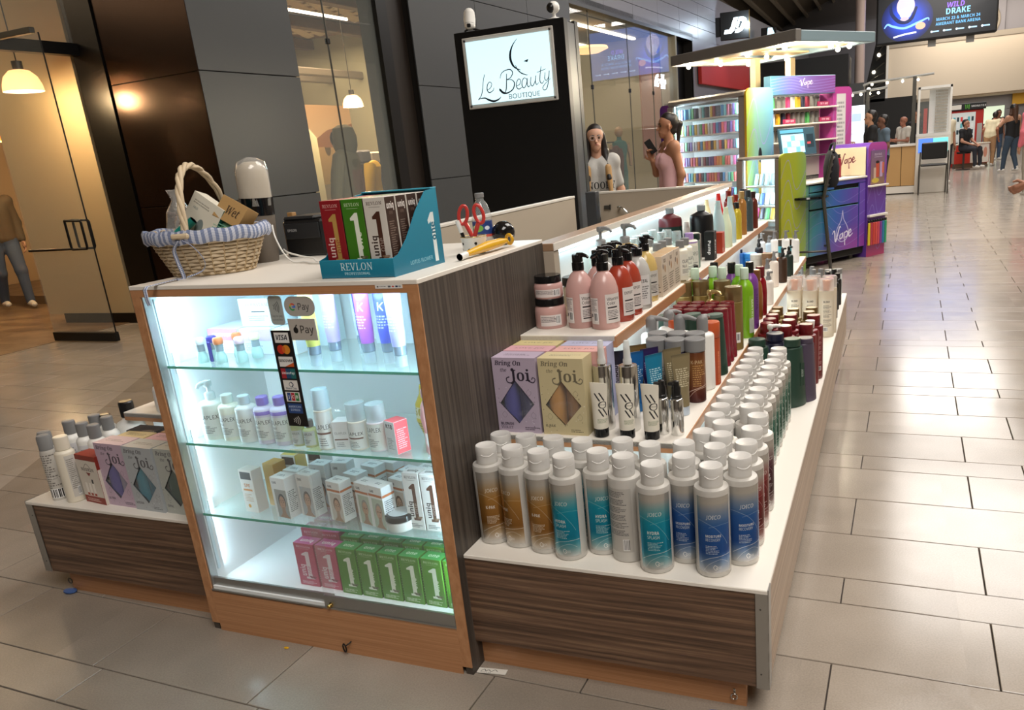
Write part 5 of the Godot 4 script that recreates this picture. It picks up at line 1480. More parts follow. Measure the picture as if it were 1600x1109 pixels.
func person(label: String, at: Vector3, turn: float, h: float, o: Dictionary) -> Node3D:
	var t = thing("person", label, "person", at, turn)
	var s = h / 1.7
	var j = {"hip": W(0, 0.92, 0), "chest": W(0, 1.25, 0), "neck": W(0, 1.42, 0), "head": W(0, 1.575, 0.02), "ls": W(0.17, 1.38, 0), "rs": W(-0.17, 1.38, 0), "le": W(0.22, 1.1, -0.02), "re": W(-0.22, 1.1, -0.02), "lw": W(0.22, 0.86, 0.06), "rw": W(-0.22, 0.86, 0.06), "lh": W(0.09, 0.88, 0), "rh": W(-0.09, 0.88, 0), "lk": W(0.1, 0.48, 0.02), "rk": W(-0.1, 0.48, 0.02), "la": W(0.1, 0.07, -0.01), "ra": W(-0.1, 0.07, -0.01), "look": 0.0}
	for k in o.get("pose", {}): j[k] = o.pose[k]
	for k in j: if j[k] is Vector3: j[k] *= s
	var c = o.get("cell", 0.02)
	var wd = o.get("wide", 1.0)
	var f = W(sin(j.look), 0, cos(j.look))
	var hd = j.head
	var arms = []
	for q in ["l", "r"]: arms.append_array([[j[q + "s"], j[q + "e"], 0.046 * s * wd, 0.038 * s * wd], [j[q + "e"], j[q + "w"], 0.038 * s * wd, 0.025 * s]])
	var across = (j.ls - j.rs).normalized()
	var torso = [[j.neck - W(0, 0.05, 0), j.neck + (hd - j.neck) * 0.5, 0.055 * s, 0.05 * s], [j.ls * 0.98, j.rs * 0.98, 0.055 * s, 0.055 * s]]
	for q in [-0.5, 0.5]:
		torso.append([j.chest + across * q * 0.14 * s, j.hip + across * q * 0.15 * s + W(0, 0.1, 0) * s, 0.1 * s * wd, 0.09 * s * wd])
		torso.append([j.hip + across * q * 0.15 * s, j.hip + across * q * 0.14 * s + W(0, 0.1, 0) * s, 0.105 * s * wd, 0.09 * s * wd])
		torso.append([j.chest + across * q * 0.16 * s + W(0, 0.06, 0), (j.ls if q > 0 else j.rs) * 1.0, 0.09 * s, 0.06 * s])
	if o.has("bust"):
		for q in [-0.5, 0.5]: torso.append([j.chest + across * q * 0.15 * s + f * 0.07 * s, j.chest + across * q * 0.15 * s + f * 0.075 * s + W(0, -0.02, 0), 0.062 * s, 0.06 * s])
	var legs = []
	for q in ["l", "r"]: legs.append_array([[j[q + "h"], j[q + "k"], 0.088 * s * wd, 0.058 * s * wd], [j[q + "k"], j[q + "a"], 0.056 * s * wd, 0.04 * s]])
	var skin = M("skin_" + o.skin, o.skin, 0.55)
	var body = nets(torso + arms + legs, c, 0.035)
	var up = W(0, 1, 0)
	var sd = up.cross(f)
	var hb = [[hd + up * 0.035 - f * 0.025, hd + up * 0.04 + f * 0.005, 0.08, 0.078], [hd + f * 0.02 + up * 0.02, hd + f * 0.038 - up * 0.055, 0.06, 0.046], [hd + f * 0.055 - up * 0.085, hd + f * 0.058 - up * 0.08, 0.026, 0.026], [hd + f * 0.08 + up * 0.012, hd + f * 0.101 - up * 0.022, 0.008, 0.013], [hd + f * 0.076 - up * 0.05 + sd * 0.014, hd + f * 0.076 - up * 0.05 - sd * 0.014, 0.011, 0.011], [hd - up * 0.04, j.neck, 0.05, 0.052]]
	for q in [-1, 1]: hb.append([hd + sd * q * 0.077 + up * 0.01, hd + sd * q * 0.079 - up * 0.025, 0.014, 0.01])
	for q in hb:
		for e in 2: q[e] = hd + (q[e] - hd) * s
		for e in [2, 3]: q[e] *= s
	var hn = nets(hb, o.get("headcell", 0.009), 0.016)
	var all = [hn]
	for q in ["l", "r"]:
		var d = (j[q + "w"] - j[q + "e"]).normalized()
		if o.has(q + "d"): d = o[q + "d"].normalized()
		var side = f.cross(d).cross(d) * -1 if absf(f.dot(d)) < 0.9 else up
		if o.has(q + "side"): side = o[q + "side"]
		side = (side - d * side.dot(d)).normalized()
		all.append(nets([[j[q + "e"].lerp(j[q + "w"], 0.8), j[q + "w"], 0.027 * s, 0.023 * s]] + hand_bones(j[q + "w"], d, side, o.get("curl", 0.35), s), o.get("handcell", 0.007), 0.008))
	for x in all:
		var n0 = body.v.size()
		body.v.append_array(x.v)
		body.n.append_array(x.n)
		body.t.append_array(x.t)
		for i in x.ix: body.ix.append(i + n0)
	obj("body", body, skin, t)
	for q in [-1, 1]:
		obj("eye", nb().ball(0.0115 * s, hd + (f * 0.076 + sd * q * 0.031 + up * 0.012) * s, 0.7, 8), M("eye_dark", "1a1412", 0.2), t)
		obj("eyebrow", nb().tube([hd + (f * 0.078 + sd * q * 0.046 + up * 0.032) * s, hd + (f * 0.086 + sd * q * 0.03 + up * 0.037) * s, hd + (f * 0.086 + sd * q * 0.014 + up * 0.033) * s], 0.0035 * s, 5), M("hair_" + o.hair, o.hair, 0.5), t)
	obj("mouth", nb().tube([hd + (f * 0.083 + sd * 0.022 - up * 0.049) * s, hd + (f * 0.09 - up * 0.048) * s, hd + (f * 0.083 - sd * 0.022 - up * 0.049) * s], [0.003 * s, 0.0055 * s, 0.003 * s], 6), M("lips", "a5574f", 0.4), t)
	var hr = [[hd + (up * 0.055 - f * 0.04) * s, hd + (up * 0.068 - f * 0.012) * s, 0.084 * s, 0.076 * s], [hd + (up * 0.02 - f * 0.05) * s, hd + (-up * 0.03 - f * 0.05) * s, 0.075 * s, 0.055 * s]]
	var kind = o.get("cut", "short")
	if kind == "long":
		for q in [-1, 1]: hr.append_array([[hd + (sd * q * 0.068 + up * 0.03 - f * 0.005) * s, hd + (sd * q * 0.085 - up * 0.12 - f * 0.01) * s, 0.03 * s, 0.034 * s], [hd + (sd * q * 0.085 - up * 0.12 - f * 0.01) * s, hd + (sd * q * 0.1 - up * 0.36 + f * 0.1) * s, 0.036 * s, 0.024 * s]])
		hr.append([hd - f * 0.06 * s, hd + (-up * 0.3 - f * 0.09) * s, 0.075 * s, 0.06 * s])
	elif kind == "tail": hr.append_array([[hd + (up * 0.05 - f * 0.09) * s, hd + (up * 0.02 - f * 0.135) * s, 0.03 * s, 0.032 * s], [hd + (up * 0.02 - f * 0.135) * s, hd + (-up * 0.18 - f * 0.11) * s, 0.032 * s, 0.014 * s]])
	if kind != "bald": obj("hair", nets(hr, o.get("headcell", 0.009), 0.02), M("hair_" + o.hair, o.hair, 0.5), t)
	var grow = func(a: Array, by: float) -> Array: return a.map(func(q): return [q[0], q[1], q[2] + by, q[3] + by])
	var sh = grow.call(torso.slice(2), 0.013)
	var sl = o.get("sleeve", 0.6)
	if sl > 0:
		sh.append([j.ls, j.rs, 0.064 * s, 0.064 * s])
		for q in ["l", "r"]:
			sh.append([j[q + "s"], j[q + "s"].lerp(j[q + "e"], minf(sl, 1.0)), 0.062 * s * wd, 0.058 * s * wd])
			if sl > 1.0: sh.append([j[q + "e"], j[q + "e"].lerp(j[q + "w"], sl - 1.0), 0.055 * s, 0.043 * s])
	else:
		sh = grow.call(torso.slice(2).filter(func(q): return q[3] > 0.07 or q[2] == q[3] + 0.002 * s or absf(q[2] - 0.062 * s) < 1e-5), 0.012)
		for q in ["ls", "rs"]: obj("strap", nb().tube([j.chest + (j[q] - j.chest) * 0.62 + f * 0.09 * s + W(0, 0.02, 0), j[q] * W(0.62, 1, 0.62) + W(0, 0.057, 0) * s, j.chest + (j[q] - j.chest) * 0.55 - f * 0.1 * s], 0.007, 6), M("cloth_" + o.shirt, o.shirt, 0.8), t)
	obj("shirt", nets(sh, c, 0.03), M("cloth_" + o.shirt, o.shirt, 0.8), t)
	var tr = grow.call(legs, 0.012)
	for q in [-0.5, 0.5]: tr.append([j.hip + across * q * 0.15 * s, j.hip + across * q * 0.14 * s + W(0, 0.05, 0) * s, 0.114 * s * wd, 0.108 * s * wd])
	obj("trousers", nets(tr, c, 0.03), M("cloth_" + o.trousers, o.trousers, 0.85), t)
	for q in ["la", "ra"]: obj("shoe", nets([[j[q] - W(0, 0.02, 0.03) * s, j[q] + W(0, -0.03, 0.12) * s, 0.042 * s, 0.036 * s], [j[q], j[q] + W(0, 0.04, 0), 0.045 * s, 0.045 * s]], 0.014, 0.02), M("cloth_" + o.get("shoe", "d8d3cc"), o.get("shoe", "d8d3cc"), 0.6), t)
	return t

func people():
	var w = person("woman with glasses and long dark hair in grey shirt behind the gate panel", W(-0.45, 0, -5.25), 0.42, 1.6, {"skin": "c99a80", "hair": "1c1512", "shirt": "b5b3ae", "trousers": "2b2c33", "cut": "long", "cell": 0.014, "headcell": 0.006, "sleeve": 0.75, "wide": 0.85, "pose": {"ls": W(0.15, 1.37, 0), "rs": W(-0.15, 1.37, 0)}})
	var s = 1.6 / 1.7
	var hd = W(0, 1.575, 0.02) * s
	for q in [-1, 1]:
		var rim = []
		for i in 14: rim.append(hd + W(q * 0.033 + 0.025 * cos(TAU * i / 14), 0.012 + 0.02 * sin(TAU * i / 14), 0.095) * s)
		obj("glasses_rim", nb().tube(rim, 0.002, 6, true), M("clear_rim", "d9c9c4", 0.2), w)
		var tip = nets([[hd + W(q * 0.095, -0.26, 0.06) * s, hd + W(q * 0.11, -0.5, 0.13) * s, 0.036 * s, 0.018 * s]], 0.01)
		obj("hair_ends", tip, M("hair_blonde", "b08a58", 0.5), w)
	var wd = nb().word("SNOOPY", 0.085, Vector3.ZERO, fonts["t"])
	for i in wd.v.size():
		var p = wd.v[i]
		wd.v[i] = W(p.x * 0.8, 1.09 + p.y, 0.122 - p.x * p.x * 1.2)
	obj("shirt_print", wd, M("print_black", "141414", 0.7), w)
	var p2 = person("woman in a pink strap top with dark ponytail holding a phone to her mouth", W(-0.13, 0, -6.62), -1.05, 1.69, {"skin": "a87658", "hair": "1a1310", "shirt": "e2b4b8", "trousers": "33353b", "cut": "tail", "cell": 0.014, "headcell": 0.006, "handcell": 0.005, "sleeve": 0.0, "bust": true, "curl": 0.8, "rd": W(0.15, 0.9, 0.25), "rside": W(0, 0.1, 1), "pose": {"re": W(-0.2, 1.12, 0.1), "rw": W(-0.09, 1.25, 0.17), "le": W(0.22, 1.1, -0.05), "lw": W(0.21, 0.86, -0.01)}})
	var ph = obj("phone", nb().box(W(0, 0, 0), W(0.012, 0.15, 0.072), 0.004), M("black_gloss", "121214", 0.12), null, p2.transform * W(-0.04, 1.385, 0.19))
	ph.rotation = W(0.5, -1.05, 0.2)
	tag(ph, "black phone held by the woman in the pink strap top", "phone")
	var walk = {"lk": W(0.1, 0.5, 0.12), "la": W(0.1, 0.09, 0.16), "rk": W(-0.1, 0.48, -0.02), "ra": W(-0.1, 0.1, -0.22)}
	var hold = {"le": W(0.22, 1.1, 0.05), "lw": W(0.12, 1.12, 0.27), "re": W(-0.22, 1.1, 0.05), "rw": W(-0.12, 1.12, 0.27)}
	person("shopper in dark jacket, blue jeans and pale sneakers inside the shop left of the door", W(-8.8, 0, -5.35), 1.2, 1.72, {"skin": "b08468", "hair": "20160f", "shirt": "4c4030", "trousers": "46536b", "sleeve": 1.9, "pose": walk})
	person("man in a black shirt seen from the side at the far lit poster", W(1.66, 0, -14.3), -1.35, 1.7, {"skin": "b98a6c", "hair": "17120f", "shirt": "16171a", "trousers": "1d1e24", "pose": hold})
	person("man in a grey blue shirt behind the man in black", W(1.86, 0, -15.3), -1.2, 1.62, {"skin": "7a5340", "hair": "120e0c", "shirt": "5f7180", "trousers": "24262c"})
	person("balding man in a white shirt bending behind the wooden counter", W(2.3, 0, -20.2), -0.9, 1.62, {"skin": "a8705a", "hair": "3a2c24", "shirt": "ddd8cf", "trousers": "20222a", "cut": "bald", "pose": hold})
	person("woman with dark curly hair in black beside the balding man", W(2.62, 0, -21.0), -0.6, 1.74, {"skin": "9a6a50", "hair": "1d1411", "shirt": "1c1b1e", "trousers": "1b1c22", "cut": "short"})
	person("person in a cream shirt partly hidden behind the white display tower", W(3.2, 0, -19.6), 0.4, 1.7, {"skin": "9a6a50", "hair": "2a1c14", "shirt": "d9ceb4", "trousers": "1f2026"})
	person("man in black seated behind the red and white counter", W(4.06, -0.27, -25.2), 0.9, 1.7, {"skin": "b5836a", "hair": "1a1412", "shirt": "15151a", "trousers": "2a2b33", "pose": {"lk": W(0.12, 0.86, 0.42), "rk": W(-0.12, 0.86, 0.42), "la": W(0.12, 0.38, 0.46), "ra": W(-0.12, 0.38, 0.46), "le": W(0.24, 1.1, 0.08), "lw": W(0.12, 0.98, 0.34), "re": W(-0.24, 1.1, 0.08), "rw": W(-0.1, 0.98, 0.34)}})
	var sl = thing("high_stool", "dark high stool under the seated man in black", "stool", W(4.06, 0, -25.2))
	obj("seat", nb().cyl(0.2, 0.47, 0.52, 18), M("black_plastic"), sl)
	obj("column", nb().cyl(0.03, 0.02, 0.47, 10).cyl(0.2, 0, 0.025, 18), M("gunmetal"), sl)
	person("man in a cream shirt and tan trousers at the vending machine's side", W(4.86, 0, -26.4), 2.6, 1.66, {"skin": "9a6248", "hair": "1d1410", "shirt": "ddd0ae", "trousers": "a8825e", "pose": {"chest": W(0, 1.24, 0.1), "neck": W(0, 1.38, 0.2), "head": W(0, 1.5, 0.3), "ls": W(0.17, 1.34, 0.16), "rs": W(-0.17, 1.34, 0.16)}})
	var cw = person("woman walking in black top and wide jeans with black cap and long brown hair", W(4.95, 0, -22.3), -2.5, 1.7, {"skin": "b98a6e", "hair": "4a3020", "shirt": "17171a", "trousers": "3a4a5c", "cut": "long", "sleeve": 0.0, "pose": {"lk": W(0.1, 0.5, 0.1), "la": W(0.1, 0.09, 0.14), "ra": W(-0.1, 0.1, -0.12), "le": W(0.26, 1.2, 0.16), "lw": W(0.1, 1.3, 0.28)}})
	obj("cap", nb().lathe([V(0.1, 1.61), V(0.098, 1.66), V(0.07, 1.7), V(0, 1.712)], 18, W(0, 0, 0)).box(W(0, 1.615, 0.12), W(0.16, 0.012, 0.1), 0.004), M("black_plastic"), cw)
	person("person in dark clothes far behind, right of the cream shirted man", W(5.5, 0, -30.5), 0.5, 1.68, {"skin": "8a5c46", "hair": "15100e", "shirt": "23242a", "trousers": "3d5068"})
	person("person in a pink long sleeved top at the right edge of the picture", W(4.42, 0, -15.1), -2.7, 1.72, {"skin": "b98a6e", "hair": "2a1c14", "shirt": "d9707e", "trousers": "9a9184", "sleeve": 1.95})
	person("person in an orange and green patterned sleeve reaching in at the right edge", W(3.3, 0, -5.0), -1.75, 1.66, {"skin": "a5745c", "hair": "20160f", "shirt": "8a5a3c", "trousers": "5a5f4a", "sleeve": 1.7, "handcell": 0.005, "curl": 0.7, "pose": {"re": W(-0.1, 1.02, 0.2), "rw": W(-0.12, 0.92, 0.38)}})

# ---------------------------------------------------------------- goods: shapes shared by many
func loft(rings: Array, n := 20, r := Rect2(0, 0, 1, 1)) -> B:
	var b = nb()
	var m = rings.size()
	var h0 = rings[0][0]
	var h1 = rings[m - 1][0]
	for q in m:
		var g = rings[q]
		var dn = rings[max(q - 1, 0)]
		var up = rings[min(q + 1, m - 1)]
		var dy = maxf(up[0] - dn[0], 1e-5)
		for i in n + 1:
			var a = -PI + TAU * i / n
			var nn = W(sin(a) * maxf(g[2], 0.004), 0, cos(a) * maxf(g[1], 0.004)).normalized()
			nn.y = -((up[1] - dn[1]) * absf(sin(a)) + (up[2] - dn[2]) * absf(cos(a))) / dy
			b.pt(W(g[1] * sin(a), g[0], g[2] * cos(a) + (g[3] if g.size() > 3 else 0.0)), nn, r.position + r.size * V(float(i) / n, 1 - (g[0] - h0) / (h1 - h0)))
	for q in m - 1:
		for i in n:
			var k = q * (n + 1) + i
			b.ix.append_array(PackedInt32Array([k, k + n + 2, k + 1, k, k + n + 1, k + n + 2]))
	for e in [0, m - 1]:
		var nn = W(0, -1 if e == 0 else 1, 0)
		var c = b.pt(W(0, rings[e][0], rings[e][3] if rings[e].size() > 3 else 0.0), nn, r.position)
		for i in n:
			var p = b.pt(b.v[e * (n + 1) + i], nn, r.position)
			var q = b.pt(b.v[e * (n + 1) + i + 1], nn, r.position)
			if e == 0: b.ix.append_array(PackedInt32Array([c, p, q]))
			else: b.ix.append_array(PackedInt32Array([c, q, p]))
	return b
func can(r: float, h: float, e := 0.003, y := 0.0) -> Array: return [V(0, y), V(r - e, y), V(r, y + e), V(r, y + h - e), V(r - e, y + h), V(0, y + h)]
func shoulder(r: float, h: float, neck: float, nh: float, bend := 0.02, e := 0.003) -> Array:
	return [V(0, 0), V(r - e, 0), V(r, e), V(r, h - bend), V(r * 0.97, h - bend * 0.6), V(r * 0.86, h - bend * 0.25), V(maxf(neck * 1.25, r * 0.6), h), V(neck, h + bend * 0.15), V(neck, h + nh), V(0, h + nh)]
func label_patch(r: float, y0: float, y1: float, half: float, uv: Rect2, mid := 0.0) -> B:
	return nb().lathe([V(r + 0.0006, y0), V(r + 0.0006, y1)], 14, W(0, 0, 0), 1, 1, mid - half, mid + half, uv)
func pump_head(y: float, collar := 0.016, reach := 0.045, up := 0.03, side := 0.0) -> B:
	var b = nb().lathe([V(0, y), V(collar, y), V(collar, y + 0.02), V(collar * 0.8, y + 0.024), V(0.006, y + 0.026), V(0.006, y + 0.026 + up), V(0, y + 0.026 + up)], 16)
	var t = y + 0.026 + up
	b.lathe([V(0, t - 0.006), V(0.011, t - 0.006), V(0.0125, t), V(0.0125, t + 0.008), V(0.01, t + 0.012), V(0, t + 0.013)], 14)
	var d = W(sin(side), 0, cos(side))
	b.tube([W(0, t + 0.004, 0), d * reach * 0.5 + W(0, t + 0.006, 0), d * reach * 0.85 + W(0, t + 0.002, 0), d * reach + W(0, t - 0.007, 0)], [0.009, 0.0075, 0.006, 0.005], 8)
	return b
func model(called: String, cat: String) -> Node3D:
	return thing(called, "", cat)
func carton(called: String, cat: String, s: Vector3, f: Dictionary, sheet := 0, rough := 0.42) -> Node3D:
	var t = model(called, cat)
	obj("carton", nb().box(W(0, s.y / 2, 0), s, 0.0008, f), P(sheet, rough), t)
	return t
func flat(c: String, sheet := 0) -> Rect2:  # a little patch of plain colour
	if sheet == 0: sheet = page
	var key = "flat_%s_%d" % [c, sheet]
	if not mats.has(key):
		var a = art(6, 6, sheet)
		a.fill(hex(c))
		mats[key] = a.sub(2, 2, 2, 2)
	return mats[key]

func litre(style: String) -> Node3D:
	var t = model("shampoo_bottle", "bottle")
	var pearl = M("pearl_silver", "cbc8c2", 0.32, 0.25)
	if not mats.has("litre_body"):
		mats["litre_body"] = nb().lathe([V(0, 0), V(0.039, 0), V(0.0418, 0.002), V(0.0425, 0.006), V(0.0425, 0.222), V(0.0405, 0.2275), V(0.031, 0.229), V(0.0285, 0.2295), V(0.0285, 0.235)], 28).mesh()
		var c = nb().lathe([V(0.0275, 0.2335), V(0.0285, 0.2345), V(0.0287, 0.258), V(0.0281, 0.2585), V(0.0287, 0.259), V(0.0287, 0.276), V(0.027, 0.2795), V(0.024, 0.2795), V(0.022, 0.278), V(0, 0.278)], 24)
		mats["litre_cap"] = c.mesh()
		var q = []
		for i in 11:
			var a = -0.62 + 1.24 * i / 10
			q.append(W(0.0288 * sin(a), 0.2605 - 0.0065 * cos(a * 2.4), 0.0288 * cos(a)))
		mats["litre_lip"] = nb().tube(q, 0.0011, 6).mesh()
	obj("bottle_body", mats["litre_body"], pearl, t)
	var cap = obj("cap", mats["litre_cap"], M("cap_grey", "cfcdc9", 0.36), t)
	obj("thumb_notch", mats["litre_lip"], M("cap_pale", "efeeea", 0.3), cap)
	if style == "back":
		var a = art(150, 250)
		a.fill(hex("b9b6b0"))
		for k in 6: a.fine(10, 12 + k * 30, 120, 4, 6, hex("4a4a4c"), rng)
		a.bars(95, 200, 30, 40, rng)
		obj("back_label", label_patch(0.0425, 0.03, 0.205, 0.85, a.uv(), -0.1), P(0, 0.34, 0.2), t)
		return t
	var c = {"gold": ["a97c3e", "8a5f2c"], "teal": ["1392b0", "0b7c9c"], "blue": ["2d5fa6", "1f4c93"], "red": ["7a1e22", "5c1519"], "green": ["2f6a5c", "1f5246"], "plum": ["4b2230", "38171f"]}[style]
	var a = art(170, 300)
	var s = hex("b7b4ae")
	a.down([[0, s], [0.08, s], [0.38, hex(c[0])], [0.72, hex(c[1])], [0.88, hex(c[0]).lerp(s, 0.6)], [1, hex("cfcdca")]])
	var wh = hex("f2f4f2")
	a.pen([V(0, 92), V(40, 98), V(90, 120), V(130, 160), V(150, 190)], 1.2, wh.lerp(hex(c[0]), 0.3))
	a.pen([V(60, 118), V(120, 108), V(170, 112)], 1.0, wh.lerp(hex(c[0]), 0.4))
	a.pen([V(10, 262), V(60, 240), V(120, 232), V(170, 230)], 1.4, wh)
	a.pen([V(30, 290), V(60, 262), V(110, 246), V(150, 262)], 1.0, wh)
	a.say("JOICO", 84, 78, 20, wh, "s", 0, 0, 0.12, 1.25)
	var nm = {"gold": ["K-PAK", ""], "teal": ["HYDRA", "SPLASH"], "blue": ["MOISTURE", "RECOVERY"], "red": ["K-PAK", "COLOR"], "green": ["BODY", "LUXE"], "plum": ["K-PAK", "COLOR"]}[style]
	var sz = 15 if style == "blue" else 18
	a.say(nm[0], 42, 152, sz, wh, "b").say(nm[1], 42, 152 + sz, sz, wh, "s")
	a.fine(42, 190, 70, 6, 6.0, wh.lerp(hex(c[0]), 0.25), rng)
	a.pen([V(96, 276), V(84, 268), V(76, 276), V(84, 286), V(94, 282), V(88, 278)], 2.4, wh)
	a.say("JOI", 98, 278, 12, wh, "s")
	obj("front_panel", label_patch(0.0425, 0.014, 0.214, 1.02, a.uv()), P(0, 0.25, 0.6), t)
	return t

func counter_goods():
	var k = {}
	for s in ["gold", "teal", "blue", "red", "green", "plum", "back"]: k[s] = litre(s)
	var g1 = "silver litre bottles in the front row of the aisle counter"
	var look = {"gold": "silver bottle with gold front panel", "teal": "silver bottle with teal front panel", "blue": "silver bottle with blue front panel", "red": "silver bottle with dark red front panel", "green": "silver bottle with green fading side panel", "plum": "silver bottle with plum side panel", "back": "silver bottle turned to show its printed back"}
	var row = [[0.998, -0.143, "gold", 0.55], [1.079, -0.138, "gold", -0.35], [1.161, -0.124, "gold", 0.1], [1.24, -0.104, "teal", 0.0], [1.316, -0.151, "teal", 0.45], [1.392, -0.129, "back", -0.1], [1.478, -0.091, "teal", 0.3], [1.541, -0.155, "blue", 0.1], [1.619, -0.104, "blue", 0.3], [1.676, -0.174, "blue", 0.55]]
	for i in row.size():
		var q = row[i]
		put(k[q[2]], W(q[0], C1, q[1]), q[3], "%s, %s from the cabinet in the front row" % [look[q[2]], ORD[i]], g1)
	var g2 = "silver litre bottles in the second row of the aisle counter"
	row = [[0.999, -0.23, "gold", 0.5], [1.079, -0.226, "gold", 0.2], [1.163, -0.222, "gold", -0.2], [1.248, -0.218, "teal", 0.2], [1.356, -0.235, "teal", 0.1], [1.436, -0.217, "back", 0.3], [1.521, -0.241, "blue", 0.2], [1.604, -0.228, "blue", 0.1]]
	for i in row.size():
		var q = row[i]
		put(k[q[2]], W(q[0], C1, q[1]), q[3], "%s, %s from the cabinet in the second row" % [look[q[2]], ORD[i]], g2)
	var g3 = "silver litre bottles in the outer column along the aisle"
	row = [[1.676, -0.267, "red", 0.75], [1.674, -0.369, "red", 0.8], [1.674, -0.473, "plum", 0.9]]
	for i in 9: row.append([1.639, -0.552 - 0.0822 * i, "green", 1.05])
	for i in row.size():
		var q = row[i]
		put(k[q[2]], W(q[0], C1, q[1]), q[3], "%s, %s back along the aisle edge" % [look[q[2]], ORD[i]], g3)
	var g4 = "silver litre bottles in the inner column under the shelf"
	row = [[1.604, -0.313, "blue", 0.6], [1.59, -0.405, "red", 0.6], [1.553, -0.33, "teal", 0.5]]
	for i in 10: row.append([1.556, -0.465 - 0.0822 * i, "green", 1.05])
	for i in row.size():
		var q = row[i]
		put(k[q[2]], W(q[0], C1, q[1]), q[3], "%s, %s back in the column beside the shelf edge" % [look[q[2]], ORD[i]], g4)
	var gm = M("bottle_green", "1f3d31", 0.4)
	var t = model("green_flask", "bottle")
	obj("bottle_body", loft([[0, 0.062, 0.038], [0.004, 0.066, 0.041], [0.05, 0.06, 0.041], [0.13, 0.052, 0.041], [0.232, 0.042, 0.036], [0.236, 0.038, 0.032]], 28), gm, t)
	obj("cap", nb().lathe(can(0.033, 0.03, 0.002, 0.238), 24, W(0, 0, 0), 1.0, 0.92), gm, t)
	var a = art(40, 200)
	a.fill(hex("1f3d31")).say("JOICO", 20, 90, 24, hex("dfe9e2"), "s", 0, -1)
	obj("side_print", nb().box(W(0, 0, 0), W(0.02, 0.09, 0.001), 0, {"f": a.uv(), "d0": a.sub(1, 1, 1, 1)}), P(0, 0.4), t, W(0.012, 0.13, 0.0415))
	put(t, W(1.665, C1, -1.405), 0.9, "large bottle-green flask with widening foot beside the red bottles", "")
	for q in [[1.534, -1.395, "smaller bottle-green flask behind the inner column of white caps"]]: put(t, W(q[0], C1, q[1]), 0.2, q[2])
	var nv = model("navy_flask", "bottle")
	obj("bottle_body", nb().lathe(shoulder(0.04, 0.235, 0.03, 0.004, 0.01), 22), M("navy", "1a1b33", 0.4), nv)
	obj("cap", nb().lathe(can(0.034, 0.03, 0.002, 0.239), 22), M("navy_cap", "23243c", 0.4), nv)
	put(nv, W(1.59, C1, -1.49), 0.0, "dark navy bottle tucked behind the green flasks")
	var pv = model("violet_bottle", "bottle")
	obj("bottle_body", loft([[0, 0.055, 0.03], [0.1, 0.046, 0.03], [0.23, 0.038, 0.028], [0.236, 0.034, 0.025]], 22), M("violet_grey", "4d4356", 0.4), pv)
	obj("cap", nb().lathe(can(0.03, 0.02, 0.002, 0.236), 20), M("violet_grey"), pv)
	put(pv, W(1.708, C1, -1.47), 0.9, "grey violet flask half hidden between the green flask and the red bottles")
	var rm = M("wine_red", "6a1219", 0.32)
	var rd = model("red_bottle", "bottle")
	obj("bottle_body", nb().lathe([V(0, 0), V(0.038, 0), V(0.0405, 0.003), V(0.0405, 0.226), V(0.0385, 0.231), V(0.029, 0.233), V(0.029, 0.238)], 26), rm, rd)
	obj("cap", nb().lathe([V(0.027, 0.236), V(0.0275, 0.237), V(0.0275, 0.274), V(0.026, 0.276), V(0, 0.2755)], 22), rm, rd)
	a = art(60, 220)
	a.fill(hex("6a1219")).rect(8, 10, 44, 200, hex("7d2a30"))
	for i in 6: a.fine(12, 16 + i * 28, 36, 3, 6, hex("c9a9a5"), rng)
	a.bars(14, 186, 30, 20, rng)
	obj("side_label", label_patch(0.0405, 0.03, 0.2, 0.4, a.uv(), 0.2), P(0, 0.35), rd)
	row = [[1.697, -1.621], [1.617, -1.59], [1.538, -1.64], [1.62, -1.70], [1.538, -1.724], [1.711, -1.79], [1.616, -1.80], [1.537, -1.808]]
	for i in row.size(): put(rd, W(row[i][0], C1, row[i][1]), 0.6, "dark red litre bottle with matching cap, %s of the red cluster from the green flask" % ORD[i], "dark red litre bottles on the aisle counter")
	var wp = model("pump_bottle", "bottle")
	obj("bottle_body", nb().lathe(shoulder(0.034, 0.215, 0.014, 0.006, 0.02), 22), rm, wp)
	obj("pump", pump_head(0.22, 0.015, 0.05, 0.028), M("white_plastic"), wp)
	put(wp, W(1.562, C1, -1.56), 1.9, "red bottle with white pump in front of the dark red caps")
	var fc = model("foam_bottle", "bottle")
	obj("bottle_body", nb().lathe(shoulder(0.036, 0.235, 0.014, 0.006, 0.012), 22), rm, fc)
	obj("cap", nb().lathe([V(0, 0.24), V(0.017, 0.24), V(0.019, 0.262), V(0.019, 0.27), V(0, 0.272)], 16), M("white_plastic"), fc)
	put(fc, W(1.745 - 0.04, C1, -1.708), 0.2, "dark red bottle with short white cap beside the aisle edge")
	var bz = M("bronze_gloss", "70552f", 0.3, 0.45)
	var bb = model("bronze_bottle", "bottle")
	obj("bottle_body", nb().lathe([V(0, 0), V(0.036, 0), V(0.038, 0.003), V(0.038, 0.214), V(0.0355, 0.219), V(0.027, 0.221), V(0.027, 0.226)], 22), M("bronze_body", "8a7440", 0.3, 0.35), bb)
	obj("cap", nb().lathe([V(0.026, 0.224), V(0.026, 0.258), V(0.0245, 0.26), V(0, 0.2595)], 20), bz, bb)
	row = [[1.528, -1.95], [1.53, -2.04], [1.606, -2.0], [1.68, -1.94], [1.683, -2.03], [1.61, -1.91]]
	for i in row.size(): put(bb, W(row[i][0], C1, row[i][1]), 0.3, "bronze bottle with brown cap, %s of the six behind the red cluster" % ORD[i], "bronze capped bottles on the aisle counter")
	var mk = M("milky", "e9dfcb", 0.3, 0.0, {"backlight_enabled": true, "backlight": hex("b8ad98")})
	var tr = model("milky_bottle", "bottle")
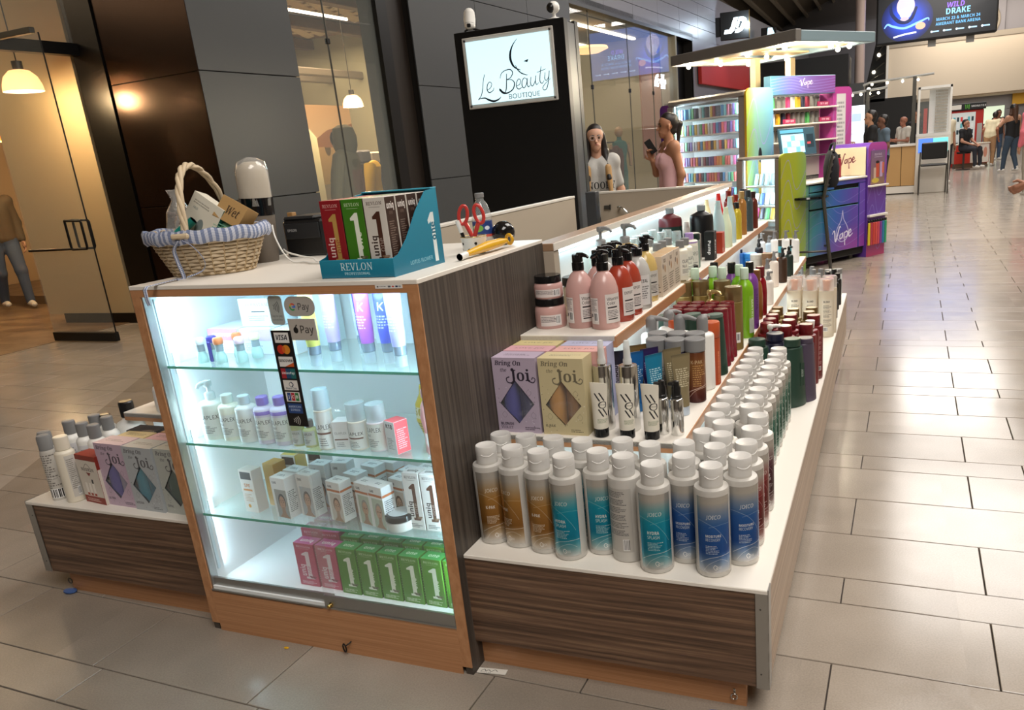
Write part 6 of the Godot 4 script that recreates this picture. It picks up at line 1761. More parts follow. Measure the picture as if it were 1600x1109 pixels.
	obj("bottle_body", loft([[0, 0.036, 0.028], [0.003, 0.039, 0.031], [0.235, 0.039, 0.031], [0.24, 0.037, 0.029]], 26), mk, tr)
	obj("cap", loft([[0.2405, 0.038, 0.03], [0.298, 0.038, 0.03], [0.302, 0.035, 0.027]], 24), clear("cap_clear", "f3f2ee", 0.35, 0.05), tr)
	obj("cap_lining", nb().lathe([V(0, 0.242), V(0.016, 0.242), V(0.016, 0.272), V(0.02, 0.285), V(0.02, 0.292), V(0, 0.292)], 16), M("orange_plastic", "e08a52", 0.4), tr)
	a = art(110, 230)
	a.fill(hex("e9dfcb")).say("BLOND", 16, 20, 18, hex("45403a"), "b")
	for i in 5: a.fine(16, 44 + i * 32, 84, 4, 6.5, hex("5b554d"), rng)
	a.bars(16, 200, 40, 24, rng)
	obj("print", nb().lathe([V(0.0315, 0.03), V(0.0315, 0.2)], 10, W(0, 0, 0), 1.24, 1.0, -0.75, 0.75, a.uv()), P(0, 0.35), tr)
	row = [[1.549, -2.58], [1.63, -2.56], [1.712, -2.545], [1.72, -2.63], [1.56, -2.66], [1.64, -2.64]]
	for i in row.size(): put(tr, W(row[i][0], C1, row[i][1]), 0.25, "tall milky bottle with clear orange-lined cap, %s of the six at the aisle edge" % ORD[i], "milky bottles with orange-lined caps")
	var fr = thing("small_sign", "small folded acrylic price stand with pink card before the milky bottles", "sign", W(1.535, C1, -2.35), 0.5)
	obj("frame", nb().tube([W(-0.05, 0.0, 0.02), W(0.0, 0.11, 0), W(0.05, 0.0, 0.02)], 0.003, 6).tube([W(-0.05, 0.0, -0.03), W(0.0, 0.11, 0), W(0.05, 0, -0.03)], 0.003, 6), M("steel_dark"), fr)
	obj("card", nb().prism(PV([V(-0.03, 0.0), V(0.04, 0.0), V(0.012, 0.08), V(-0.004, 0.08)]), 0.012, 0.014), M("pink_card", "c9707a", 0.6), fr)
	var ws = model("white_bottle", "bottle")
	obj("bottle_body", nb().lathe(shoulder(0.026, 0.17, 0.013, 0.005, 0.022), 18), M("white_plastic"), ws)
	obj("cap", nb().lathe(can(0.0145, 0.055, 0.003, 0.175), 16), M("cap_white", "f1f1ee", 0.4), ws)
	row = [[1.50, -3.25], [1.53, -3.10], [1.585, -3.3], [1.625, -3.15], [1.565, -3.42], [1.50, -3.42], [1.625, -3.32], [1.545, -2.86], [1.60, -2.9], [1.585, -3.02]]
	for i in row.size(): put(ws, W(row[i][0], C1, row[i][1]), 0.0, "small white bottle with tall white cap, %s of the far group on the aisle counter" % ORD[i], "small white bottles at the far end")
	var navy_tub = model("navy_tub", "tub")
	obj("tub_body", nb().lathe(can(0.03, 0.15), 18), M("white_plastic"), navy_tub)
	obj("band", nb().lathe([V(0.0305, 0.09), V(0.0305, 0.145)], 18), M("navy"), navy_tub)
	obj("lid", nb().lathe(can(0.0305, 0.03, 0.002, 0.15), 18), M("navy_cap"), navy_tub)
	for i in 3: put(navy_tub, W([1.515, 1.585, 1.655][i], C1, [-2.94, -2.80, -2.96][i]), 0.0, "white tub with navy band, %s among the small white bottles" % ORD[i], "navy banded tubs")
	var bk = model("black_bottle", "bottle")
	obj("bottle_body", nb().lathe(shoulder(0.024, 0.16, 0.014, 0.004, 0.012), 18), M("black_plastic"), bk)
	obj("cap", nb().lathe(can(0.0165, 0.03, 0.002, 0.164), 14), M("black_plastic"), bk)
	row = [[1.70, -3.1], [1.72, -2.98], [1.66, -3.42], [1.715, -3.22], [1.67, -3.22], [1.72, -3.36], [1.69, -3.52]]
	for i in row.size(): put(bk, W(row[i][0], C1, row[i][1]), 0.0, "black bottle with black cap, %s of the black ones by the aisle edge" % ORD[i], "black bottles at the far end")
	var wc = model("white_jar", "jar")
	obj("jar_body", nb().lathe(can(0.026, 0.14), 18), M("clear_white", "dfe3e4", 0.25), wc)
	obj("lid", nb().lathe(can(0.027, 0.03, 0.002, 0.14), 18), M("cap_white"), wc)
	for i in 3: put(wc, W([1.68, 1.705, 1.65][i], C1, [-3.62, -3.68, -3.66][i]), 0.0, "pale jar with white lid, %s at the far corner of the aisle counter" % ORD[i], "pale jars at the far corner")

# ---------------------------------------------------------------- goods on the two stepped shelves
func gift_box(called: String, ground: String, ink: String, lower: String, bottles: Array, small: Array) -> Node3D:
	var t = model(called, "box")
	var w = 0.135
	var h = 0.224
	var d = 0.072
	var a = art(200, 330, 0)
	var g = hex(ground)
	var k = hex(ink)
	a.fill(g)
	for i in 46:
		var r = rng.randf_range(1.0, 3.2)
		a.oval(rng.randf_range(4, 196), rng.randf_range(120, 320), r, r, g.darkened(rng.randf_range(0.1, 0.4)) if i % 3 else g.lightened(0.4))
	for q in [[158, 150], [36, 250], [170, 250]]: a.pen([V(q[0], q[1] - 14), V(q[0] + 11, q[1]), V(q[0], q[1] + 14), V(q[0] - 11, q[1]), V(q[0], q[1] - 14)], 1.0, g.darkened(0.3))
	a.say("Bring On", 14, 24, 27, k, "t", -1, 0, 0.15)
	a.say("the", 36, 54, 20, k, "r", -1, 0, 0.25)
	a.say("Joi", 128, 76, 66, k, "t", 0)
	a.pen([V(100, 88), V(86, 108), V(66, 106), V(62, 90), V(74, 84)], [5, 5, 4, 4, 5], k)
	a.pen([V(164, 100), V(184, 106), V(194, 92), V(184, 84), V(178, 92)], [5, 4, 3, 3, 4], k)
	a.oval(92, 52, 7, 7, k)
	if lower != "":
		a.say(lower.split("|")[0], 12, 292, 16, k, "b")
		if lower.split("|").size() > 1: a.say(lower.split("|")[1], 12, 308, 16, k, "r")
	a.fine(126, 304, 64, 2, 8, k, rng)
	var b = nb()
	var Z = d / 2
	var O = [V(-w / 2, 0), V(w / 2, 0), V(w / 2, h), V(-w / 2, h)]
	var D = [V(0, 0.028), V(0.054, 0.088), V(0, 0.158), V(-0.054, 0.088)]
	var uv = func(p: Vector2) -> Vector2: return a.uv().position + a.uv().size * V(p.x / w + 0.5, 1 - p.y / h)
	var ring = [[O[0], O[1], D[0]], [O[1], D[1], D[0]], [O[1], O[2], D[1]], [O[2], D[2], D[1]], [O[2], O[3], D[2]], [O[3], D[3], D[2]], [O[3], O[0], D[3]], [O[0], D[0], D[3]]]
	for q in ring: b.tri(W(q[0].x, q[0].y, Z), W(q[1].x, q[1].y, Z), W(q[2].x, q[2].y, Z), uv.call(q[0]), uv.call(q[1]), uv.call(q[2]))
	var f0 = flat(ground)
	var ta = art(120, 64, 0)
	ta.fill(g)
	ta.fine(22, 26, 78, 2, 9, k.lerp(g, 0.3), rng)
	b.quad(W(w / 2, 0, Z), W(w / 2, 0, -Z), W(w / 2, h, -Z), W(w / 2, h, Z), f0)
	b.quad(W(-w / 2, 0, -Z), W(-w / 2, 0, Z), W(-w / 2, h, Z), W(-w / 2, h, -Z), f0)
	b.quad(W(w / 2, 0, -Z), W(-w / 2, 0, -Z), W(-w / 2, h, -Z), W(w / 2, h, -Z), f0)
	b.quad(W(-w / 2, h, Z), W(w / 2, h, Z), W(w / 2, h, -Z), W(-w / 2, h, -Z), ta.uv())
	for i in 4:
		var p = D[i]
		var q = D[(i + 1) % 4]
		b.quad(W(q.x, q.y, Z), W(p.x, p.y, Z), W(p.x, p.y, Z - 0.006), W(q.x, q.y, Z - 0.006), flat(small[0]))
	b.quad(W(-w / 2, 0, Z - 0.058), W(w / 2, 0, Z - 0.058), W(w / 2, h, Z - 0.058), W(-w / 2, h, Z - 0.058), flat("2a2430"))
	obj("carton", b, P(0, 0.4), t)
	for i in 2: obj("bottle", nb().lathe(can(0.027, 0.19, 0.004, 0.008), 18), M("giftbottle_" + bottles[i], bottles[i], 0.28, 0.3), t, W(-0.028 + 0.056 * i, 0, Z - 0.03))
	obj("window_film", nb().quad_film(D, Z - 0.003), clear("film", "f4f6f8", 0.08), t)
	return t

func squeeze(w: float, h: float, cap_h: float, cap_r: float, uv: Rect2, cap: Material, rough := 0.4, metal := 0.0, sheet := 0) -> Node3D:
	var t = model("squeeze_tube", "tube")
	obj("tube_body", loft([[cap_h, cap_r * 1.02, cap_r * 1.02], [cap_h + h * 0.3, cap_r * 1.05, cap_r * 0.92], [cap_h + h * 0.7, w * 0.46, cap_r * 0.45], [cap_h + h * 0.93, w * 0.5, 0.0035], [cap_h + h, w * 0.5, 0.0012]], 22, uv), P(sheet, rough, metal), t)
	obj("cap", nb().lathe(can(cap_r, cap_h, 0.002), 20), cap, t)
	return t
func tube_art(c: String, ink: String, word := "") -> Rect2:
	var a = art(120, 150)
	a.fill(hex(c))
	a.down([[0, hex(c).darkened(0.25)], [0.06, hex(c)], [1, hex(c)]])
	a.fine(44, 40, 34, 9, 6, hex(ink), rng)
	if word != "": a.say(word, 60, 24, 17, hex(ink), "s", 0)
	return a.uv()

func tier_two_goods():
	var lav = gift_box("gift_box", "b5a6b9", "2b2433", "BLONDE|VIOLET", ["4a4a9c", "3d3f66"], ["221d2e"])
	put(lav, W(1.019, C2, -0.352), 0.0, "lavender gift box with violet bottles in a diamond window beside the cabinet")
	var crm = gift_box("gift_box", "cabc94", "6b6350", "K-PAK|", ["c08a3e", "8b6234"], ["4a3b20"])
	crm.get_child(0)
	put(crm, W(1.162, C2, -0.352), 0.0, "pale gold gift box with amber bottles in a diamond window")
	var tops = [["d3a3ab", 1.022, -0.427, "pink gift box behind the lavender box"], ["d9a7a2", 1.178, -0.427, "salmon pink gift box behind the pale gold box"], ["cfc08c", 1.022, -0.492, "cream gift box in the third row against the cabinet"], ["b3b5d2", 1.178, -0.492, "pale blue gift box in the third row beside the cream box"]]
	for q in tops:
		var ta = art(120, 60)
		ta.fill(hex(q[0]))
		ta.say("LOVE JOI", 60, 30, 15, hex(q[0]).darkened(0.55), "r", 0, 0, 0.1, 1.2)
		var c = carton("gift_box", "box", W(0.145, 0.224, 0.06), {"t": ta.uv(), "d0": flat(q[0]), "f": flat(q[0]), "b": flat(q[0])})
		put(c, W(q[1], C2, q[2]), 0.0, q[3])
	var a = art(220, 300)
	a.fill(hex("e2dccd"))
	var k = hex("1b1b1d")
	for q in [[96, 70], [116, 66]]: a.pen([V(q[0], q[1]), V(q[0] + 22, q[1] + 44)], 6.0, k)
	a.pen([V(136, 118), V(122, 124), V(116, 140), V(122, 156), V(136, 160), V(148, 152), V(150, 136), V(146, 122), V(136, 118)], [3, 5, 6, 5, 3, 5, 6, 5, 3], k)
	for q in [[116, 170], [136, 166]]: a.pen([V(q[0], q[1]), V(q[0] + 22, q[1] + 44)], 6.0, k)
	a.say("COLOR", 133, 139, 8, k, "s", 0)
	a.fine(110, 232, 60, 5, 6, hex("7d8a66"), rng)
	var wt = squeeze(0.054, 0.128, 0.026, 0.021, a.uv(), M("black_gloss", "121214", 0.12))
	for i in 3: put(wt, W([1.266, 1.342, 1.412][i], C2, -0.327), [-0.1, -0.05, -0.15][i], "white tube with slanted black letters standing on its black cap, %s from the gift boxes" % ORD[i], "white tubes at the front of the middle shelf")
	var cs = model("spray_bottle", "bottle")
	obj("bottle_body", nb().lathe([V(0, 0), V(0.026, 0), V(0.0275, 0.003), V(0.0275, 0.184), V(0.026, 0.188), V(0.012, 0.189), V(0.012, 0.195)], 24), M("chrome"), cs)
	obj("cap", nb().lathe([V(0, 0.192), V(0.0125, 0.192), V(0.0125, 0.205), V(0.0105, 0.208), V(0.0085, 0.25), V(0.007, 0.258), V(0, 0.26)], 18), clear("cap_frost", "eef0ee", 0.55, 0.15), cs)
	obj("nozzle", nb().lathe([V(0, 0.19), V(0.0095, 0.19), V(0.0095, 0.203), V(0.006, 0.206), V(0.006, 0.236), V(0, 0.237)], 14), M("pale_grey", "a9a9a5", 0.4), cs)
	put(cs, W(1.257, C2, -0.392), 0.0, "chrome spray bottle with clear cap behind the first white tube")
	put(cs, W(1.333, C2, -0.392), 0.0, "chrome spray bottle with clear cap behind the second white tube")
	var bs = model("spray_bottle", "bottle")
	obj("bottle_body", nb().lathe([V(0, 0), V(0.0165, 0), V(0.0175, 0.002), V(0.0175, 0.1), V(0.016, 0.103), V(0.0135, 0.104), V(0.0135, 0.107)], 22), M("chrome"), bs)
	obj("pump", nb().lathe([V(0, 0.105), V(0.0145, 0.105), V(0.0145, 0.112), V(0.0125, 0.114), V(0.0125, 0.135), V(0.009, 0.14), V(0.009, 0.152), V(0.0, 0.155)], 18).box(W(-0.012, 0.145, 0.004), W(0.018, 0.01, 0.012), 0.003), M("black_plastic"), bs)
	put(bs, W(1.432, C2, -0.372), 0.2, "small chrome bottle with black pump, partly behind the third white tube")
	put(bs, W(1.474, C2, -0.368), -0.1, "small chrome bottle with black pump nearest the shelf corner")
	var set_ = [["5b4578", "cfc6dd", 1.20, -0.545, 0.2, "violet tube behind the gift boxes"], ["241d26", "a9a3ad", 1.245, -0.56, 0.5, "black tube between the violet and the blue ones"], ["1f62a0", "cfe2f0", 1.302, -0.55, 0.7, "royal blue tube with white print"], ["7a5f33", "e0d2ab", 1.29, -0.64, 0.6, "bronze tube behind the royal blue tube"], ["33265c", "bfb6da", 1.335, -0.60, 0.75, "deep violet tube between the two blue tubes"], ["1c7fa6", "cfeaf3", 1.368, -0.53, 0.9, "turquoise tube standing edge on"], ["86795a", "d9d0b4", 1.405, -0.60, 0.75, "olive tube, the rear one of two"], ["8a7d5e", "ddd4b8", 1.447, -0.535, 0.75, "olive tube, the front one of two"]]
	for i in set_.size():
		var q = set_[i]
		var m = squeeze(0.062, 0.155, 0.028, 0.021, tube_art(q[0], q[1]), M("tubecap_%d" % i, hex(q[0]).lightened(0.1) if i < 6 else hex("b9c6d4"), 0.35, 0.1), 0.35, 0.25)
		put(m, W(q[2], C2, q[3]), q[4], q[5])
	for q in [["53231c", "c79a5c", "brown and copper jar bottle with white cap nearest the shelf edge", 1.458, -0.668, true], ["2f2a55", "cfc9ea", "deep blue jar bottle with white cap behind the turquoise tube", 1.40, -0.66, false], ["c9c2b5", "8a8378", "pale jar bottle with white cap in the middle of the shelf", 1.34, -0.665, false]]:
		a = art(200, 160)
		var c0 = hex(q[0])
		if q[5]: a.down([[0, hex("6b3a1e")], [0.25, hex("8a5c34")], [0.6, hex("7a4a2c")], [0.85, c0], [1, hex("3c1412")]])
		else: a.fill(c0)
		a.fine(86, 40, 40, 10, 7, hex(q[1]), rng)
		if q[5]: a.pen([V(40, 158), V(80, 120), V(140, 104)], 2, hex("d9c0b0")).pen([V(60, 158), V(96, 118), V(150, 112)], 1.5, hex("d9c0b0")).say("K-PAK", 100, 30, 15, hex("e6d3a8"), "s", 0)
		var t = model("jar_bottle", "bottle")
		obj("bottle_body", loft([[0, 0.029, 0.029], [0.003, 0.031, 0.031], [0.156, 0.031, 0.031], [0.158, 0.029, 0.029]], 24, a.uv()), P(0, 0.25, 0.3), t)
		obj("cap", nb().lathe(can(0.0325, 0.04, 0.003, 0.158), 24), M("cap_white"), t)
		put(t, W(q[3], C2, q[4]), 0.4, q[2])
	var wcap = model("jar_bottle", "bottle")
	obj("bottle_body", nb().lathe(can(0.03, 0.16), 22), M("milky"), wcap)
	obj("cap", nb().lathe(can(0.0315, 0.04, 0.003, 0.16), 22), M("cap_white"), wcap)
	for i in 3: put(wcap, W([1.445, 1.388, 1.325][i], C2, -0.735), 0.0, "milky jar bottle with flat white cap, %s of the row behind the masks" % ORD[i], "milky jar bottles")
	var wpu = model("pump_bottle", "bottle")
	obj("bottle_body", nb().lathe(shoulder(0.036, 0.185, 0.015, 0.006, 0.012), 24), M("white_plastic"), wpu)
	obj("pump", nb().lathe([V(0, 0.189), V(0.018, 0.189), V(0.018, 0.228), V(0.014, 0.236), V(0.0, 0.243)], 18).tube([W(0, 0.232, 0), W(0.03, 0.23, 0), W(0.055, 0.222, 0.0)], [0.011, 0.008, 0.005], 10), M("cap_white"), wpu)
	for i in 4: put(wpu, W([1.455, 1.378, 1.29, 1.325][i], C2, [-0.80, -0.81, -0.79, -0.88][i]), [1.4, 0.1, 0.2, 1.0][i], "white lotion bottle with white pump, %s from the shelf edge" % ORD[i], "white pump bottles on the middle shelf")
	var og = model("rust_bottle", "bottle")
	var a2 = art(120, 200)
	a2.fill(hex("b04a26"))
	a2.fine(70, 190, 150, 3, 9, hex("d9875e"), rng, true)
	obj("bottle_body", loft([[0, 0.026, 0.024], [0.003, 0.028, 0.026], [0.158, 0.0285, 0.026]], 24, a2.uv()), P(0, 0.4), og)
	obj("cap", nb().lathe([V(0.028, 0.159), V(0.0288, 0.16), V(0.0288, 0.206), V(0.027, 0.209), V(0, 0.2085)], 24), M("rust_cap", "bb5229", 0.38), og)
	put(og, W(1.472, C2, -0.845), 0.5, "rust orange bottle at the shelf edge")
	put(og, W(1.345, C2, -0.885), 0.5, "rust orange bottle behind the white pumps")
	var gf = model("green_flask", "bottle")
	obj("bottle_body", loft([[0, 0.04, 0.026], [0.004, 0.043, 0.029], [0.08, 0.038, 0.028], [0.196, 0.03, 0.024], [0.2, 0.027, 0.021]], 24), M("bottle_green"), gf)
	obj("cap", loft([[0.2, 0.029, 0.024], [0.204, 0.03, 0.024], [0.21, 0.029, 0.023]], 20), M("sage_cap", "5d6f66", 0.4), gf)
	for i in 3: put(gf, W([1.462, 1.30, 1.385][i], C2, [-0.955, -0.95, -0.965][i]), 0.6, "dark green flask on the middle shelf, %s" % ["beside the rust bottle at the edge", "near the light strip", "between the other two green flasks"][i], "")
	var wt2 = model("wine_tube", "bottle")
	obj("bottle_body", loft([[0, 0.03, 0.021], [0.004, 0.032, 0.024], [0.1, 0.029, 0.023], [0.194, 0.0255, 0.022], [0.198, 0.024, 0.02]], 22), M("wine_gloss", "7c1c2a", 0.25), wt2)
	obj("cap", loft([[0.198, 0.0255, 0.0215], [0.202, 0.0262, 0.0222], [0.206, 0.024, 0.02]], 20), M("wine_cap", "6e2026", 0.25), wt2)
	for r in 3:
		for c in 4: put(wt2, W(1.462 - c * 0.0535, C2, -1.062 - r * 0.062), 0.3, "wine red tube with shallow domed lid, row %s, %s from the shelf edge" % [["one", "two", "three"][r], ORD[c]], "wine red tubes on the middle shelf")
	var bcan = model("bronze_can", "can")
	obj("can_body", nb().lathe(can(0.034, 0.185), 24), M("bronze_body"), bcan)
	obj("cap", nb().lathe([V(0.0325, 0.185), V(0.0335, 0.187), V(0.0335, 0.236), V(0.032, 0.24), V(0, 0.24)], 24), M("bronze_cap", "84704a", 0.22, 0.5), bcan)
	for i in 4: put(bcan, W([1.463, 1.245, 1.31, 1.395][i], C2, [-1.305, -1.42, -1.44, -1.44][i]), 0.3, "bronze can with brown metal cap, %s" % ["at the shelf edge before the lime bottles", "nearest the light strip", "second from the light strip", "behind the gold pump"][i], "")
	obj("code_label", label_patch(0.034, 0.03, 0.07, 0.25, barcode(), 0.35), P(0, 0.5), bcan)
	var gp = model("pump_bottle", "bottle")
	obj("bottle_body", nb().lathe(shoulder(0.032, 0.165, 0.012, 0.006, 0.02), 22), M("gold_soft", "9c854f", 0.3, 0.4), gp)
	obj("pump", pump_head(0.17, 0.014, 0.045, 0.022), M("gold_bright", "c9b47a", 0.22, 0.7), gp)
	put(gp, W(1.378, C2, -1.29), 1.4, "gold bottle with gold pump behind the wine red tubes")
	for q in [["lime", "7db51b", "cap_mint", "cfe6d3", [[1.472, -1.50], [1.437, -1.585], [1.38, -1.52], [1.335, -1.56], [1.27, -1.52]], "lime green bottle with pale mint cap"], ["purple", "7a3f94", "black_plastic", "101011", [[1.468, -1.655], [1.395, -1.65], [1.32, -1.66], [1.25, -1.60]], "purple bottle with black cap"]]:
		var t = model(q[0] + "_bottle", "bottle")
		obj("bottle_body", nb().lathe([V(0, 0), V(0.033, 0), V(0.035, 0.003), V(0.035, 0.185), V(0.033, 0.203), V(0.027, 0.218), V(0.018, 0.228), V(0.015, 0.232), V(0.015, 0.236)], 26), M(q[0] + "_plastic", q[1], 0.28), t)
		obj("cap", nb().lathe([V(0, 0.234), V(0.0165, 0.234), V(0.0172, 0.236), V(0.0168, 0.274), V(0.015, 0.278), V(0, 0.2775)], 20), M(q[2], q[3], 0.35), t)
		a = art(60, 160)
		a.fill(hex(q[1]).darkened(0.12))
		if q[0] == "lime": a.rect(0, 0, 60, 160, hex("8fbf3c")).rect(0, 96, 60, 64, hex("b9bfb2"))
		a.say("MATRIX" if q[0] == "lime" else "TOTAL", 30, 60, 24, hex("e4e9dc") if q[0] == "lime" else hex("30163c"), "b", 0, -1)
		obj("side_label", label_patch(0.035, 0.02, 0.17, 0.45, a.uv(), 0.6), P(0, 0.35), t)
		for i in q[4].size(): put(t, W(q[4][i][0], C2, q[4][i][1]), 0.5, "%s, %s from the shelf edge" % [q[5], ORD[i]], q[0] + " bottles on the middle shelf")
	var am = model("amber_bottle", "bottle")
	obj("bottle_body", nb().lathe([V(0, 0), V(0.026, 0), V(0.028, 0.003), V(0.03, 0.1), V(0.026, 0.15), V(0.018, 0.168), V(0.015, 0.172)], 22), M("amber_gloss", "9a6430", 0.15, 0.2), am)
	obj("cap", nb().lathe(can(0.02, 0.045, 0.002, 0.172), 18), M("amber_cap", "8a5a34", 0.3, 0.3), am)
	put(am, W(1.466, C2, -1.83), 0.4, "amber bottle with brown cap beside the purple bottle")
	var rr = model("red_bottle", "bottle")
	obj("bottle_body", nb().lathe([V(0, 0), V(0.026, 0), V(0.028, 0.003), V(0.03, 0.1), V(0.026, 0.15), V(0.018, 0.168), V(0.015, 0.172)], 22), M("cherry_gloss", "8c1420", 0.12, 0.1), rr)
	obj("cap", nb().lathe(can(0.02, 0.045, 0.002, 0.172), 18), M("wine_cap"), rr)
	put(rr, W(1.472, C2, -1.915), 0.4, "cherry red bottle with dark cap behind the amber bottle")
	var far_ = [["white_spray", "spray bottle", "e9e4da", 1.45, -2.30, 0.2, "white bottle with slim spray head beside the cherry red bottle"], ["white_spray", "spray bottle", "efe9df", 1.475, -2.15, 0.16, "short white spray bottle near the shelf edge past the cherry bottle"], ["white_spray", "spray bottle", "e5d9cd", 1.44, -2.62, 0.19, "cream spray bottle in front of the orange tub"], ["white_spray", "spray bottle", "dfe6ea", 1.262, -3.41, 0.2, "pale blue bottle with tall nozzle near the far end"], ["white_spray", "spray bottle", "f0efec", 1.327, -3.50, 0.2, "white bottle with tall neck, first of three by the far end"], ["white_spray", "spray bottle", "f0efec", 1.398, -3.50, 0.2, "white bottle with tall neck, second of three by the far end"], ["white_spray", "spray bottle", "f0efec", 1.46, -3.48, 0.2, "white bottle with tall neck, third of three by the far end"], ["white_spray", "spray bottle", "c5d8e8", 1.295, -3.5, 0.17, "pale blue cone topped bottle at the far end"], ["white_spray", "spray bottle", "22242a", 1.276, -3.2, 0.19, "black bottle with long pump head near the far end"], ["white_spray", "spray bottle", "3a2415", 1.469, -2.75, 0.19, "amber bottle with black head before the dark tub"], ["white_spray", "spray bottle", "20302a", 1.48, -2.95, 0.17, "slim dark green bottle behind the orange tub"]]
	for i in far_.size():
		var q = far_[i]
		var t = model(q[0], "bottle")
		var dark = hex(q[2]).get_luminance() < 0.3
		obj("bottle_body", nb().lathe(shoulder(0.024, q[5] * 0.72, 0.011, 0.006, 0.016), 18), M("far_plastic_" + q[2], q[2], 0.35), t)
		obj("spray_head", nb().lathe([V(0, q[5] * 0.73), V(0.012, q[5] * 0.73), V(0.012, q[5] * 0.82), V(0.0075, q[5] * 0.85), V(0.0085, q[5] * 0.96), V(0, q[5])], 14).tube([W(0, q[5] * 0.95, 0), W(0.018, q[5] * 0.96, 0.01)], 0.005, 6), M("black_plastic") if dark else M("cap_white"), t)
		put(t, W(q[3], C2, q[4]), 0.3, q[6])
	var tubs = [["2a6fb8", 0.034, 0.13, 1.194, -3.02, "bright blue bottle with navy stopper near the light strip"], ["2a7cc4", 0.036, 0.13, 1.257, -3.0, "bright blue tub beside the blue stopper bottle"], ["4a1c66", 0.04, 0.09, 1.36, -3.05, "purple tub with purple lid"], ["a82a30", 0.038, 0.1, 1.295, -3.2, "red tub behind the purple tub"], ["b8702a", 0.036, 0.09, 1.435, -3.05, "orange tub beside the white sprays"], ["2d2620", 0.05, 0.13, 1.385, -3.60, "wide black tub with turquoise band by the far end"], ["7a5b40", 0.034, 0.14, 1.37, -2.9, "brown tub with flat lid"], ["b7b1a6", 0.036, 0.13, 1.30, -2.95, "pale grey tub beside the brown tub"], ["d3bcc3", 0.04, 0.05, 1.21, -2.75, "pale pink low box behind the purple bottles"], ["d8d2ca", 0.036, 0.11, 1.36, -2.1, "white tub behind the purple bottles"], ["46637a", 0.034, 0.16, 1.44, -1.76, "slate blue bottle next to the purple bottle at the edge"], ["e3ded6", 0.036, 0.12, 1.28, -1.95, "white tub with flat lid near the light strip"], ["e0dbd2", 0.034, 0.12, 1.33, -1.85, "cream tub among the purple bottles"]]
	for i in tubs.size():
		var q = tubs[i]
		var t = model("tub", "tub")
		obj("tub_body", nb().lathe([V(0, 0), V(q[1] * 0.86, 0), V(q[1] * 0.94, 0.004), V(q[1], q[2] * 0.8), V(0, q[2] * 0.8)], 22), M("tub_" + q[0], q[0], 0.35), t)
		obj("lid", nb().lathe(can(q[1] * 1.03, q[2] * 0.2, 0.002, q[2] * 0.8), 22), M("tub_" + q[0]) if i != 5 else M("tub_lid_dark", "3a2e22", 0.4), t)
		if i == 5: obj("band", nb().lathe([V(q[1] * 0.995, 0.05), V(q[1] * 1.01, 0.09)], 22), M("cyan_band", "59b9cc", 0.35), t)
		if i == 0: obj("stopper", nb().lathe(can(0.014, 0.02, 0.002, q[2]), 14), M("navy"), t)
		put(t, W(q[3], C2, q[4]), 0.0, q[5])
	for i in 3:
		var m = squeeze(0.055, 0.11, 0.02, 0.018, tube_art(["b8a58a", "d9d5cd", "c9b79a"][i], "6a5d4a"), M("cap_white"))
		put(m, W([1.262, 1.215, 1.335][i], C2, [-2.55, -2.58, -2.45][i]), 0.5, "%s tube standing on a white cap beyond the purple bottles" % ["tan", "white", "sand coloured"][i])

func barcode() -> Rect2:
	var a = art(30, 50)
	a.fill(hex("e9e6de")).bars(4, 8, 22, 30, rng)
	return a.uv()

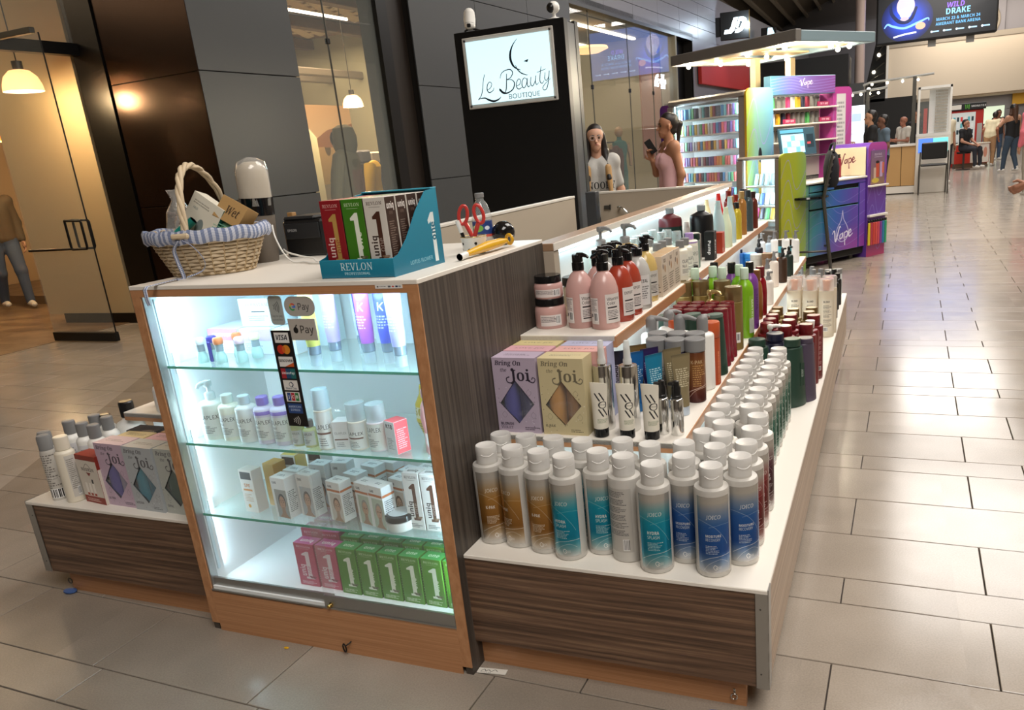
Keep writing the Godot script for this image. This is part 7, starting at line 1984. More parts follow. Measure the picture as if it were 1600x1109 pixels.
func tier_three_goods():
	var pk = "c9a09a"
	var pm = M("pink_plastic", pk, 0.22)
	var bl = M("black_gloss")
	for i in 2:
		var t = model("cream_jar", "jar")
		var r = 0.05 if i == 0 else 0.0455
		var h = 0.072 if i == 0 else 0.05
		obj("jar_body", nb().lathe([V(0, 0), V(r * 0.93, 0), V(r, 0.005), V(r, h * 0.72), V(r * 0.95, h * 0.9), V(r * 0.86, h), V(0, h)], 28), pm, t)
		obj("lid", nb().lathe([V(r * 0.9, h - 0.001), V(r * 0.93, h), V(r * 0.93, h + 0.018), V(r * 0.9, h + 0.021), V(0, h + 0.021)], 28), bl, t)
		var a = art(150, 60)
		a.fill(hex("dcd3d0")).fine(6, 10, 130, 4, 8, hex("4c4547"), rng)
		a.bars(110, 8, 30, 40, rng)
		obj("label", nb().lathe([V(r + 0.0006, h * 0.14), V(r + 0.0006, h * 0.62)], 16, W(0, 0, 0), 1, 1, -0.3 if i == 0 else -0.9, 1.1, a.uv()), P(0, 0.4), t)
		put(t, W(1.004, C3 + (0.0 if i == 0 else 0.093), -0.645), 0.2 * i, ["large pink jar with black lid at the bottom of the stack beside the cabinet", "smaller pink jar with black lid on top of the large pink jar"][i])
	var cj = model("cream_jar", "jar")
	obj("jar_body", nb().lathe(can(0.046, 0.1, 0.005), 26), M("milky"), cj)
	obj("lid", nb().lathe(can(0.048, 0.03, 0.003, 0.1), 26), bl, cj)
	put(cj, W(1.03, C3, -0.82), 0.0, "white jar with black lid behind the pink jars")
	var body = [V(0, 0), V(0.041, 0), V(0.0435, 0.004), V(0.0445, 0.1), V(0.043, 0.122), V(0.037, 0.145), V(0.026, 0.164), V(0.0175, 0.172), V(0.0175, 0.178)]
	var specs = {"pink": pk, "coral": "a03c29", "silver": "b9b8b4", "butter": "c9ad6a"}
	var mk = {}
	for c in specs:
		var t = model("pump_bottle", "bottle")
		obj("bottle_body", nb().lathe(body, 28), pm if c == "pink" else M(c + "_plastic", specs[c], 0.22), t)
		var a = art(100, 150)
		a.fill(hex("ddd6d2") if c != "butter" else hex("c8c4bd"))
		if c == "pink": a.say("Vitamino", 10, 26, 21, hex("26211f"), "s").say("Color", 10, 48, 21, hex("26211f"), "s")
		else: a.say("EXPERT", 10, 30, 20, hex("26211f"), "s")
		a.rect(12, 66, 60, 7, hex("2a2526")).fine(12, 84, 70, 5, 8, hex("4c4547"), rng).rect(12, 126, 60, 6, hex("2a2526"))
		obj("front_label", label_patch(0.0445, 0.02, 0.108, 0.62, a.uv(), 0.95), P(0, 0.4), t)
		var a3 = art(70, 120)
		a3.fill(hex("ddd6d2")).fine(6, 8, 58, 8, 7, hex("5c5557"), rng)
		a3.bars(34, 70, 28, 34, rng).rect(6, 74, 14, 14, hex("1a1a1a"))
		obj("back_label", label_patch(0.0445, 0.018, 0.098, 0.36, a3.uv(), -0.55), P(0, 0.4), t)
		var pb = nb().lathe([V(0, 0.176), V(0.0185, 0.176), V(0.0185, 0.199), V(0.0165, 0.201), V(0.0165, 0.222), V(0.0155, 0.224), V(0, 0.225)], 20)
		pb.tube([W(0.0, 0.221, 0), W(0.018, 0.222, 0), W(0.032, 0.217, 0), W(0.036, 0.212, 0)], [0.0085, 0.007, 0.005, 0.004], 8)
		obj("pump", pb, bl, t)
		mk[c] = t
	put(mk.pink, W(1.108, C3, -0.648), 0.0, "pink bottle with black pump next to the stacked jars")
	put(mk.pink, W(1.193, C3, -0.632), 0.05, "pink bottle with black pump turned left at the shelf corner").get_node("pump").rotation.y = PI * 0.95
	put(mk.pink, W(1.14, C3, -0.735), 0.3, "pink bottle with black pump behind the two front pink ones")
	put(mk.coral, W(1.207, C3, -0.738), 0.2, "coral red bottle with black pump, the nearer of two")
	put(mk.coral, W(1.207, C3, -0.83), 0.1, "coral red bottle with black pump, the farther of two")
	put(mk.silver, W(1.125, C3, -0.83), 0.4, "silver bottle with black pump behind the pink ones")
	put(mk.silver, W(1.125, C3, -0.925), 0.4, "silver bottle with black pump before the big cream pumps")
	put(mk.butter, W(1.2, C3, -1.055), 0.1, "butter yellow bottle with black pump and grey label")
	var sc = model("conditioner_bottle", "bottle")
	obj("bottle_body", nb().lathe(body, 26), M("silver_plastic"), sc)
	obj("cap", nb().lathe(can(0.02, 0.026, 0.002, 0.176), 18), bl, sc)
	var sa = art(80, 120)
	sa.fill(hex("d9d8d6")).say("METAL", 10, 24, 18, hex("303030"), "b").fine(10, 44, 56, 6, 9, hex("505050"), rng).rect(6, 104, 20, 12, hex("a02a28"))
	obj("front_label", label_patch(0.0445, 0.015, 0.115, 0.6, sa.uv(), 0.6), P(0, 0.4), sc)
	put(sc, W(1.212, C3, -0.925), 0.1, "silver bottle with plain black cap and white label behind the coral ones")
	put(sc, W(1.14, C3, -1.01), 0.0, "silver bottle with plain black cap against the back board side")
	for i in 2:
		var t = model("pump_bottle", "bottle")
		obj("bottle_body", nb().lathe([V(0, 0), V(0.045, 0), V(0.048, 0.005), V(0.048, 0.165), V(0.044, 0.178), V(0.02, 0.186), V(0.018, 0.19)], 26), M(["ice_plastic", "honey_plastic"][i], ["d3dcd6", "d6b878"][i], 0.3, 0.0, {"backlight_enabled": true, "backlight": hex(["a8b6b0", "b09050"][i])}), t)
		obj("pump", pump_head(0.188, 0.019, 0.05, 0.032, 1.3), M("milk_cap", "dcdcd0", 0.35), t)
		put(t, W([1.015, 1.085][i], C3, [-1.13, -1.2][i]), 0.0, ["large pale ice coloured bottle with white pump against the lit back board", "large honey yellow bottle with white pump against the lit back board"][i])
	for i in 3:
		var a = art(110, 150)
		a.fill(hex("cdbfae"))
		a.say("BOX", 34, 20, 20, hex("4b3a2b"), "b")
		a.oval(56, 50, 10, 14, hex("9a6a34"))
		a.fine(10, 76, 88, 7, 9, hex("4b3a2b"), rng).oval(24, 40, 8, 10, hex("4b3022"))
		var c = carton("folding_carton", "carton", W(0.06, 0.145, 0.085), {"r": a.uv(), "t": flat("b08a58"), "d0": flat("cdbfae"), "f": a.uv()})
		put(c, W(1.217, C3, -1.15 - i * 0.09), 0.0, "brown printed carton with amber drop motif, %s from the butter yellow bottle" % ORD[i], "printed cartons on the top shelf")
	var oa = art(160, 120)
	oa.fill(hex("e6e4da")).say("OLAPLEX", 80, 40, 26, hex("303436"), "s", 0).say("No.4", 28, 66, 20, hex("303436"), "s").fine(28, 84, 96, 3, 8, hex("5a5d5e"), rng)
	var ow = model("treatment_bottle", "bottle")
	obj("bottle_body", nb().lathe(shoulder(0.031, 0.125, 0.017, 0.004, 0.01), 24), M("cream_plastic", "e8e4d4", 0.35), ow)
	obj("cap", nb().lathe(can(0.017, 0.03, 0.002, 0.128), 18), M("milk_cap"), ow)
	obj("print", label_patch(0.031, 0.02, 0.105, 1.2, oa.uv(), 0.9), P(0, 0.4), ow)
	var n = 0
	for q in [[1.225, -1.47], [1.226, -1.55], [1.15, -1.40], [1.15, -1.48], [1.15, -1.57], [1.08, -1.36], [1.08, -1.45], [1.08, -1.54]]:
		put(ow, W(q[0], C3, q[1]), 0.35, "cream treatment bottle with printed name, %s of the group before the lavender cap" % ORD[n], "cream treatment bottles on the top shelf")
		n += 1
	var lv = model("treatment_bottle", "bottle")
	obj("bottle_body", nb().lathe(shoulder(0.035, 0.135, 0.017, 0.004, 0.006), 26), M("cream_plastic"), lv)
	obj("collar", nb().lathe(can(0.0352, 0.008, 0.001, 0.122), 24), M("lavender_cap", "a98ac4", 0.35), lv)
	obj("cap", nb().lathe(can(0.018, 0.028, 0.002, 0.137), 18), M("lavender_cap"), lv)
	obj("print", label_patch(0.035, 0.015, 0.112, 1.1, oa.uv(), 0.6), P(0, 0.4), lv)
	put(lv, W(1.218, C3, -1.665), 0.2, "cream treatment bottle with lavender cap and collar")
	var cy = clear("bottle_frost", "dcefee", 0.4, 0.1)
	var fz = model("clear_spray", "bottle")
	obj("bottle_body", nb().lathe(shoulder(0.028, 0.125, 0.012, 0.006, 0.014), 20), M("frost_solid", "dfeae6", 0.2, 0.0, {"backlight_enabled": true, "backlight": hex("b9d5d2")}), fz)
	obj("cap", nb().lathe([V(0, 0.13), V(0.02, 0.13), V(0.02, 0.17), V(0.018, 0.173), V(0, 0.173)], 18), cy, fz)
	obj("nozzle", pump_head(0.13, 0.01, 0.016, 0.004), M("cap_white"), fz)
	n = 0
	for q in [[1.03, -1.30], [1.03, -1.385], [1.03, -1.47], [1.02, -1.56], [1.03, -1.65], [1.1, -1.66], [1.1, -1.75], [1.03, -1.76], [1.16, -1.68]]:
		put(fz, W(q[0], C3, q[1]), 0.4, "frosted spray bottle with clear overcap, %s along the lit back board" % ORD[n], "frosted sprays along the back board")
		n += 1
	for i in 2:
		var t = model("backbar_bottle", "bottle")
		obj("bottle_body", nb().lathe([V(0, 0), V(0.053, 0), V(0.056, 0.004), V(0.056, 0.18), V(0.052, 0.195), V(0.025, 0.208), V(0.018, 0.212), V(0.018, 0.216)], 26), M(["ink_plastic", "maroon_plastic"][i], ["141518", "5a1d24"][i], 0.3), t)
		obj("cap", nb().lathe(can(0.02, 0.026, 0.002, 0.214), 18), M("grey_cap", "8f979a", 0.4), t)
		if i: obj("band", nb().lathe([V(0.0565, 0.03), V(0.0565, 0.155)], 24), M("deep_green", "0f2c26", 0.35), t)
		put(t, W([1.165, 1.03][i], C3, [-2.15, -2.08][i]), 0.0, ["large black bottle with grey cap in the middle of the top shelf", "large maroon bottle with dark green band and grey cap"][i])
	var cones = [["8ad9cb", 1.0, -2.235, 0.15, "turquoise cone topped bottle before the maroon bottle"], ["ded4cc", 1.08, -2.2, 0.16, "white cone topped bottle between the maroon and black bottles"], ["e8d9a8", 1.02, -2.95, 0.21, "pale yellow cone topped bottle near the far end"], ["d21f1f", 1.06, -3.1, 0.23, "bright red cone shaped bottle near the far end"], ["cfdedd", 1.10, -2.85, 0.19, "white cone topped bottle in front of the bright red one"], ["bcd5d8", 1.205, -2.36, 0.24, "pale blue bottle with conical shoulders, nearer one"], ["bcd5d8", 1.215, -2.62, 0.24, "pale blue bottle with conical shoulders, farther one"], ["dfe8c8", 1.225, -2.45, 0.2, "pale green bottle with printed side"]]
	for i in cones.size():
		var q = cones[i]
		var h = q[3]
		var t = model("cone_bottle", "bottle")
		obj("bottle_body", nb().lathe([V(0, 0), V(0.028, 0), V(0.03, 0.004), V(0.03, h * 0.5), V(0.026, h * 0.6), V(0.014, h * 0.84)], 20), M("cone_" + q[0], q[0], 0.35), t)
		obj("cap", nb().lathe([V(0.0145, h * 0.84), V(0.0145, h * 0.85), V(0.011, h), V(0, h)], 16), M("cone_" + q[0]), t)
		put(t, W(q[1], C3, q[2]), 0.0, q[4])
	for i in 2:
		var t = model("dropper_bottle", "bottle")
		obj("bottle_body", nb().lathe(shoulder(0.022, 0.09, 0.011, 0.01, 0.01), 18), M("smoke_glass", "3b4448", 0.1, 0.2), t)
		obj("cap", nb().lathe(can(0.0115, 0.035, 0.003, 0.1), 14), M("coral_cap", "d8867a", 0.4), t)
		put(t, W([1.075, 1.125][i], C3, -2.36 - 0.04 * i), 0.0, "smoked bottle with coral cap in front of the large black bottle, %s one" % ["left", "right"][i])
	var gj = model("gel_jar", "jar")
	obj("jar_body", nb().lathe(can(0.034, 0.12), 22), M("sage_plastic", "7f968a", 0.35), gj)
	obj("lid", nb().lathe(can(0.035, 0.03, 0.002, 0.12), 22), M("deep_green"), gj)
	put(gj, W(1.2, C3, -1.79), 0.0, "sage green jar with dark lid behind the lavender cap")
	var boxes = [["17181a", 1.232, -2.02, 0.13, "tall black carton with white upright lettering"], ["b8442c", 1.228, -2.24, 0.1, "orange red carton beside the black carton"], ["b0a79c", 1.165, -2.0, 0.12, "grey carton behind the black carton"]]
	for q in boxes:
		var a = art(50, 120)
		a.fill(hex(q[0]))
		if q[0] == "17181a": a.say("Pump", 26, 66, 22, Color.WHITE, "b", 0, -1)
		else: a.rect(6, 88, 10, 24, hex("d9c7b8"))
		put(carton("folding_carton", "carton", W(0.045, q[3], 0.06), {"r": a.uv(), "f": a.uv(), "d0": flat(q[0])}), W(q[1], C3, q[2]), 0.0, q[4])
	var shamp = [["7a2018", 1.10, -3.2, 0.24, "7a2018", "brick red bottle near the far end of the top shelf"], ["a5381f", 1.155, -3.12, 0.22, "8a2a1a", "rust red bottle near the far end of the top shelf"], ["3a5a62", 1.165, -3.3, 0.24, "22333a", "teal blue bottle with dark cap near the far end"], ["a9763c", 1.215, -2.98, 0.245, "a98a55", "amber bottle with gold cap near the far end"], ["a9763c", 1.19, -2.78, 0.235, "b89a62", "amber bottle with gold cap behind the pale blue bottle"], ["46565a", 1.225, -3.15, 0.24, "2a3438", "slate bottle with dark cap near the far end"], ["6a2f24", 1.23, -3.3, 0.22, "3c2420", "dark brown bottle last on the top shelf"], ["c9b23a", 1.22, -2.78, 0.2, "232323", "yellow bottle with black head near the far end"], ["8a4a2a", 1.16, -3.45, 0.23, "5a3a2a", "copper bottle at the far end of the top shelf"]]
	for i in shamp.size():
		var q = shamp[i]
		var t = model("salon_bottle", "bottle")
		obj("bottle_body", nb().lathe(shoulder(0.028, q[3] * 0.8, 0.014, 0.006, 0.035), 20), M("salon_" + q[0], q[0], 0.2, 0.15), t)
		obj("cap", nb().lathe(can(0.016, q[3] * 0.17, 0.002, q[3] * 0.82), 16), M("saloncap_" + q[4], q[4], 0.3, 0.2), t)
		put(t, W(q[1], C3, q[2]), 0.0, q[5])

# ---------------------------------------------------------------- goods in the glass cabinet
func one_box(ground: String, ink: String, numeral: String, word: String, top: String, leaf: String) -> Dictionary:
	var a = art(104, 300)
	a.fill(hex(ground))
	a.say("REVLON", 52, 22, 19, hex(ink), "r", 0)
	a.rect(24, 36, 56, 1, hex(ink))
	var k = hex(numeral)
	a.poly(PV([V(34, 74), V(60, 54), V(74, 54), V(74, 236), V(84, 236), V(84, 250), V(40, 250), V(40, 236), V(52, 236), V(52, 84), V(34, 84)]), k)
	if word == "one": a.say("one", 66, 166, 42, hex(ground) if numeral == ink else hex(ink), "b", 0, 1)
	else: a.say("uniq", 30, 232, 40, hex(ink), "b", -1, 1).say("one", 64, 214, 34, hex(ground).lerp(hex(numeral), 0.35), "s", -1, 1)
	if leaf != "":
		for i in 5: a.oval(64 + i * 6, 232 + 8 * (i % 2), 8, 4, hex(leaf).lightened(0.12 * (i % 3)))
	a.fine(14, 268, 74, 3, 8, hex(ink), rng)
	var t = art(104, 60)
	t.fill(hex(top))
	t.say(word, 52, 30, 32, Color.WHITE if hex(top).get_luminance() < 0.5 else hex(ink), "b", 0)
	var s = art(70, 200)
	s.fill(hex(ground).darkened(0.12))
	s.fine(10, 30, 50, 14, 11, hex(ink).lerp(hex(ground), 0.3), rng)
	return {"f": a.uv(), "b": a.uv(), "t": t.uv(), "l": s.uv(), "r": s.uv(), "d0": flat(ground)}

func face_box(band: String, skin: String, hair: String, back: String) -> Dictionary:
	var a = art(120, 180)
	a.fill(hex("e9eae6"))
	a.say("CARE", 14, 22, 15, hex("3c3f42"), "b")
	if band != "": a.rect(0, 34, 120, 10, hex(band))
	var s = hex(skin)
	a.rect(20, 52, 100, 128, hex(back))
	a.oval(72, 104, 30, 34, hex(hair))
	a.oval(72, 112, 24, 32, s)
	a.poly(PV([V(60, 136), V(86, 136), V(90, 160), V(118, 180), V(30, 180), V(56, 160)]), s.darkened(0.12))
	for x in [62, 83]:
		a.oval(x, 108, 4.5, 2.2, hex("2a2018"))
		a.pen([V(x - 7, 101), V(x, 99), V(x + 6, 101)], 2, hex(hair))
	a.pen([V(72, 108), V(70, 122), V(75, 123)], 1.5, s.darkened(0.3))
	a.pen([V(63, 132), V(72, 134), V(81, 132)], 2.2, s.darkened(0.4))
	var t = art(60, 40)
	t.fill(hex("eceeec")).fine(14, 16, 30, 2, 6, hex("4a4d50"), rng)
	var d = art(60, 180)
	d.fill(hex("dfe3e3"))
	if band != "": d.rect(0, 34, 60, 10, hex(band))
	d.fine(8, 60, 44, 12, 8, hex("55595c"), rng)
	return {"f": a.uv(), "b": a.uv(), "t": t.uv(), "l": d.uv(), "r": d.uv(), "d0": flat("e4e6e3")}

func cabinet_goods():
	var ys = 0.872
	var ka = art(190, 140)
	ka.fill(hex("d9e8ea")).say("KERASTASE", 95, 30, 22, hex("7c9197"), "r", 0).rect(60, 62, 70, 6, hex("2c3236")).fine(40, 86, 110, 3, 10, hex("7c9197"), rng)
	put(carton("white_carton", "carton", W(0.135, 0.085, 0.09), {"f": ka.uv(), "d0": flat("d9e8ea")}), W(0.235, ys + 0.078, -0.26), 0.05, "white carton with grey lettering lying on the pastel cartons")
	for i in 3:
		var c = ["c07f8e", "cdb3da", "e6c9a4"][i]
		var a = art(150, 110)
		a.fill(hex("dfe6ea")).rect(0, 0, 150, 52, hex(c)).say("K" if i else "SPECIFIQUE", 75, 26, 34 if i else 18, hex("f6f0f4") if i == 0 else hex("6a4a78"), "b", 0).fine(20, 64, 90, 4, 9, hex("9aa4aa"), rng)
		put(carton("pastel_carton", "carton", W(0.118 if i < 2 else 0.08, 0.077, 0.13), {"f": a.uv(), "d0": flat("dfe6ea")}), W([0.11, 0.237, 0.345][i], ys, -0.25), 0.0, ["rose topped white carton lying at the cabinet wall", "lilac topped white carton lying in the middle", "peach topped white carton lying behind the card strip"][i])
	put(carton("pale_carton", "carton", W(0.09, 0.18, 0.1), {"d0": flat("d3e4e8")}), W(0.365, ys, -0.335), 0.1, "tall pale carton standing behind the white carton")
	put(carton("pale_carton", "carton", W(0.2, 0.185, 0.04), {"d0": flat("dbe9ec")}), W(0.66, ys, -0.35), 0.0, "wide pale carton standing behind the hanging coloured tubes")
	var vial_caps = [["e8eef2", 0.122, -0.085, "white"], ["35309a", 0.143, -0.11, "deep violet"], ["e0804a", 0.188, -0.09, "orange"], ["e0804a", 0.20, -0.15, "orange"], ["e9c6d4", 0.258, -0.10, "pink"], ["eadfbe", 0.268, -0.15, "cream"]]
	for i in vial_caps.size():
		var q = vial_caps[i]
		var t = model("vial", "vial")
		obj("vial_body", nb().lathe([V(0, 0), V(0.0145, 0), V(0.016, 0.003), V(0.0155, 0.02), V(0.011, 0.03), V(0.011, 0.055), V(0, 0.055)], 18), M("vial_glass", "c6e0dc", 0.08, 0.0, {"backlight_enabled": true, "backlight": hex("a9cfcb")}), t)
		obj("label", nb().lathe([V(0.0114, 0.034), V(0.0114, 0.054)], 16), M("vial_label", "8a9aa0", 0.4), t)
		obj("cap", nb().lathe([V(0, 0.055), V(0.0135, 0.055), V(0.0145, 0.06), V(0.0145, 0.07), V(0.012, 0.074), V(0, 0.075)], 16), M("vialcap_" + q[0], q[0], 0.35), t)
		if i == 1: obj("clip", nb().box(W(0.004, 0.03, 0.017), W(0.012, 0.06, 0.006), 0.002), M("vialcap_35309a"), t)
		put(t, W(q[1], ys, q[2]), 0.0, "glass vial with %s cap, %s, on the top cabinet shelf" % [q[3], ["nearest the cabinet wall", "with a matching clip", "in front", "behind the other orange one", "in front of the lilac carton", "behind the pink one"][i]])
	var tubes = [["d8d25a", 0.535, -0.085, "yellow"], ["b9a6d8", 0.565, -0.135, "lavender"], ["3c3f9e", 0.655, -0.16, "indigo"], ["b45cc6", 0.685, -0.125, "magenta violet"], ["3f52c4", 0.745, -0.13, "royal blue"], ["a9a9e0", 0.805, -0.095, "periwinkle"], ["e0952a", 0.845, -0.17, "amber orange"], ["c9d6e6", 0.60, -0.22, "pale blue"]]
	for i in tubes.size():
		var q = tubes[i]
		var a = art(110, 150)
		a.fill(hex(q[0])).down([[0, hex(q[0]).darkened(0.15)], [0.1, hex(q[0])], [1, hex(q[0]).lightened(0.1)]])
		a.say("K", 55, 46, 30, hex("f2f0f6"), "s", 0).fine(40, 70, 34, 5, 8, hex("f2f0f6").lerp(hex(q[0]), 0.3), rng)
		var t = model("hair_tube", "tube")
		obj("tube_body", loft([[0.055, 0.018, 0.018], [0.09, 0.0205, 0.0195], [0.15, 0.024, 0.012], [0.185, 0.026, 0.004], [0.196, 0.026, 0.0012]], 20, a.uv()), P(0, 0.3), t)
		obj("collar", nb().lathe(can(0.0175, 0.025, 0.001, 0.031), 18), M("steel_blue", "8fa3b4", 0.25, 0.4), t)
		obj("cap", nb().lathe([V(0, 0), V(0.0165, 0), V(0.0165, 0.03), V(0, 0.03)], 18), clear("cap_ice", "d7ecf2", 0.45, 0.08), t)
		obj("nozzle", nb().lathe([V(0, 0.008), V(0.006, 0.008), V(0.0075, 0.03), V(0, 0.031)], 12), M("steel_blue"), t)
		put(t, W(q[1], ys, q[2]), 0.05 * (i % 3) - 0.05, "%s hair tube standing on its clear cap on the top cabinet shelf" % q[3])
	ys = 0.631
	var oa = art(230, 150)
	oa.fill(hex("dfe9e4")).say("OLAPLEX", 115, 34, 34, hex("2c3438"), "s", 0, 0, 0, 1.15).say("No.4", 52, 64, 20, hex("2c3438"), "s").fine(52, 86, 120, 5, 10, hex("5c686c"), rng)
	var treat = [[0.098, -0.10, 0.039, 0.118, "e4eee6", "pump", "clear pump bottle with printed white label at the cabinet wall"], [0.168, -0.095, 0.031, 0.112, "e6eddc", "d6e6e0", "cream bottle with pale cap, first after the pump bottle"], [0.236, -0.092, 0.031, 0.112, "e0ebe8", "cfe4e8", "cream bottle with icy cap, second after the pump bottle"], [0.307, -0.09, 0.031, 0.112, "d2d2e4", "8f7bd0", "lilac grey bottle with violet cap, the nearer of two to the wall"], [0.372, -0.088, 0.031, 0.115, "d6d6e8", "8f7bd0", "lilac grey bottle with violet cap, the farther of two from the wall"]]
	for i in treat.size():
		var q = treat[i]
		var r = q[2]
		var t = model("treatment_bottle", "bottle")
		obj("bottle_body", nb().lathe(shoulder(r, q[3], 0.016, 0.004, 0.012), 26), M("treat_" + q[4], q[4], 0.3), t)
		if q[5] == "pump": obj("pump", pump_head(q[3] + 0.002, 0.015, 0.03, 0.022, -0.6), M("clear_cap", "cfe0e2", 0.2, 0.0), t)
		else:
			obj("cap", nb().lathe(can(0.0175, 0.026, 0.002, q[3] + 0.003), 20), M("treatcap_" + q[5], q[5], 0.35), t)
			if i > 2: obj("collar", nb().lathe([V(r * 1.01, q[3] - 0.022), V(r * 1.01, q[3] - 0.012), V(r * 0.86, q[3] - 0.004)], 24), M("treatcap_" + q[5]), t)
		obj("print", label_patch(r, 0.014, q[3] - 0.028, 1.25, oa.uv(), 0.25), P(0, 0.4), t)
		put(t, W(q[0], ys, q[1]), 0.0, q[6])
	for i in 2:
		var t = model("oil_bottle", "bottle")
		obj("bottle_body", nb().lathe(shoulder(0.019 + 0.002 * i, 0.085 - 0.03 * i, 0.01, 0.003, 0.008), 20), M("oil_glass", "dfe3b0", 0.12, 0.0, {"backlight_enabled": true, "backlight": hex("c9d080")}), t)
		obj("cap", nb().lathe(can(0.0115, 0.022, 0.002, 0.088 - 0.03 * i), 16), M("milk_cap"), t)
		obj("print", label_patch(0.019 + 0.002 * i, 0.008, 0.05, 1.2, oa.uv()), P(0, 0.4), t)
		put(t, W([0.428, 0.472][i], ys, -0.08), 0.0, ["pale yellow oil bottle behind the door edge", "short pale oil bottle behind the card strip"][i])
	var sp = model("spray_can", "bottle")
	obj("can_body", nb().lathe(can(0.0245, 0.118, 0.003), 24), M("cream_plastic"), sp)
	obj("cap", nb().lathe([V(0, 0.118), V(0.0235, 0.118), V(0.0235, 0.165), V(0.0215, 0.175), V(0, 0.177)], 22), M("ice_cap", "c4dde6", 0.2), sp)
	var sa = art(140, 150)
	sa.fill(hex("e2e9e6")).say("OLAPLEX", 70, 62, 26, hex("2c3438"), "s", 0, 0, 0, 1.1).rect(16, 84, 108, 8, hex("6a4438")).fine(40, 108, 60, 4, 9, hex("5c686c"), rng)
	obj("print", label_patch(0.0245, 0.006, 0.112, 1.3, sa.uv()), P(0, 0.4), sp)
	put(sp, W(0.532, ys, -0.075), 0.2, "tall slim white spray can beside the card strip on the second shelf")
	var bx = art(90, 150)
	bx.fill(hex("dfe4e4")).say("OLAPLEX", 45, 62, 18, hex("7e8688"), "s", 0).rect(6, 92, 78, 7, hex("6a4438")).fine(14, 112, 56, 3, 9, hex("7e8688"), rng)
	put(carton("white_carton", "carton", W(0.046, 0.083, 0.046), {"f": bx.uv(), "d0": flat("dfe4e4")}), W(0.582, ys, -0.088), 0.25, "small white carton with a brown line beside the slim spray can")
	for i in 2:
		var t = model("airless_bottle", "bottle")
		obj("bottle_body", nb().lathe(can(0.0275, 0.085, 0.003), 24), M("cream_plastic") if i == 0 else M("shell_plastic", "e6dfe2", 0.35), t)
		obj("pump", nb().lathe([V(0, 0.085), V(0.012, 0.085), V(0.012, 0.11), V(0.007, 0.122), V(0, 0.122)], 14), M("cap_white"), t)
		obj("cap", nb().lathe([V(0.0265, 0.085), V(0.0265, 0.13), V(0.0258, 0.134), V(0, 0.134)], 22), clear("cap_ice", "d7ecf2", 0.45, 0.08), t)
		obj("print", label_patch(0.0275, 0.006, 0.08, 1.3, sa.uv() if i == 0 else oa.uv()), P(0, 0.4), t)
		put(t, W([0.632, 0.697][i], ys, -0.09), 0.0, ["white airless bottle with a brown line and clear cap, left of two", "white airless bottle with plain print and clear cap, right of two"][i])
	var k18 = art(80, 170)
	k18.fill(hex("dce0e0")).say("K18", 10, 26, 32, hex("1c1c1e"), "b").fine(12, 90, 50, 7, 9, hex("6d7476"), rng)
	var k2 = art(60, 170)
	k2.fill(hex("e0525a")).fine(10, 40, 40, 10, 11, hex("f2c4c4"), rng)
	put(carton("coral_carton", "carton", W(0.045, 0.092, 0.045), {"f": k18.uv(), "r": k2.uv(), "l": k2.uv(), "t": flat("e0525a"), "d0": flat("e0525a")}), W(0.762, ys, -0.085), -0.35, "white and coral carton with bold black figures on the second shelf")
	var sun = model("sun_bottle", "bottle")
	var su = art(160, 160)
	su.fill(hex("e3c61e")).rect(30, 66, 90, 34, hex("e9e3b4")).say("50", 62, 82, 34, hex("b5a02a"), "b", 0).rect(30, 50, 16, 12, hex("3d4f96")).fine(34, 112, 70, 4, 8, hex("7c6a10"), rng)
	obj("bottle_body", loft([[0, 0.02, 0.014], [0.006, 0.026, 0.018], [0.05, 0.046, 0.022], [0.1, 0.043, 0.022], [0.13, 0.026, 0.016], [0.155, 0.022, 0.014], [0.158, 0.02, 0.012]], 24, su.uv()), P(0, 0.35), sun)
	put(sun, W(0.80, ys, -0.2), 0.0, "yellow curved sun lotion bottle near the cabinet side wall")
	var ros = model("lotion_bottle", "bottle")
	obj("bottle_body", nb().lathe([V(0, 0), V(0.027, 0), V(0.029, 0.004), V(0.027, 0.06), V(0.029, 0.072), V(0.033, 0.1), V(0.028, 0.135), V(0.021, 0.148), V(0.021, 0.155)], 24), M("rose_plastic", "d29a98", 0.35), ros)
	obj("label", nb().lathe([V(0.0285, 0.01), V(0.0278, 0.06)], 22), M("white_plastic"), ros)
	obj("cap", nb().lathe(can(0.0235, 0.024, 0.003, 0.155), 20), M("rose_cap", "c98a8a", 0.4), ros)
	put(ros, W(0.873, ys, -0.1), 0.0, "rose pink lotion bottle partly behind the copper frame")
	ys = 0.396
	var s1 = art(90, 230)
	s1.fill(hex("e9e7df")).rect(8, 10, 74, 40, hex("17181a")).say("SPF", 45, 84, 26, hex("c9762e"), "b", 0).rect(14, 102, 62, 10, hex("d98b34")).fine(16, 130, 56, 5, 9, hex("c59a6a"), rng).oval(34, 196, 10, 10, hex("dc9a3c"))
	put(carton("suncare_carton", "carton", W(0.055, 0.14, 0.04), {"f": s1.uv(), "d0": flat("d9d8d2")}), W(0.195, ys, -0.095), -0.08, "white sun care carton with black top panel and orange sun, front of its group")
	put(carton("suncare_carton", "carton", W(0.045, 0.14, 0.05), {"t": flat("cf962f"), "r": flat("c58d28"), "d0": flat("d9b468")}), W(0.235, ys, -0.155), -0.1, "mustard sided carton just behind the black topped one")
	put(carton("suncare_carton", "carton", W(0.055, 0.15, 0.05), {"t": flat("e3c23c"), "f": s1.uv(), "d0": flat("e3c23c")}), W(0.265, ys, -0.21), 0.0, "yellow topped sun care carton in the second row")
	put(carton("suncare_carton", "carton", W(0.055, 0.15, 0.05), {"t": flat("dcc85a"), "f": s1.uv(), "d0": flat("dfe6e2")}), W(0.33, ys, -0.255), 0.0, "yellow topped sun care carton in the third row")
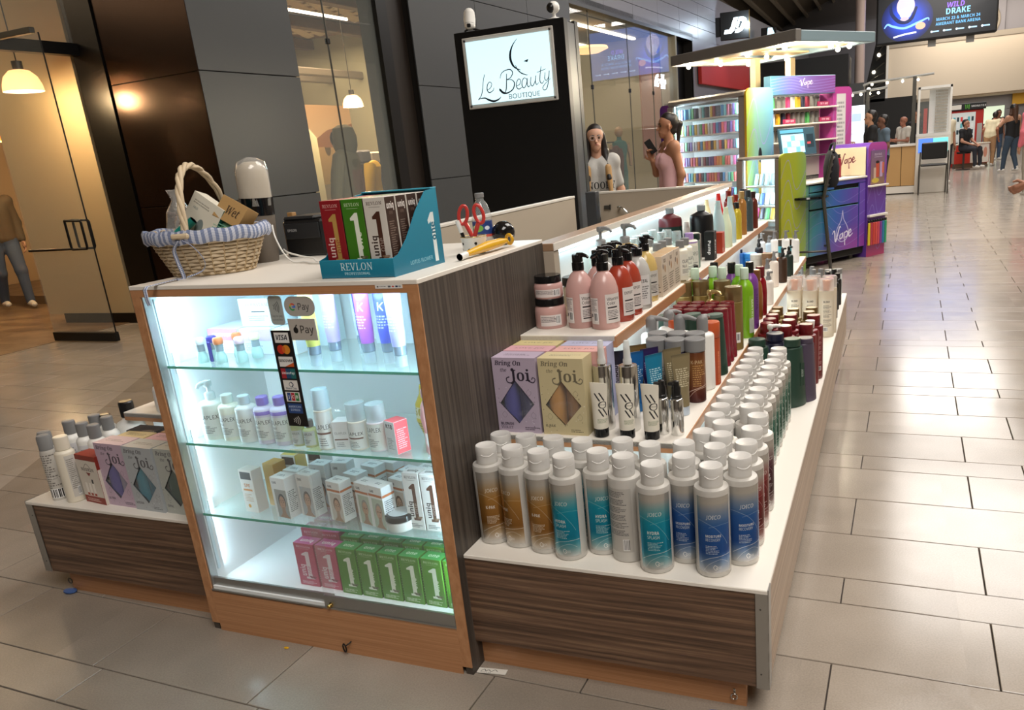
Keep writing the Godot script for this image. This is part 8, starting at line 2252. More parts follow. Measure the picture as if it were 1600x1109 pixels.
	var faces = [face_box("", "b98a6c", "241a15", "9a9a92"), face_box("", "c39578", "1f1814", "b5bcc0"), face_box("c4703a", "c9a084", "6a4a34", "cfc6ba"), face_box("c4703a", "c9a084", "9c978f", "b9c4b0")]
	var fb = [[0.328, -0.085, 0.06, 0.13, 0, -0.12, "white carton with a large portrait in front of the left group"], [0.33, -0.14, 0.06, 0.13, 0, -0.1, "white portrait carton just behind the front portrait carton"], [0.402, -0.11, 0.06, 0.135, 1, -0.15, "white portrait carton at the overlap of the two glass doors"], [0.40, -0.175, 0.06, 0.14, 1, 0.0, "white portrait carton in the rear row behind the door overlap"], [0.46, -0.2, 0.055, 0.14, 1, 0.1, "white portrait carton in the rear row near the middle"], [0.518, -0.10, 0.058, 0.125, 2, -0.2, "white carton with rust band and portrait left of the middle"], [0.535, -0.16, 0.058, 0.125, 2, -0.2, "white carton with rust band in the second row of the middle group"], [0.56, -0.215, 0.058, 0.13, 2, -0.2, "white carton with rust band in the third row of the middle group"], [0.60, -0.255, 0.058, 0.13, 2, -0.2, "white carton with rust band in the fourth row of the middle group"], [0.618, -0.10, 0.058, 0.128, 3, -0.25, "white carton with grey haired portrait in the middle, left of a pair"], [0.676, -0.085, 0.058, 0.13, 3, -0.25, "white carton with grey haired portrait in the middle, right of a pair"], [0.705, -0.145, 0.058, 0.128, 2, -0.25, "white carton with rust band behind the pair"], [0.70, -0.205, 0.058, 0.128, 2, -0.25, "white carton with rust band two rows behind the pair"], [0.755, -0.215, 0.058, 0.135, 2, -0.2, "white carton with rust band at the back near the brown cartons"]]
	for q in fb: put(carton("portrait_carton", "carton", W(q[2], q[3], 0.045), faces[q[4]]), W(q[0], ys, q[1]), q[5], q[6])
	var pot = model("cream_jar", "jar")
	obj("jar_body", nb().lathe([V(0, 0), V(0.037, 0), V(0.04, 0.004), V(0.04, 0.026), V(0.037, 0.029), V(0, 0.029)], 28), M("white_plastic"), pot)
	obj("lid", nb().lathe([V(0.04, 0.029), V(0.042, 0.031), V(0.042, 0.046), V(0.04, 0.048), V(0.034, 0.0485), V(0, 0.0485)], 28), M("black_gloss"), pot)
	obj("lid_label", nb().lathe([V(0, 0.0492), V(0.033, 0.0490)], 24), M("lid_label", "b9c4c6", 0.35), pot)
	put(pot, W(0.728, ys, -0.085), 0.0, "round cream jar with black lid in front of the white and brown cartons")
	var ub = one_box("d9d6d0", "2f2422", "553322", "uniq", "e4e2de", "6a4a34")
	for i in 2: put(carton("numeral_carton", "carton", W(0.053, 0.172, 0.04), ub), W([0.784, 0.841][i], ys, -0.10), 0.0, "white carton with brown numeral one, %s" % ["left of two on the third shelf", "right of two against the side wall"][i], "")
	ys = 0.16
	var pb = one_box("c04f6a", "f0dfe2", "e9d9dc", "uniq", "d263a4", "7a2436")
	var gb = one_box("4f8a1e", "e3ecd4", "ecf2e0", "one", "3fa04a", "4a4a26")
	for i in 2: put(carton("numeral_carton", "carton", W(0.076, 0.145, 0.045), pb), W(0.36 + i * 0.082, ys, -0.10), -0.03, "rose carton with pale numeral one, %s on the cabinet floor" % ["the outer of two", "next to the green row"][i])
	for i in 6: put(carton("numeral_carton", "carton", W(0.068, 0.152, 0.045), gb), W(0.524 + i * 0.0735, ys, -0.09), -0.03, "green carton with white numeral one, %s in the front row of the cabinet floor" % ORD[i], "green numeral cartons, front row")
	for i in 6: put(carton("numeral_carton", "carton", W(0.068, 0.158, 0.045), gb), W(0.50 + i * 0.0735, ys, -0.148), 0.02, "green carton with white numeral one, %s in the rear row of the cabinet floor" % ORD[i], "green numeral cartons, rear row")
	for i in 3: put(carton("numeral_carton", "carton", W(0.072, 0.165, 0.045), pb), W([0.345, 0.42, 0.35][i], ys, [-0.158, -0.152, -0.215][i]), 0.03, "rose carton behind the front rose pair, %s" % ["outer one", "inner one", "rearmost one"][i])
	put(carton("numeral_carton", "carton", W(0.09, 0.20, 0.06), {"d0": flat("8a2742")}), W(0.345, ys, -0.29), 0.1, "tall crimson carton in the back corner of the cabinet floor")
	var st = art(100, 400)
	st.fill(hex("0d0d0f"))
	var cards = [["VISA", "e6e6e4"], ["", "0d0d0f"], ["DISCOVER", "e6e6e4"], ["UnionPay", "1d4a70"], ["", "e2e0dc"], ["JCB", "e2e0dc"], ["AMEX", "24457f"], ["", "0d0d0f"]]
	for i in cards.size():
		var y = 8 + i * 49
		a_card(st, cards[i], y, i)
	var strip = thing("card_sticker", "tall black sticker strip of payment card logos hanging on the glass door", "sticker", W(0.506, 0.854, -0.0035), 0.0)
	obj("sticker", nb().box(W(0, 0, 0), W(0.066, 0.268, 0.002), 0.0, {"f": st.uv(), "d0": flat("0d0d0f")}), P(0, 0.4), strip)
	var g = art(150, 80)
	g.fill(hex("aeaaa4"))
	var gc = V(40, 42)
	for i in 34:
		var an = 0.0 - i * 0.16
		var cc = hex("3a6fd0") if i < 5 else hex("2f9a55") if false else hex("d04a35") if i < 14 else hex("d8a52c") if i < 20 else hex("2f9a55")
		if i < 34: g.oval(gc.x + 12 * cos(an), gc.y + 12 * sin(an), 3, 3, cc)
	g.rect(40, 39, 15, 6, hex("3a6fd0")).say("Pay", 64, 42, 36, hex("2c2c2e"), "s")
	oval_sticker("payment_sticker", "rounded grey sticker with a coloured G and the word Pay on the glass", g, W(0.583, 1.052, -0.0045), 0.098, 0.052)
	var ap = art(130, 90)
	ap.fill(hex("b4aea6"))
	ap.oval(32, 48, 11, 13, hex("141414")).oval(43, 36, 4, 4, hex("b4aea6")).pen([V(34, 33), V(39, 27)], 4, hex("141414")).say("Pay", 50, 46, 42, hex("141414"), "s")
	var as_ = thing("payment_sticker", "square grey sticker with an apple mark and the word Pay on the glass", "sticker", W(0.58, 0.991, -0.0045))
	obj("sticker", nb().box(W(0, 0, 0), W(0.088, 0.058, 0.0018), 0.0, {"f": ap.uv(), "d0": flat("b4aea6")}), P(0, 0.4), as_)
	var tp = art(90, 140)
	tp.fill(hex("a7aca8"))
	for i in 4: tp.pen([V(32 + i * 9, 44 - i * 5), V(36 + i * 10, 54), V(32 + i * 9, 64 + i * 5)], 3.5, hex("3a3f40"))
	tp.say("Tap to pay", 45, 96, 15, hex("5c6262"), "s", 0).say("contactless", 45, 114, 13, hex("5c6262"), "s", 0)
	oval_sticker("payment_sticker", "upright grey contactless sticker on the glass left of the other payment stickers", tp, W(0.501, 1.041, -0.0125 + 0.0035), 0.046, 0.078, 0.25)
	var fr = art(160, 40)
	fr.fill(hex("e4e2de")).oval(16, 20, 5, 7, hex("333333")).fine(26, 16, 40, 1, 10, hex("444444"), rng).rect(76, 12, 16, 16, hex("5a5a60")).oval(106, 20, 7, 7, hex("c23a2c")).rect(120, 12, 14, 16, hex("1d2f52")).rect(138, 12, 14, 16, hex("9aa0a6"))
	var fs = thing("frame_sticker", "small white payment sticker on the copper frame at the cabinet corner", "sticker", W(0.868, 1.0995, 0.0006))
	obj("sticker", nb().box(W(0, 0, 0), W(0.078, 0.0095, 0.0012), 0.0, {"f": fr.uv(), "d0": flat("e4e2de")}), P(0, 0.4), fs)

func a_card(st: Art, c: Array, y: int, i: int):
	st.rect(14, y, 72, 42, hex(c[1]))
	if i == 1: st.oval(36, y + 20, 19, 19, hex("c8321e")).oval(62, y + 20, 19, 19, hex("d98a2a")).oval(49, y + 20, 8, 14, hex("d2601f"))
	elif i == 2: st.poly(PV([V(40, y + 42), V(86, y + 24), V(86, y + 42)]), hex("d2602a")).say("DISCOVER", 50, y + 18, 14, hex("1c1c1e"), "b", 0)
	elif i == 3: st.rect(14, y, 24, 42, hex("a52a34")).rect(62, y, 24, 42, hex("1f6a6a")).say("UnionPay", 50, y + 20, 14, Color.WHITE, "b", 0, 0, 0.2)
	elif i == 4: st.pen([V(50, y + 8), V(42, y + 18), V(50, y + 28)], 2, hex("2c3a4c")).pen([V(54, y + 8), V(62, y + 18), V(54, y + 28)], 4, hex("2c3a4c")).say("Diners Club", 50, y + 35, 10, hex("2c3a4c"), "r", 0)
	elif i == 5:
		for k in 3: st.rect(22 + k * 20, y + 4, 17, 34, hex(["26468a", "b02a34", "2a7a3e"][k])).say("JCB"[k], 30 + k * 20, y + 21, 18, Color.WHITE, "b", 0)
	elif i == 6: st.say("AMERICAN", 50, y + 14, 12, hex("b9c4dc"), "b", 0).say("EXPRESS", 50, y + 28, 12, hex("b9c4dc"), "b", 0)
	elif i == 7:
		for k in 4: st.pen([V(32 + k * 8, y + 18 - k * 4), V(36 + k * 9, y + 24), V(32 + k * 8, y + 30 + k * 4)], 3.0, hex("c9c9c4"))
	else: st.say("VISA", 50, y + 21, 27, hex("1b1d2a"), "b", 0, 0, 0.25)

func oval_sticker(called: String, label: String, a: Art, at: Vector3, w: float, h: float, round_ := 0.5):
	var t = thing(called, label, "sticker", at)
	var p = PackedVector2Array()
	var r = minf(w, h) * round_
	for q in [[1, 1, 0.0], [-1, 1, PI / 2], [-1, -1, PI], [1, -1, PI * 1.5]]:
		for i in 7:
			var g = q[2] + PI / 2 * i / 6
			p.append(V(q[0] * (w / 2 - r) + r * cos(g), q[1] * (h / 2 - r) + r * sin(g)))
	obj("sticker", nb().prism(p, -0.0008, 0.0008, a.uv()), P(0, 0.4), t)

# ---------------------------------------------------------------- goods on the storefront-side counter
func storefront_counter_goods():
	var can_ = model("spray_can", "can")
	var sa = art(120, 220)
	sa.fill(hex("c9c5be")).fine(14, 20, 90, 16, 10, hex("77736d"), rng)
	sa.pen([V(10, 150), V(60, 120), V(110, 130)], 2, hex("e8e5df"))
	sa.bars(60, 170, 34, 36, rng)
	obj("can_body", loft([[0, 0.022, 0.022], [0.003, 0.024, 0.024], [0.175, 0.024, 0.024], [0.185, 0.02, 0.02]], 22, sa.uv()), P(0, 0.35, 0.15), can_)
	obj("cap", nb().lathe([V(0, 0.184), V(0.0215, 0.184), V(0.0215, 0.228), V(0.019, 0.236), V(0, 0.238)], 22), M("cap_white"), can_)
	put(can_, W(-0.728, C1, -0.115), 0.2, "white printed spray can at the outer end of the storefront counter")
	put(can_, W(-0.69, C1, -0.085), -0.2, "white printed spray can next to the cream bottle on the storefront counter")
	var cb = model("lotion_bottle", "bottle")
	obj("bottle_body", nb().lathe(shoulder(0.031, 0.185, 0.02, 0.004, 0.01), 24), M("ivory_plastic", "e0d8c6", 0.35), cb)
	obj("cap", nb().lathe(can(0.0225, 0.048, 0.002, 0.187), 20), M("ivory_plastic"), cb)
	obj("back_print", label_patch(0.031, 0.02, 0.17, 0.5, sa.uv(), 1.3), P(0, 0.4), cb)
	put(cb, W(-0.612, C1, -0.09), 0.0, "cream bottle with cream cap beside the red and white carton")
	var na = art(150, 260)
	na.fill(hex("d8d0c4")).rect(0, 0, 150, 26, hex("8c2f1f")).rect(0, 222, 150, 38, hex("8c2f1f"))
	na.say("NIOXIN", 75, 76, 24, hex("3b2f2c"), "t", 0).pen([V(52, 64), V(75, 44), V(98, 64)], 2.5, hex("6b5a54")).poly(PV([V(58, 92), V(92, 92), V(76, 112)]), hex("7a2c22"))
	for i in 3:
		na.rect(30 + i * 26, 150, 16, 72, hex("efe9e0")).rect(32 + i * 26, 128, 12, 22, hex("222222") if i == 2 else hex("d9d2c8")).rect(30 + i * 26, 205, 16, 14, hex("a23c2a"))
	na.fine(20, 236, 110, 2, 9, hex("e6cfc6"), rng)
	var ns = art(60, 260)
	ns.fill(hex("cfc7ba")).rect(0, 0, 60, 70, hex("7c2418"))
	for i in 5: ns.rect(16, 90 + i * 32, 26, 16, hex("3a3532"))
	put(carton("red_carton", "carton", W(0.115, 0.175, 0.055), {"f": na.uv(), "r": ns.uv(), "l": ns.uv(), "t": flat("9a3a26"), "d0": flat("cfc7ba")}), W(-0.50, C1, -0.105), -0.12, "white and brick red carton printed with three bottles on the storefront counter")
	var g1 = gift_box("gift_box", "bfa8bb", "4a424e", "ULTRA|", ["4f4a9c", "8f8aa4"], ["221d2e"])
	put(g1, W(-0.378, C1, -0.115), -0.04, "pink lilac gift box with a violet bottle in its window on the storefront counter")
	var g2 = gift_box("gift_box", "aeb4b8", "55555a", "HYDRA|", ["1c7f98", "2a6a84"], ["16262c"])
	put(g2, W(-0.238, C1, -0.105), -0.04, "grey blue gift box with a teal bottle in its window")
	var g3 = gift_box("gift_box", "b3b8b2", "55555a", "OPAL|", ["1d4a44", "244a48"], ["13201d"])
	put(g3, W(-0.098, C1, -0.105), -0.04, "grey green gift box with a dark green bottle touching the cabinet")
	var tops = [["cf9fae", -0.235, -0.185, "pink topped gift box behind the grey blue box"], ["cdb98a", -0.375, -0.185, "cream topped gift box behind the pink lilac box"], ["3b3a3c", -0.39, -0.245, "charcoal topped carton under the upper shelf edge"], ["b58a5c", -0.235, -0.25, "tan topped carton behind the pink topped box"], ["c994a2", -0.09, -0.185, "rose topped gift box against the cabinet side"]]
	for q in tops:
		var ta = art(120, 50)
		ta.fill(hex(q[0])).fine(24, 16, 76, 2, 9, hex(q[0]).darkened(0.4), rng)
		put(carton("gift_box", "box", W(0.13, 0.218, 0.06), {"t": ta.uv(), "d0": flat(q[0])}), W(q[1], C1, q[2]), 0.0, q[3])
	put(carton("blue_carton", "carton", W(0.07, 0.19, 0.05), {"d0": flat("3a4478")}), W(-0.47, C1, -0.17), -0.1, "slate blue carton behind the brick red carton")
	var wb = model("white_bottle", "bottle")
	obj("bottle_body", nb().lathe(shoulder(0.03, 0.195, 0.018, 0.004, 0.016), 22), M("white_plastic"), wb)
	obj("cap", nb().lathe(can(0.02, 0.05, 0.003, 0.198), 18), M("cap_white"), wb)
	var la = art(70, 160)
	la.fill(hex("d4d3d6")).fine(10, 16, 50, 14, 10, hex("8d8d98"), rng)
	obj("side_label", label_patch(0.03, 0.02, 0.17, 0.6, la.uv(), 0.4), P(0, 0.4), wb)
	var row = [[-0.715, -0.20], [-0.635, -0.19], [-0.565, -0.18], [-0.60, -0.26], [-0.675, -0.27]]
	for i in row.size(): put(wb, W(row[i][0], C1, row[i][1]), 0.2, "white bottle with white cap on the storefront counter, %s" % ["outermost of the second row", "second from outer end", "behind the brick red carton", "third row near the shelf", "third row outer end"][i], "")
	var bb = model("white_bottle", "bottle")
	obj("bottle_body", nb().lathe(shoulder(0.03, 0.205, 0.017, 0.004, 0.016), 22), M("white_plastic"), bb)
	obj("cap", nb().lathe(can(0.018, 0.036, 0.003, 0.208), 18), M("black_plastic"), bb)
	obj("side_label", label_patch(0.03, 0.02, 0.17, 0.6, la.uv(), 0.4), P(0, 0.4), bb)
	put(bb, W(-0.645, C1, -0.29), 0.2, "white bottle with black cap standing on the storefront counter behind the cream bottle")
	var nx = model("scalp_bottle", "bottle")
	obj("bottle_body", loft([[0, 0.04, 0.03], [0.004, 0.043, 0.033], [0.105, 0.043, 0.033], [0.125, 0.036, 0.028], [0.133, 0.018, 0.017], [0.138, 0.016, 0.016]], 26), M("white_plastic"), nx)
	obj("cap", nb().lathe(can(0.0185, 0.038, 0.003, 0.137), 20), M("black_plastic"), nx)
	var xa = art(150, 120)
	xa.fill(hex("e8e7e2")).say("NIOXIN", 75, 36, 30, hex("35353a"), "r", 0).fine(24, 66, 96, 4, 9, hex("77777c"), rng)
	obj("print", nb().lathe([V(0.0336, 0.02), V(0.0336, 0.1)], 12, W(0, 0, 0), 1.28, 1.0, -0.6, 0.9, xa.uv()), P(0, 0.4), nx)
	put(nx, W(-0.50, C1 + 0.0, -0.36) + W(-0.09, 0.0, 0.02), 0.1, "white oval bottle with black cap beside the end of the upper storefront shelf")
	nx.scale = W(1.35, 1.6, 1.35)
	put(nx, W(-0.44, C2, -0.42), 0.2, "small white oval bottle with black cap on the upper storefront shelf, rear one").scale = W(0.85, 0.85, 0.85)
	put(nx, W(-0.40, C2, -0.345), 0.5, "small white oval bottle with black cap on the upper storefront shelf, front one").scale = W(0.72, 0.72, 0.72)
	var tb = model("mask_tub", "tub")
	obj("tub_body", nb().lathe([V(0, 0), V(0.053, 0), V(0.056, 0.004), V(0.062, 0.125), V(0, 0.125)], 30), M("white_plastic"), tb)
	obj("lid", nb().lathe([V(0, 0.125), V(0.065, 0.125), V(0.0665, 0.128), V(0.0665, 0.146), V(0.063, 0.151), V(0, 0.151)], 30), M("cap_white"), tb)
	obj("band", nb().lathe([V(0.0607, 0.095), V(0.0621, 0.12)], 30), M("brown_band", "8a5a40", 0.4), tb)
	var ta2 = art(140, 90)
	ta2.fill(hex("d9d6d0")).fine(10, 10, 120, 8, 9, hex("75706a"), rng)
	obj("print", nb().lathe([V(0.0568, 0.012), V(0.0603, 0.085)], 14, W(0, 0, 0), 1, 1, -0.9, 0.7, ta2.uv()), P(0, 0.4), tb)
	put(tb, W(-0.30, C2, -0.36), 0.0, "white mask tub with brown band, topmost beside the cabinet frame")
	put(tb, W(-0.335, C2, -0.50), 0.4, "white mask tub with brown band behind the nearer tub")

# ---------------------------------------------------------------- things on top of the cabinet
func cabinet_top():
	var Y = KH
	var bk = thing("wicker_basket", "pale wicker basket with blue gingham lining and hoop handle at the cabinet corner", "basket", W(0.085, Y, -0.235), 0.28)
	var wick = M("wicker", "c7b496", 0.6)
	var wick2 = M("wicker_dark", "a8906c", 0.65)
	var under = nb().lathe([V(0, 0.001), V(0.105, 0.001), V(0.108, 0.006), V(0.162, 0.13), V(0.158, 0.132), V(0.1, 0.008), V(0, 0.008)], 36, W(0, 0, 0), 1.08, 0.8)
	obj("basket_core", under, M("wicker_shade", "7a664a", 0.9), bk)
	var weave = nb()
	for r in 13:
		var f = r / 12.0
		var rad = lerpf(0.109, 0.162, f)
		var p = []
		var q = []
		for i in 72:
			var a = TAU * i / 72.0
			var w = 0.0032 * sin(a * 24.0 + (PI if r % 2 else 0.0))
			p.append(W((rad + w) * sin(a) * 1.08, 0.006 + f * 0.124, (rad + w) * cos(a) * 0.8))
		weave.tube(p, 0.0052, 6, true)
	obj("woven_wall", weave, wick, bk)
	var ribs = nb()
	for i in 24:
		var a = TAU * (i + 0.5) / 24.0
		ribs.tube([W(0.112 * sin(a) * 1.08, 0.004, 0.112 * cos(a) * 0.8), W(0.165 * sin(a) * 1.08, 0.132, 0.165 * cos(a) * 0.8)], 0.0028, 5)
	obj("upright_canes", ribs, wick2, bk)
	var foot = []
	for i in 40: foot.append(W(0.109 * sin(TAU * i / 40) * 1.08, 0.006 + 0.002 * (i % 2), 0.109 * cos(TAU * i / 40) * 0.8))
	obj("foot_rim", nb().tube(foot, 0.006, 6, true), wick2, bk)
	var ga = Image.create(64, 64, false, Image.FORMAT_RGB8)
	for y in 64:
		for x in 64:
			var n = (1 if x % 32 < 16 else 0) + (1 if y % 32 < 16 else 0)
			ga.set_pixel(x, y, [hex("dfe0e6"), hex("97a2bd"), hex("4f5f88")][n])
	var gm = M("gingham", "ffffff", 0.85, 0.0, {"albedo_texture": ImageTexture.create_from_image(ga), "uv1_scale": W(30, 2, 1)})
	var cuff = nb()
	var cr = [V(0.166, 0.098), V(0.174, 0.108), V(0.1745, 0.128), V(0.169, 0.137), V(0.158, 0.136), V(0.15, 0.11)]
	cuff.lathe(cr, 64, W(0, 0, 0), 1.08, 0.8)
	for i in cuff.v.size():
		var a = atan2(cuff.v[i].x, cuff.v[i].z)
		var k = 1.0 + 0.014 * sin(a * 17.0) + 0.01 * sin(a * 31.0 + 1.0)
		cuff.v[i] = W(cuff.v[i].x * k, cuff.v[i].y + 0.003 * sin(a * 13.0), cuff.v[i].z * k)
	var lin = obj("gingham_lining", cuff, gm, bk)
	var gm2 = M("gingham_ribbon", "ffffff", 0.85, 0.0, {"albedo_texture": M("gingham").albedo_texture, "uv1_scale": W(2, 22, 1)})
	var rb = nb()
	for q in [[[W(-0.005, 0.112, 0.145), W(-0.03, 0.085, 0.135), W(-0.034, 0.05, 0.124), W(-0.03, 0.0, 0.118), W(-0.036, 0.003, 0.15)], 0.0065], [[W(0.005, 0.112, 0.145), W(0.03, 0.09, 0.137), W(0.045, 0.05, 0.122), W(0.03, 0.02, 0.116), W(-0.02, 0.004, 0.13)], 0.005]]:
		var pts = q[0]
		var fine_ = []
		for i in pts.size() - 1:
			for s in 6: fine_.append(pts[i].cubic_interpolate(pts[i + 1], pts[max(i - 1, 0)], pts[min(i + 2, pts.size() - 1)], s / 6.0))
		rb.tube(fine_, q[1], 6, false, 0.18)
	obj("ribbon", rb, gm2, lin)
	var hang = nb().tube([W(-0.036, 0.004, 0.148), W(-0.046, 0.004, 0.272), W(-0.05, -0.004, 0.2775), W(-0.05, -0.03, 0.278), W(-0.046, -0.046, 0.279)], 0.0065, 6, false, 0.18)
	obj("ribbon", hang, gm2, lin)
	var hp = []
	for i in 25:
		var a = PI * i / 24.0
		hp.append(W(0.012 * cos(a * 2), 0.115 + 0.20 * sin(a), 0.13 * cos(a)))
	var hb = nb()
	for s in 3:
		var tw = []
		for i in hp.size(): tw.append(hp[i] + W(0.006 * cos(i * 0.9 + s * 2.1), 0.005 * sin(i * 0.9 + s * 2.1), 0.003 * sin(i * 0.9 + s * 2.1)))
		hb.tube(tw, 0.0062, 7)
	obj("hoop_handle", hb, wick, bk)
	obj("handle_foot", nb().box(W(0.0, 0.122, 0.142), W(0.055, 0.016, 0.012), 0.005), wick, bk)
	var xa = art(200, 200)
	xa.fill(hex("d9d4c4")).fine(20, 26, 110, 2, 10, hex("8b877a"), rng).say("HAIR", 30, 60, 14, hex("6d7a72"), "s").oval(108, 120, 22, 34, hex("7a8482")).rect(96, 150, 20, 44, hex("6a7674"))
	xa.pen([V(80, 190), V(110, 170), V(150, 176)], 10, hex("2c8b82"))
	var cx = carton("white_carton", "carton", W(0.135, 0.145, 0.045), {"f": xa.uv(), "r": flat("1f6a62"), "l": flat("d9d4c4"), "t": flat("d9d4c4"), "d0": flat("1f6a62")})
	put(cx, W(0.135, Y + 0.105, -0.27), 0.0, "white and teal hairbrush carton tilted in the wicker basket")
	cx.transform = Transform3D(Basis(W(0, 0, 1), -0.52).rotated(W(1, 0, 0), -0.32), W(0.045, Y + 0.085, -0.22))
	var br = thing("hairbrush_carton", "kraft carton with a mint green hairbrush, leaning at the right of the basket", "carton", W(0.215, Y + 0.09, -0.235))
	br.transform = Transform3D(Basis(W(0, 0, 1), -0.5).rotated(W(1, 0, 0), -0.45).rotated(W(0, 1, 0), 0.15), W(0.14, Y + 0.075, -0.205))
	var ka = art(120, 60)
	ka.fill(hex("b08c58")).say("Wet", 40, 30, 30, hex("3a2a18"), "t", -1, 0, 0.2)
	obj("carton", nb().box(W(0, 0.115, 0), W(0.1, 0.07, 0.05), 0.001, {"f": ka.uv(), "d0": flat("b08c58")}).box(W(0, 0.02, -0.022), W(0.1, 0.13, 0.006), 0.001, {"d0": flat("9a784a")}), P(0, 0.7), br)
	var bh = nb()
	for i in 15:
		for j in 9:
			var u = (i - 7) / 7.0
			var v = (j - 4) / 4.0
			if u * u + v * v < 1.0: bh.lathe([V(0.0022, 0.0), V(0.0014, 0.016), V(0, 0.017)], 5, W(u * 0.036, 0, v * 0.034))
	bh.lathe([V(0.0, -0.006), V(0.034, -0.004), V(0.039, 0.0), V(0.034, 0.002), V(0, 0.003)], 24)
	var bo = obj("brush_head", bh, M("mint", "7fb79a", 0.5), br, W(0, 0.042, 0.006))
	bo.rotation.x = PI / 2
	var teal = thing("hairbrush", "teal brush handle standing low in the wicker basket", "brush", W(0.04, Y + 0.03, -0.17))
	obj("handle", nb().tube([W(-0.04, 0.06, 0.01), W(0.0, 0.1, -0.01), W(0.04, 0.13, -0.03)], [0.012, 0.014, 0.012], 10), M("teal_plastic", "1f8a80", 0.3), teal)
	for i in 2:
		var ce = thing("cellophane_bag", ["crumpled clear bag of dark sweets standing at the left of the basket", "small crumpled clear bag tucked beside the larger bag"][i], "bag", W([-0.03, 0.02][i], Y + [0.085, 0.09][i], [-0.25, -0.215][i]))
		var s = [1.0, 0.66][i]
		var pb = loft([[0, 0.04 * s, 0.03 * s], [0.05 * s, 0.046 * s, 0.036 * s], [0.1 * s, 0.036 * s, 0.028 * s], [0.135 * s, 0.014 * s, 0.012 * s], [0.165 * s, 0.03 * s, 0.008 * s]], 26)
		var nz = FastNoiseLite.new()
		nz.seed = 5 + i
		nz.frequency = 22.0
		for k in pb.v.size(): pb.v[k] += pb.n[k] * 0.012 * s * nz.get_noise_3dv(pb.v[k])
		obj("film", pb, clear("cellophane", "f2f0ea", 0.2, 0.06), ce)
		var sw = nb()
		for k in 40: sw.box(W(rng.randf_range(-0.026, 0.026), rng.randf_range(0.008, 0.1), rng.randf_range(-0.018, 0.018)) * s, W(0.014, 0.01, 0.008) * s, 0.002)
		obj("contents", sw, M("sweets", "6d5e58", 0.5), ce)
	var cu = thing("cup_sleeve", "column of paper cups in clear wrap with a black band behind the basket", "cups", W(0.085, Y, -0.45), 0.0)
	cu.rotation.z = -0.05
	obj("lower_cups", nb().lathe([V(0, 0), V(0.042, 0), V(0.044, 0.01), V(0.05, 0.15), V(0, 0.15)], 26), M("cup_grey", "6d645a", 0.4), cu)
	obj("black_band", nb().lathe([V(0, 0.15), V(0.051, 0.15), V(0.052, 0.205), V(0, 0.205)], 26), M("black_film", "0d0d10", 0.12), cu)
	obj("upper_cups", nb().lathe([V(0, 0.205), V(0.0485, 0.205), V(0.048, 0.25), V(0.046, 0.285), V(0.038, 0.305), V(0.02, 0.315), V(0, 0.316)], 26), M("cup_beige", "b9ad9a", 0.45), cu)
	var wr = nb().lathe([V(0.05, 0.18), V(0.0515, 0.25), V(0.05, 0.29), V(0.04, 0.315), V(0.018, 0.328), V(0, 0.33)], 34)
	var nz2 = FastNoiseLite.new()
	nz2.frequency = 30.0
	for k in wr.v.size(): wr.v[k] += wr.n[k] * 0.005 * nz2.get_noise_3dv(wr.v[k])
	obj("clear_wrap", wr, clear("cellophane", "f2f0ea", 0.2, 0.06), cu)
	var pr = thing("receipt_printer", "black receipt printer standing behind the carton display on the cabinet", "printer", W(0.17, Y, -0.62), 0.12)
	obj("printer_body", nb().box(W(0, 0.06, 0), W(0.15, 0.12, 0.16), 0.008), M("black_plastic"), pr)
	obj("lid", nb().box(W(-0.012, 0.125, 0.0), W(0.12, 0.014, 0.15), 0.006), M("dark_plastic", "1d1e20", 0.4), pr)
	obj("front_cover", nb().box(W(0.0, 0.085, 0.082), W(0.13, 0.05, 0.006), 0.002), M("dark_plastic"), pr)
	var pl = nb().word("EPSON", 0.011, W(-0.035, 0.088, 0.0856), fonts["b"])
	obj("lettering", pl, M("grey_print", "9a9a9a", 0.4), pr)
	var pr2 = thing("card_terminal", "low black machine beside the receipt printer at the back of the cabinet top", "machine", W(0.35, Y, -0.645), 0.05)
	obj("machine_body", nb().box(W(0, 0.05, 0), W(0.15, 0.1, 0.17), 0.008), M("black_plastic"), pr2)
	obj("lid", nb().box(W(0, 0.1035, 0), W(0.13, 0.007, 0.15), 0.003), M("dark_plastic"), pr2)
	for i in 2:
		var p = [[W(0.14, 0.115, -0.45), W(0.17, 0.08, -0.42), W(0.21, 0.03, -0.40), W(0.26, 0.004, -0.38), W(0.31, 0.004, -0.37), W(0.36, 0.004, -0.34), W(0.42, 0.003, -0.33)], [W(0.16, 0.035, -0.46), W(0.22, 0.03, -0.41), W(0.28, 0.018, -0.40), W(0.33, 0.012, -0.39), W(0.37, 0.004, -0.36), W(0.42, 0.004, -0.36)]][i]
		var f = []
		for k in p.size() - 1:
			for s in 6: f.append(p[k].cubic_interpolate(p[k + 1], p[max(k - 1, 0)], p[min(k + 2, p.size() - 1)], s / 6.0) + W(0, Y, 0))
		tag(obj("white_cable", nb().tube(f, 0.0028, 6), M("cable_white", "dcdad4", 0.4)), ["white cable looping down from the cup column onto the cabinet top", "second white cable lying below the first one on the cabinet top"][i], "cable")
	var sp = thing("wooden_upright", "thin light wooden upright seen between the basket and the dark shop wall", "post", W(-0.06, 0, -0.78))
	obj("upright", slab(-0.012, 0.012, 0, 1.25, -0.012, 0.012, 0.002), M("pine", "a57d4d", 0.5), sp)
	var tr = thing("display_tray", "turquoise cardboard display tray with sloping sides on the cabinet top", "tray", W(0.75, Y, -0.145), 0.0)
	tr.scale = W(0.84, 1, 1)
	var blue = hex("1f7f9c")
	var fa = art(260, 46)
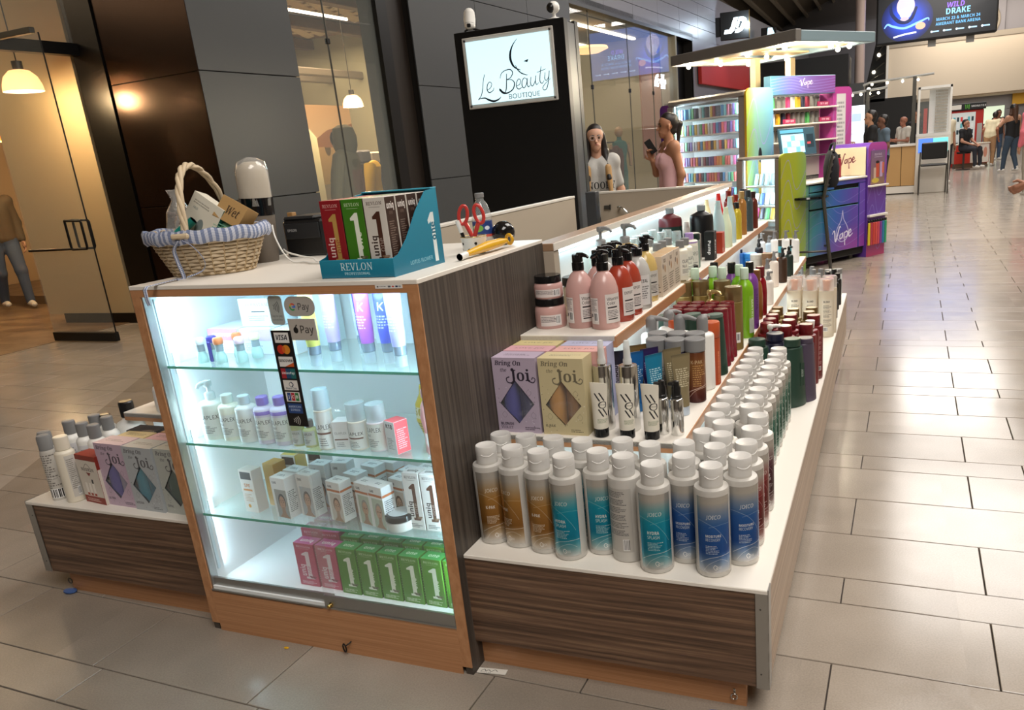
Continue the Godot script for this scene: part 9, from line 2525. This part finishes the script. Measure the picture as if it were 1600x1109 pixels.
	fa.fill(blue).down([[0, hex("2a8aa6")], [1, hex("17708c")]]).say("REVLON", 130, 18, 26, hex("dfeef2"), "r", 0, 0, 0, 1.1).say("PROFESSIONAL", 130, 36, 9, hex("dfeef2"), "s", 0, 0, 0, 1.5)
	obj("front_lip", nb().box(W(0, 0.024, 0.10), W(0.262, 0.046, 0.004), 0.0012, {"f": fa.uv(), "d0": flat("1c7894")}), P(0, 0.25), tr)
	obj("tray_floor", nb().box(W(0, 0.003, -0.02), W(0.26, 0.004, 0.24), 0.0, {"d0": flat("1c7894")}), P(0, 0.25), tr)
	var wa = art(200, 190)
	wa.fill(blue).down([[0, hex("2f93b0")], [1, hex("17708c")]])
	wa.say("LOTUS FLOWER", 62, 168, 13, hex("b5dbe6"), "s").poly(PV([V(150, 76), V(164, 58), V(176, 58), V(176, 180), V(162, 180), V(162, 80), V(152, 86)]), hex("dfeaea")).say("one", 168, 104, 26, hex("17607a"), "b", 0, 1)
	for s in [-1.0, 1.0]:
		var w = nb()
		w.T = Transform3D(Basis(W(0, 1, 0), PI / 2), W(s * 0.131, 0, 0))
		w.prism(PV([V(-0.102, 0), V(-0.102, 0.046), V(-0.075, 0.052), V(-0.03, 0.085), V(0.03, 0.15), V(0.085, 0.195), V(0.14, 0.20), V(0.14, 0)]), -0.0015, 0.0015, wa.uv())
		obj("side_wall", w, P(0, 0.25), tr)
	obj("back_wall", nb().box(W(0, 0.1, -0.14), W(0.262, 0.2, 0.004), 0.0, {"d0": flat("1c7894")}), P(0, 0.25), tr)
	obj("top_edge", nb().box(W(0, 0.2, -0.13), W(0.262, 0.004, 0.03), 0.001, {"d0": flat("3f9cb6")}), P(0, 0.25), tr)
	var kinds = [one_box("8c1a22", "e6cfc4", "b8934e", "uniq", "b35a55", ""), one_box("3f7a1c", "e8efdc", "e9efe0", "one", "9fae94", "4a4a26"), one_box("d3cec6", "3a2a24", "4a2a1e", "uniq", "d9d5cf", "8a6a50"), one_box("3a241c", "e6e0da", "3a241c", "uniq", "d9d5cf", "")]
	var un = art(104, 300)
	un.fill(hex("37231c")).say("uniq", 52, 34, 36, hex("ece8e4"), "b", 0).say("one", 52, 62, 22, hex("7d6b60"), "s", 0).fine(22, 96, 60, 20, 9, hex("8b7a6e"), rng)
	kinds[3]["f"] = un.uv()
	kinds[3]["t"] = flat("d9d5cf")
	for q in kinds: q["r"] = un.uv()
	var nm = ["red carton with gold numeral", "green carton with white numeral", "white carton with brown numeral and dark brown side"]
	for c in 3:
		for r in 4: put(carton("numeral_carton", "carton", W(0.063, 0.185, 0.044), kinds[c]), W(0.684 + c * 0.066, Y + 0.008, -0.085 - r * 0.049), 0.0, "%s, %s row of the turquoise tray" % [nm[c], ["front", "second", "third", "rear"][r]])
	var cup = thing("spotted_cup", "short white cup with black spots holding scissors behind the turquoise tray", "cup", W(0.865, Y, -0.455))
	obj("cup_body", nb().lathe([V(0, 0), V(0.03, 0), V(0.032, 0.004), V(0.038, 0.05), V(0.036, 0.05), V(0.03, 0.006), V(0, 0.006)], 26), M("white_plastic"), cup)
	obj("gold_rim", nb().tube(ring_pts(0.037, 0.05, 24), 0.0016, 6, true), M("gold_bright", "c9b47a", 0.22, 0.7), cup)
	for i in 10:
		var a = i * 0.63
		var s = nb()
		s.T = Transform3D(Basis(W(0, 1, 0), a), Vector3.ZERO)
		s.ball(0.0045, W(0, 0.014 + 0.018 * (i % 2), 0.0335 + 0.002 * (i % 2)), 1.0, 8, 1, 0.35)
		obj("spot", s, M("black_plastic"), cup)
	var sc = thing("scissors", "red handled scissors standing in the spotted cup", "scissors", W(0.865, Y + 0.05, -0.455), 0.3)
	for s in [-1.0, 1.0]:
		var p = []
		for i in 20:
			var a = TAU * i / 20
			p.append(W(s * 0.024 + 0.013 * cos(a) - s * 0.004 * sin(a), 0.062 + 0.026 * sin(a), 0.004 * s))
		obj("handle", nb().tube(p, 0.0052, 8, true).tube([W(s * 0.02, 0.038, 0.004 * s), W(s * 0.004, 0.0, 0.002 * s)], [0.007, 0.006], 8), M("scissor_red", "c43a34", 0.3), sc)
		obj("blade", nb().tube([W(s * 0.004, 0.0, 0.001 * s), W(-s * 0.006, -0.042, 0.001 * s)], [0.005, 0.003], 6, false, 0.3), M("chrome"), sc)
	var pen_ = thing("marker_pen", "black and white marker standing in the spotted cup beside the scissors", "pen", W(0.848, Y + 0.008, -0.448))
	obj("barrel", nb().tube([W(0, 0, 0), W(-0.02, 0.085, 0.01)], 0.0055, 10), M("black_plastic"), pen_)
	obj("cap", nb().tube([W(-0.013, 0.055, 0.0065), W(-0.021, 0.09, 0.0105)], 0.0066, 10), M("white_plastic"), pen_)
	var wb = thing("water_bottle", "clear plastic water bottle with blue label and white cap on the cabinet", "bottle", W(0.80, Y, -0.64))
	obj("bottle_body", nb().lathe([V(0, 0.002), V(0.028, 0), V(0.031, 0.006), V(0.031, 0.09), V(0.03, 0.1), V(0.022, 0.128), V(0.0125, 0.142), V(0.0125, 0.15)], 26), clear("pet", "eaf2f4", 0.16, 0.04), wb)
	var wl = art(160, 70)
	wl.fill(hex("263f7c")).rect(0, 58, 160, 12, hex("c95a4a")).oval(78, 30, 16, 16, hex("79b04a")).oval(70, 26, 8, 8, hex("cfe3a0")).oval(104, 30, 7, 9, hex("d9e2ee"))
	obj("label", nb().lathe([V(0.0315, 0.03), V(0.0315, 0.078)], 24, W(0, 0, 0), 1, 1, -PI, PI, wl.uv()), P(0, 0.35), wb)
	obj("cap", nb().lathe(can(0.0145, 0.016, 0.002, 0.148), 20), M("cap_white"), wb)
	var ba = thing("black_ball", "glossy black round speaker like ball at the back corner of the cabinet top", "ball", W(0.86, Y, -0.66))
	obj("ball", nb().ball(0.037, W(0, 0.036, 0), 1.0, 24), M("black_gloss", "121214", 0.12), ba)
	var ye = thing("peeler", "yellow plastic tool with a ring end lying on the cabinet edge", "tool", W(0.90, Y, -0.43))
	var yp = nb().tube([W(0.005, 0.014, 0.10), W(0.008, 0.017, 0.05), W(0.012, 0.021, -0.02), W(0.015, 0.022, -0.09), W(0.017, 0.022, -0.13)], [0.0075, 0.011, 0.0145, 0.0125, 0.007], 12)
	var rp = []
	for i in 18: rp.append(W(0.019 + 0.013 * cos(TAU * i / 18), 0.024 + 0.013 * sin(TAU * i / 18), -0.148 + 0.006 * cos(TAU * i / 18)))
	yp.tube(rp, 0.0052, 8, true)
	obj("handle", yp, M("yellow_plastic", "d9a51a", 0.3), ye)
	obj("ferrule", nb().tube([W(0.005, 0.014, 0.10), W(0.003, 0.011, 0.135)], [0.009, 0.01], 10), M("white_plastic"), ye)
	var na = art(120, 30)
	na.fill(hex("dcd8ce")).pen([V(14, 18), V(26, 8), V(34, 18), V(44, 10), V(56, 18), V(70, 8), V(82, 16)], 2, hex("3a3a3a")).fine(14, 24, 60, 1, 4, hex("777777"), rng)
	var nt = obj("paper_slip", nb().box(W(0, 0.0012, 0), W(0.085, 0.0012, 0.022), 0.0, {"t": na.uv(), "d0": flat("dcd8ce")}), P(0, 0.6))
	nt.position = W(0.995, 0.001, -0.03)
	nt.rotation.y = 0.12
	tag(nt, "small white paper slip with scribbled writing on the floor beside the cabinet", "paper")
	var ct = thing("tape_scrap", "crumpled blue tape scrap on the floor at the storefront counter's ring", "tape", W(-0.735, 0, -0.05))
	obj("scrap", nb().ball(0.02, W(0, 0.006, 0), 0.35, 10, 1.5, 0.9), M("blue_tape", "3f5c94", 0.6), ct)
	var c2 = thing("tape_scrap", "blue tape scrap on the floor under the aisle counter corner", "tape", W(1.63, 0, -0.02))
	obj("scrap", nb().ball(0.016, W(0, 0.004, 0), 0.3, 10, 1.6, 0.8), M("blue_tape"), c2)
	var cf = thing("food_crumb", "small yellow crumb on the floor in front of the cabinet", "crumb", W(0.32, 0, 0.03))
	obj("crumb", nb().ball(0.005, W(0, 0.003, 0), 0.6, 8, 1.8, 1.0), M("yellow_plastic"), cf)
func ring_pts(r: float, y: float, n: int) -> Array:
	var p = []
	for i in n: p.append(W(r * cos(TAU * i / n), y, r * sin(TAU * i / n)))
	return p
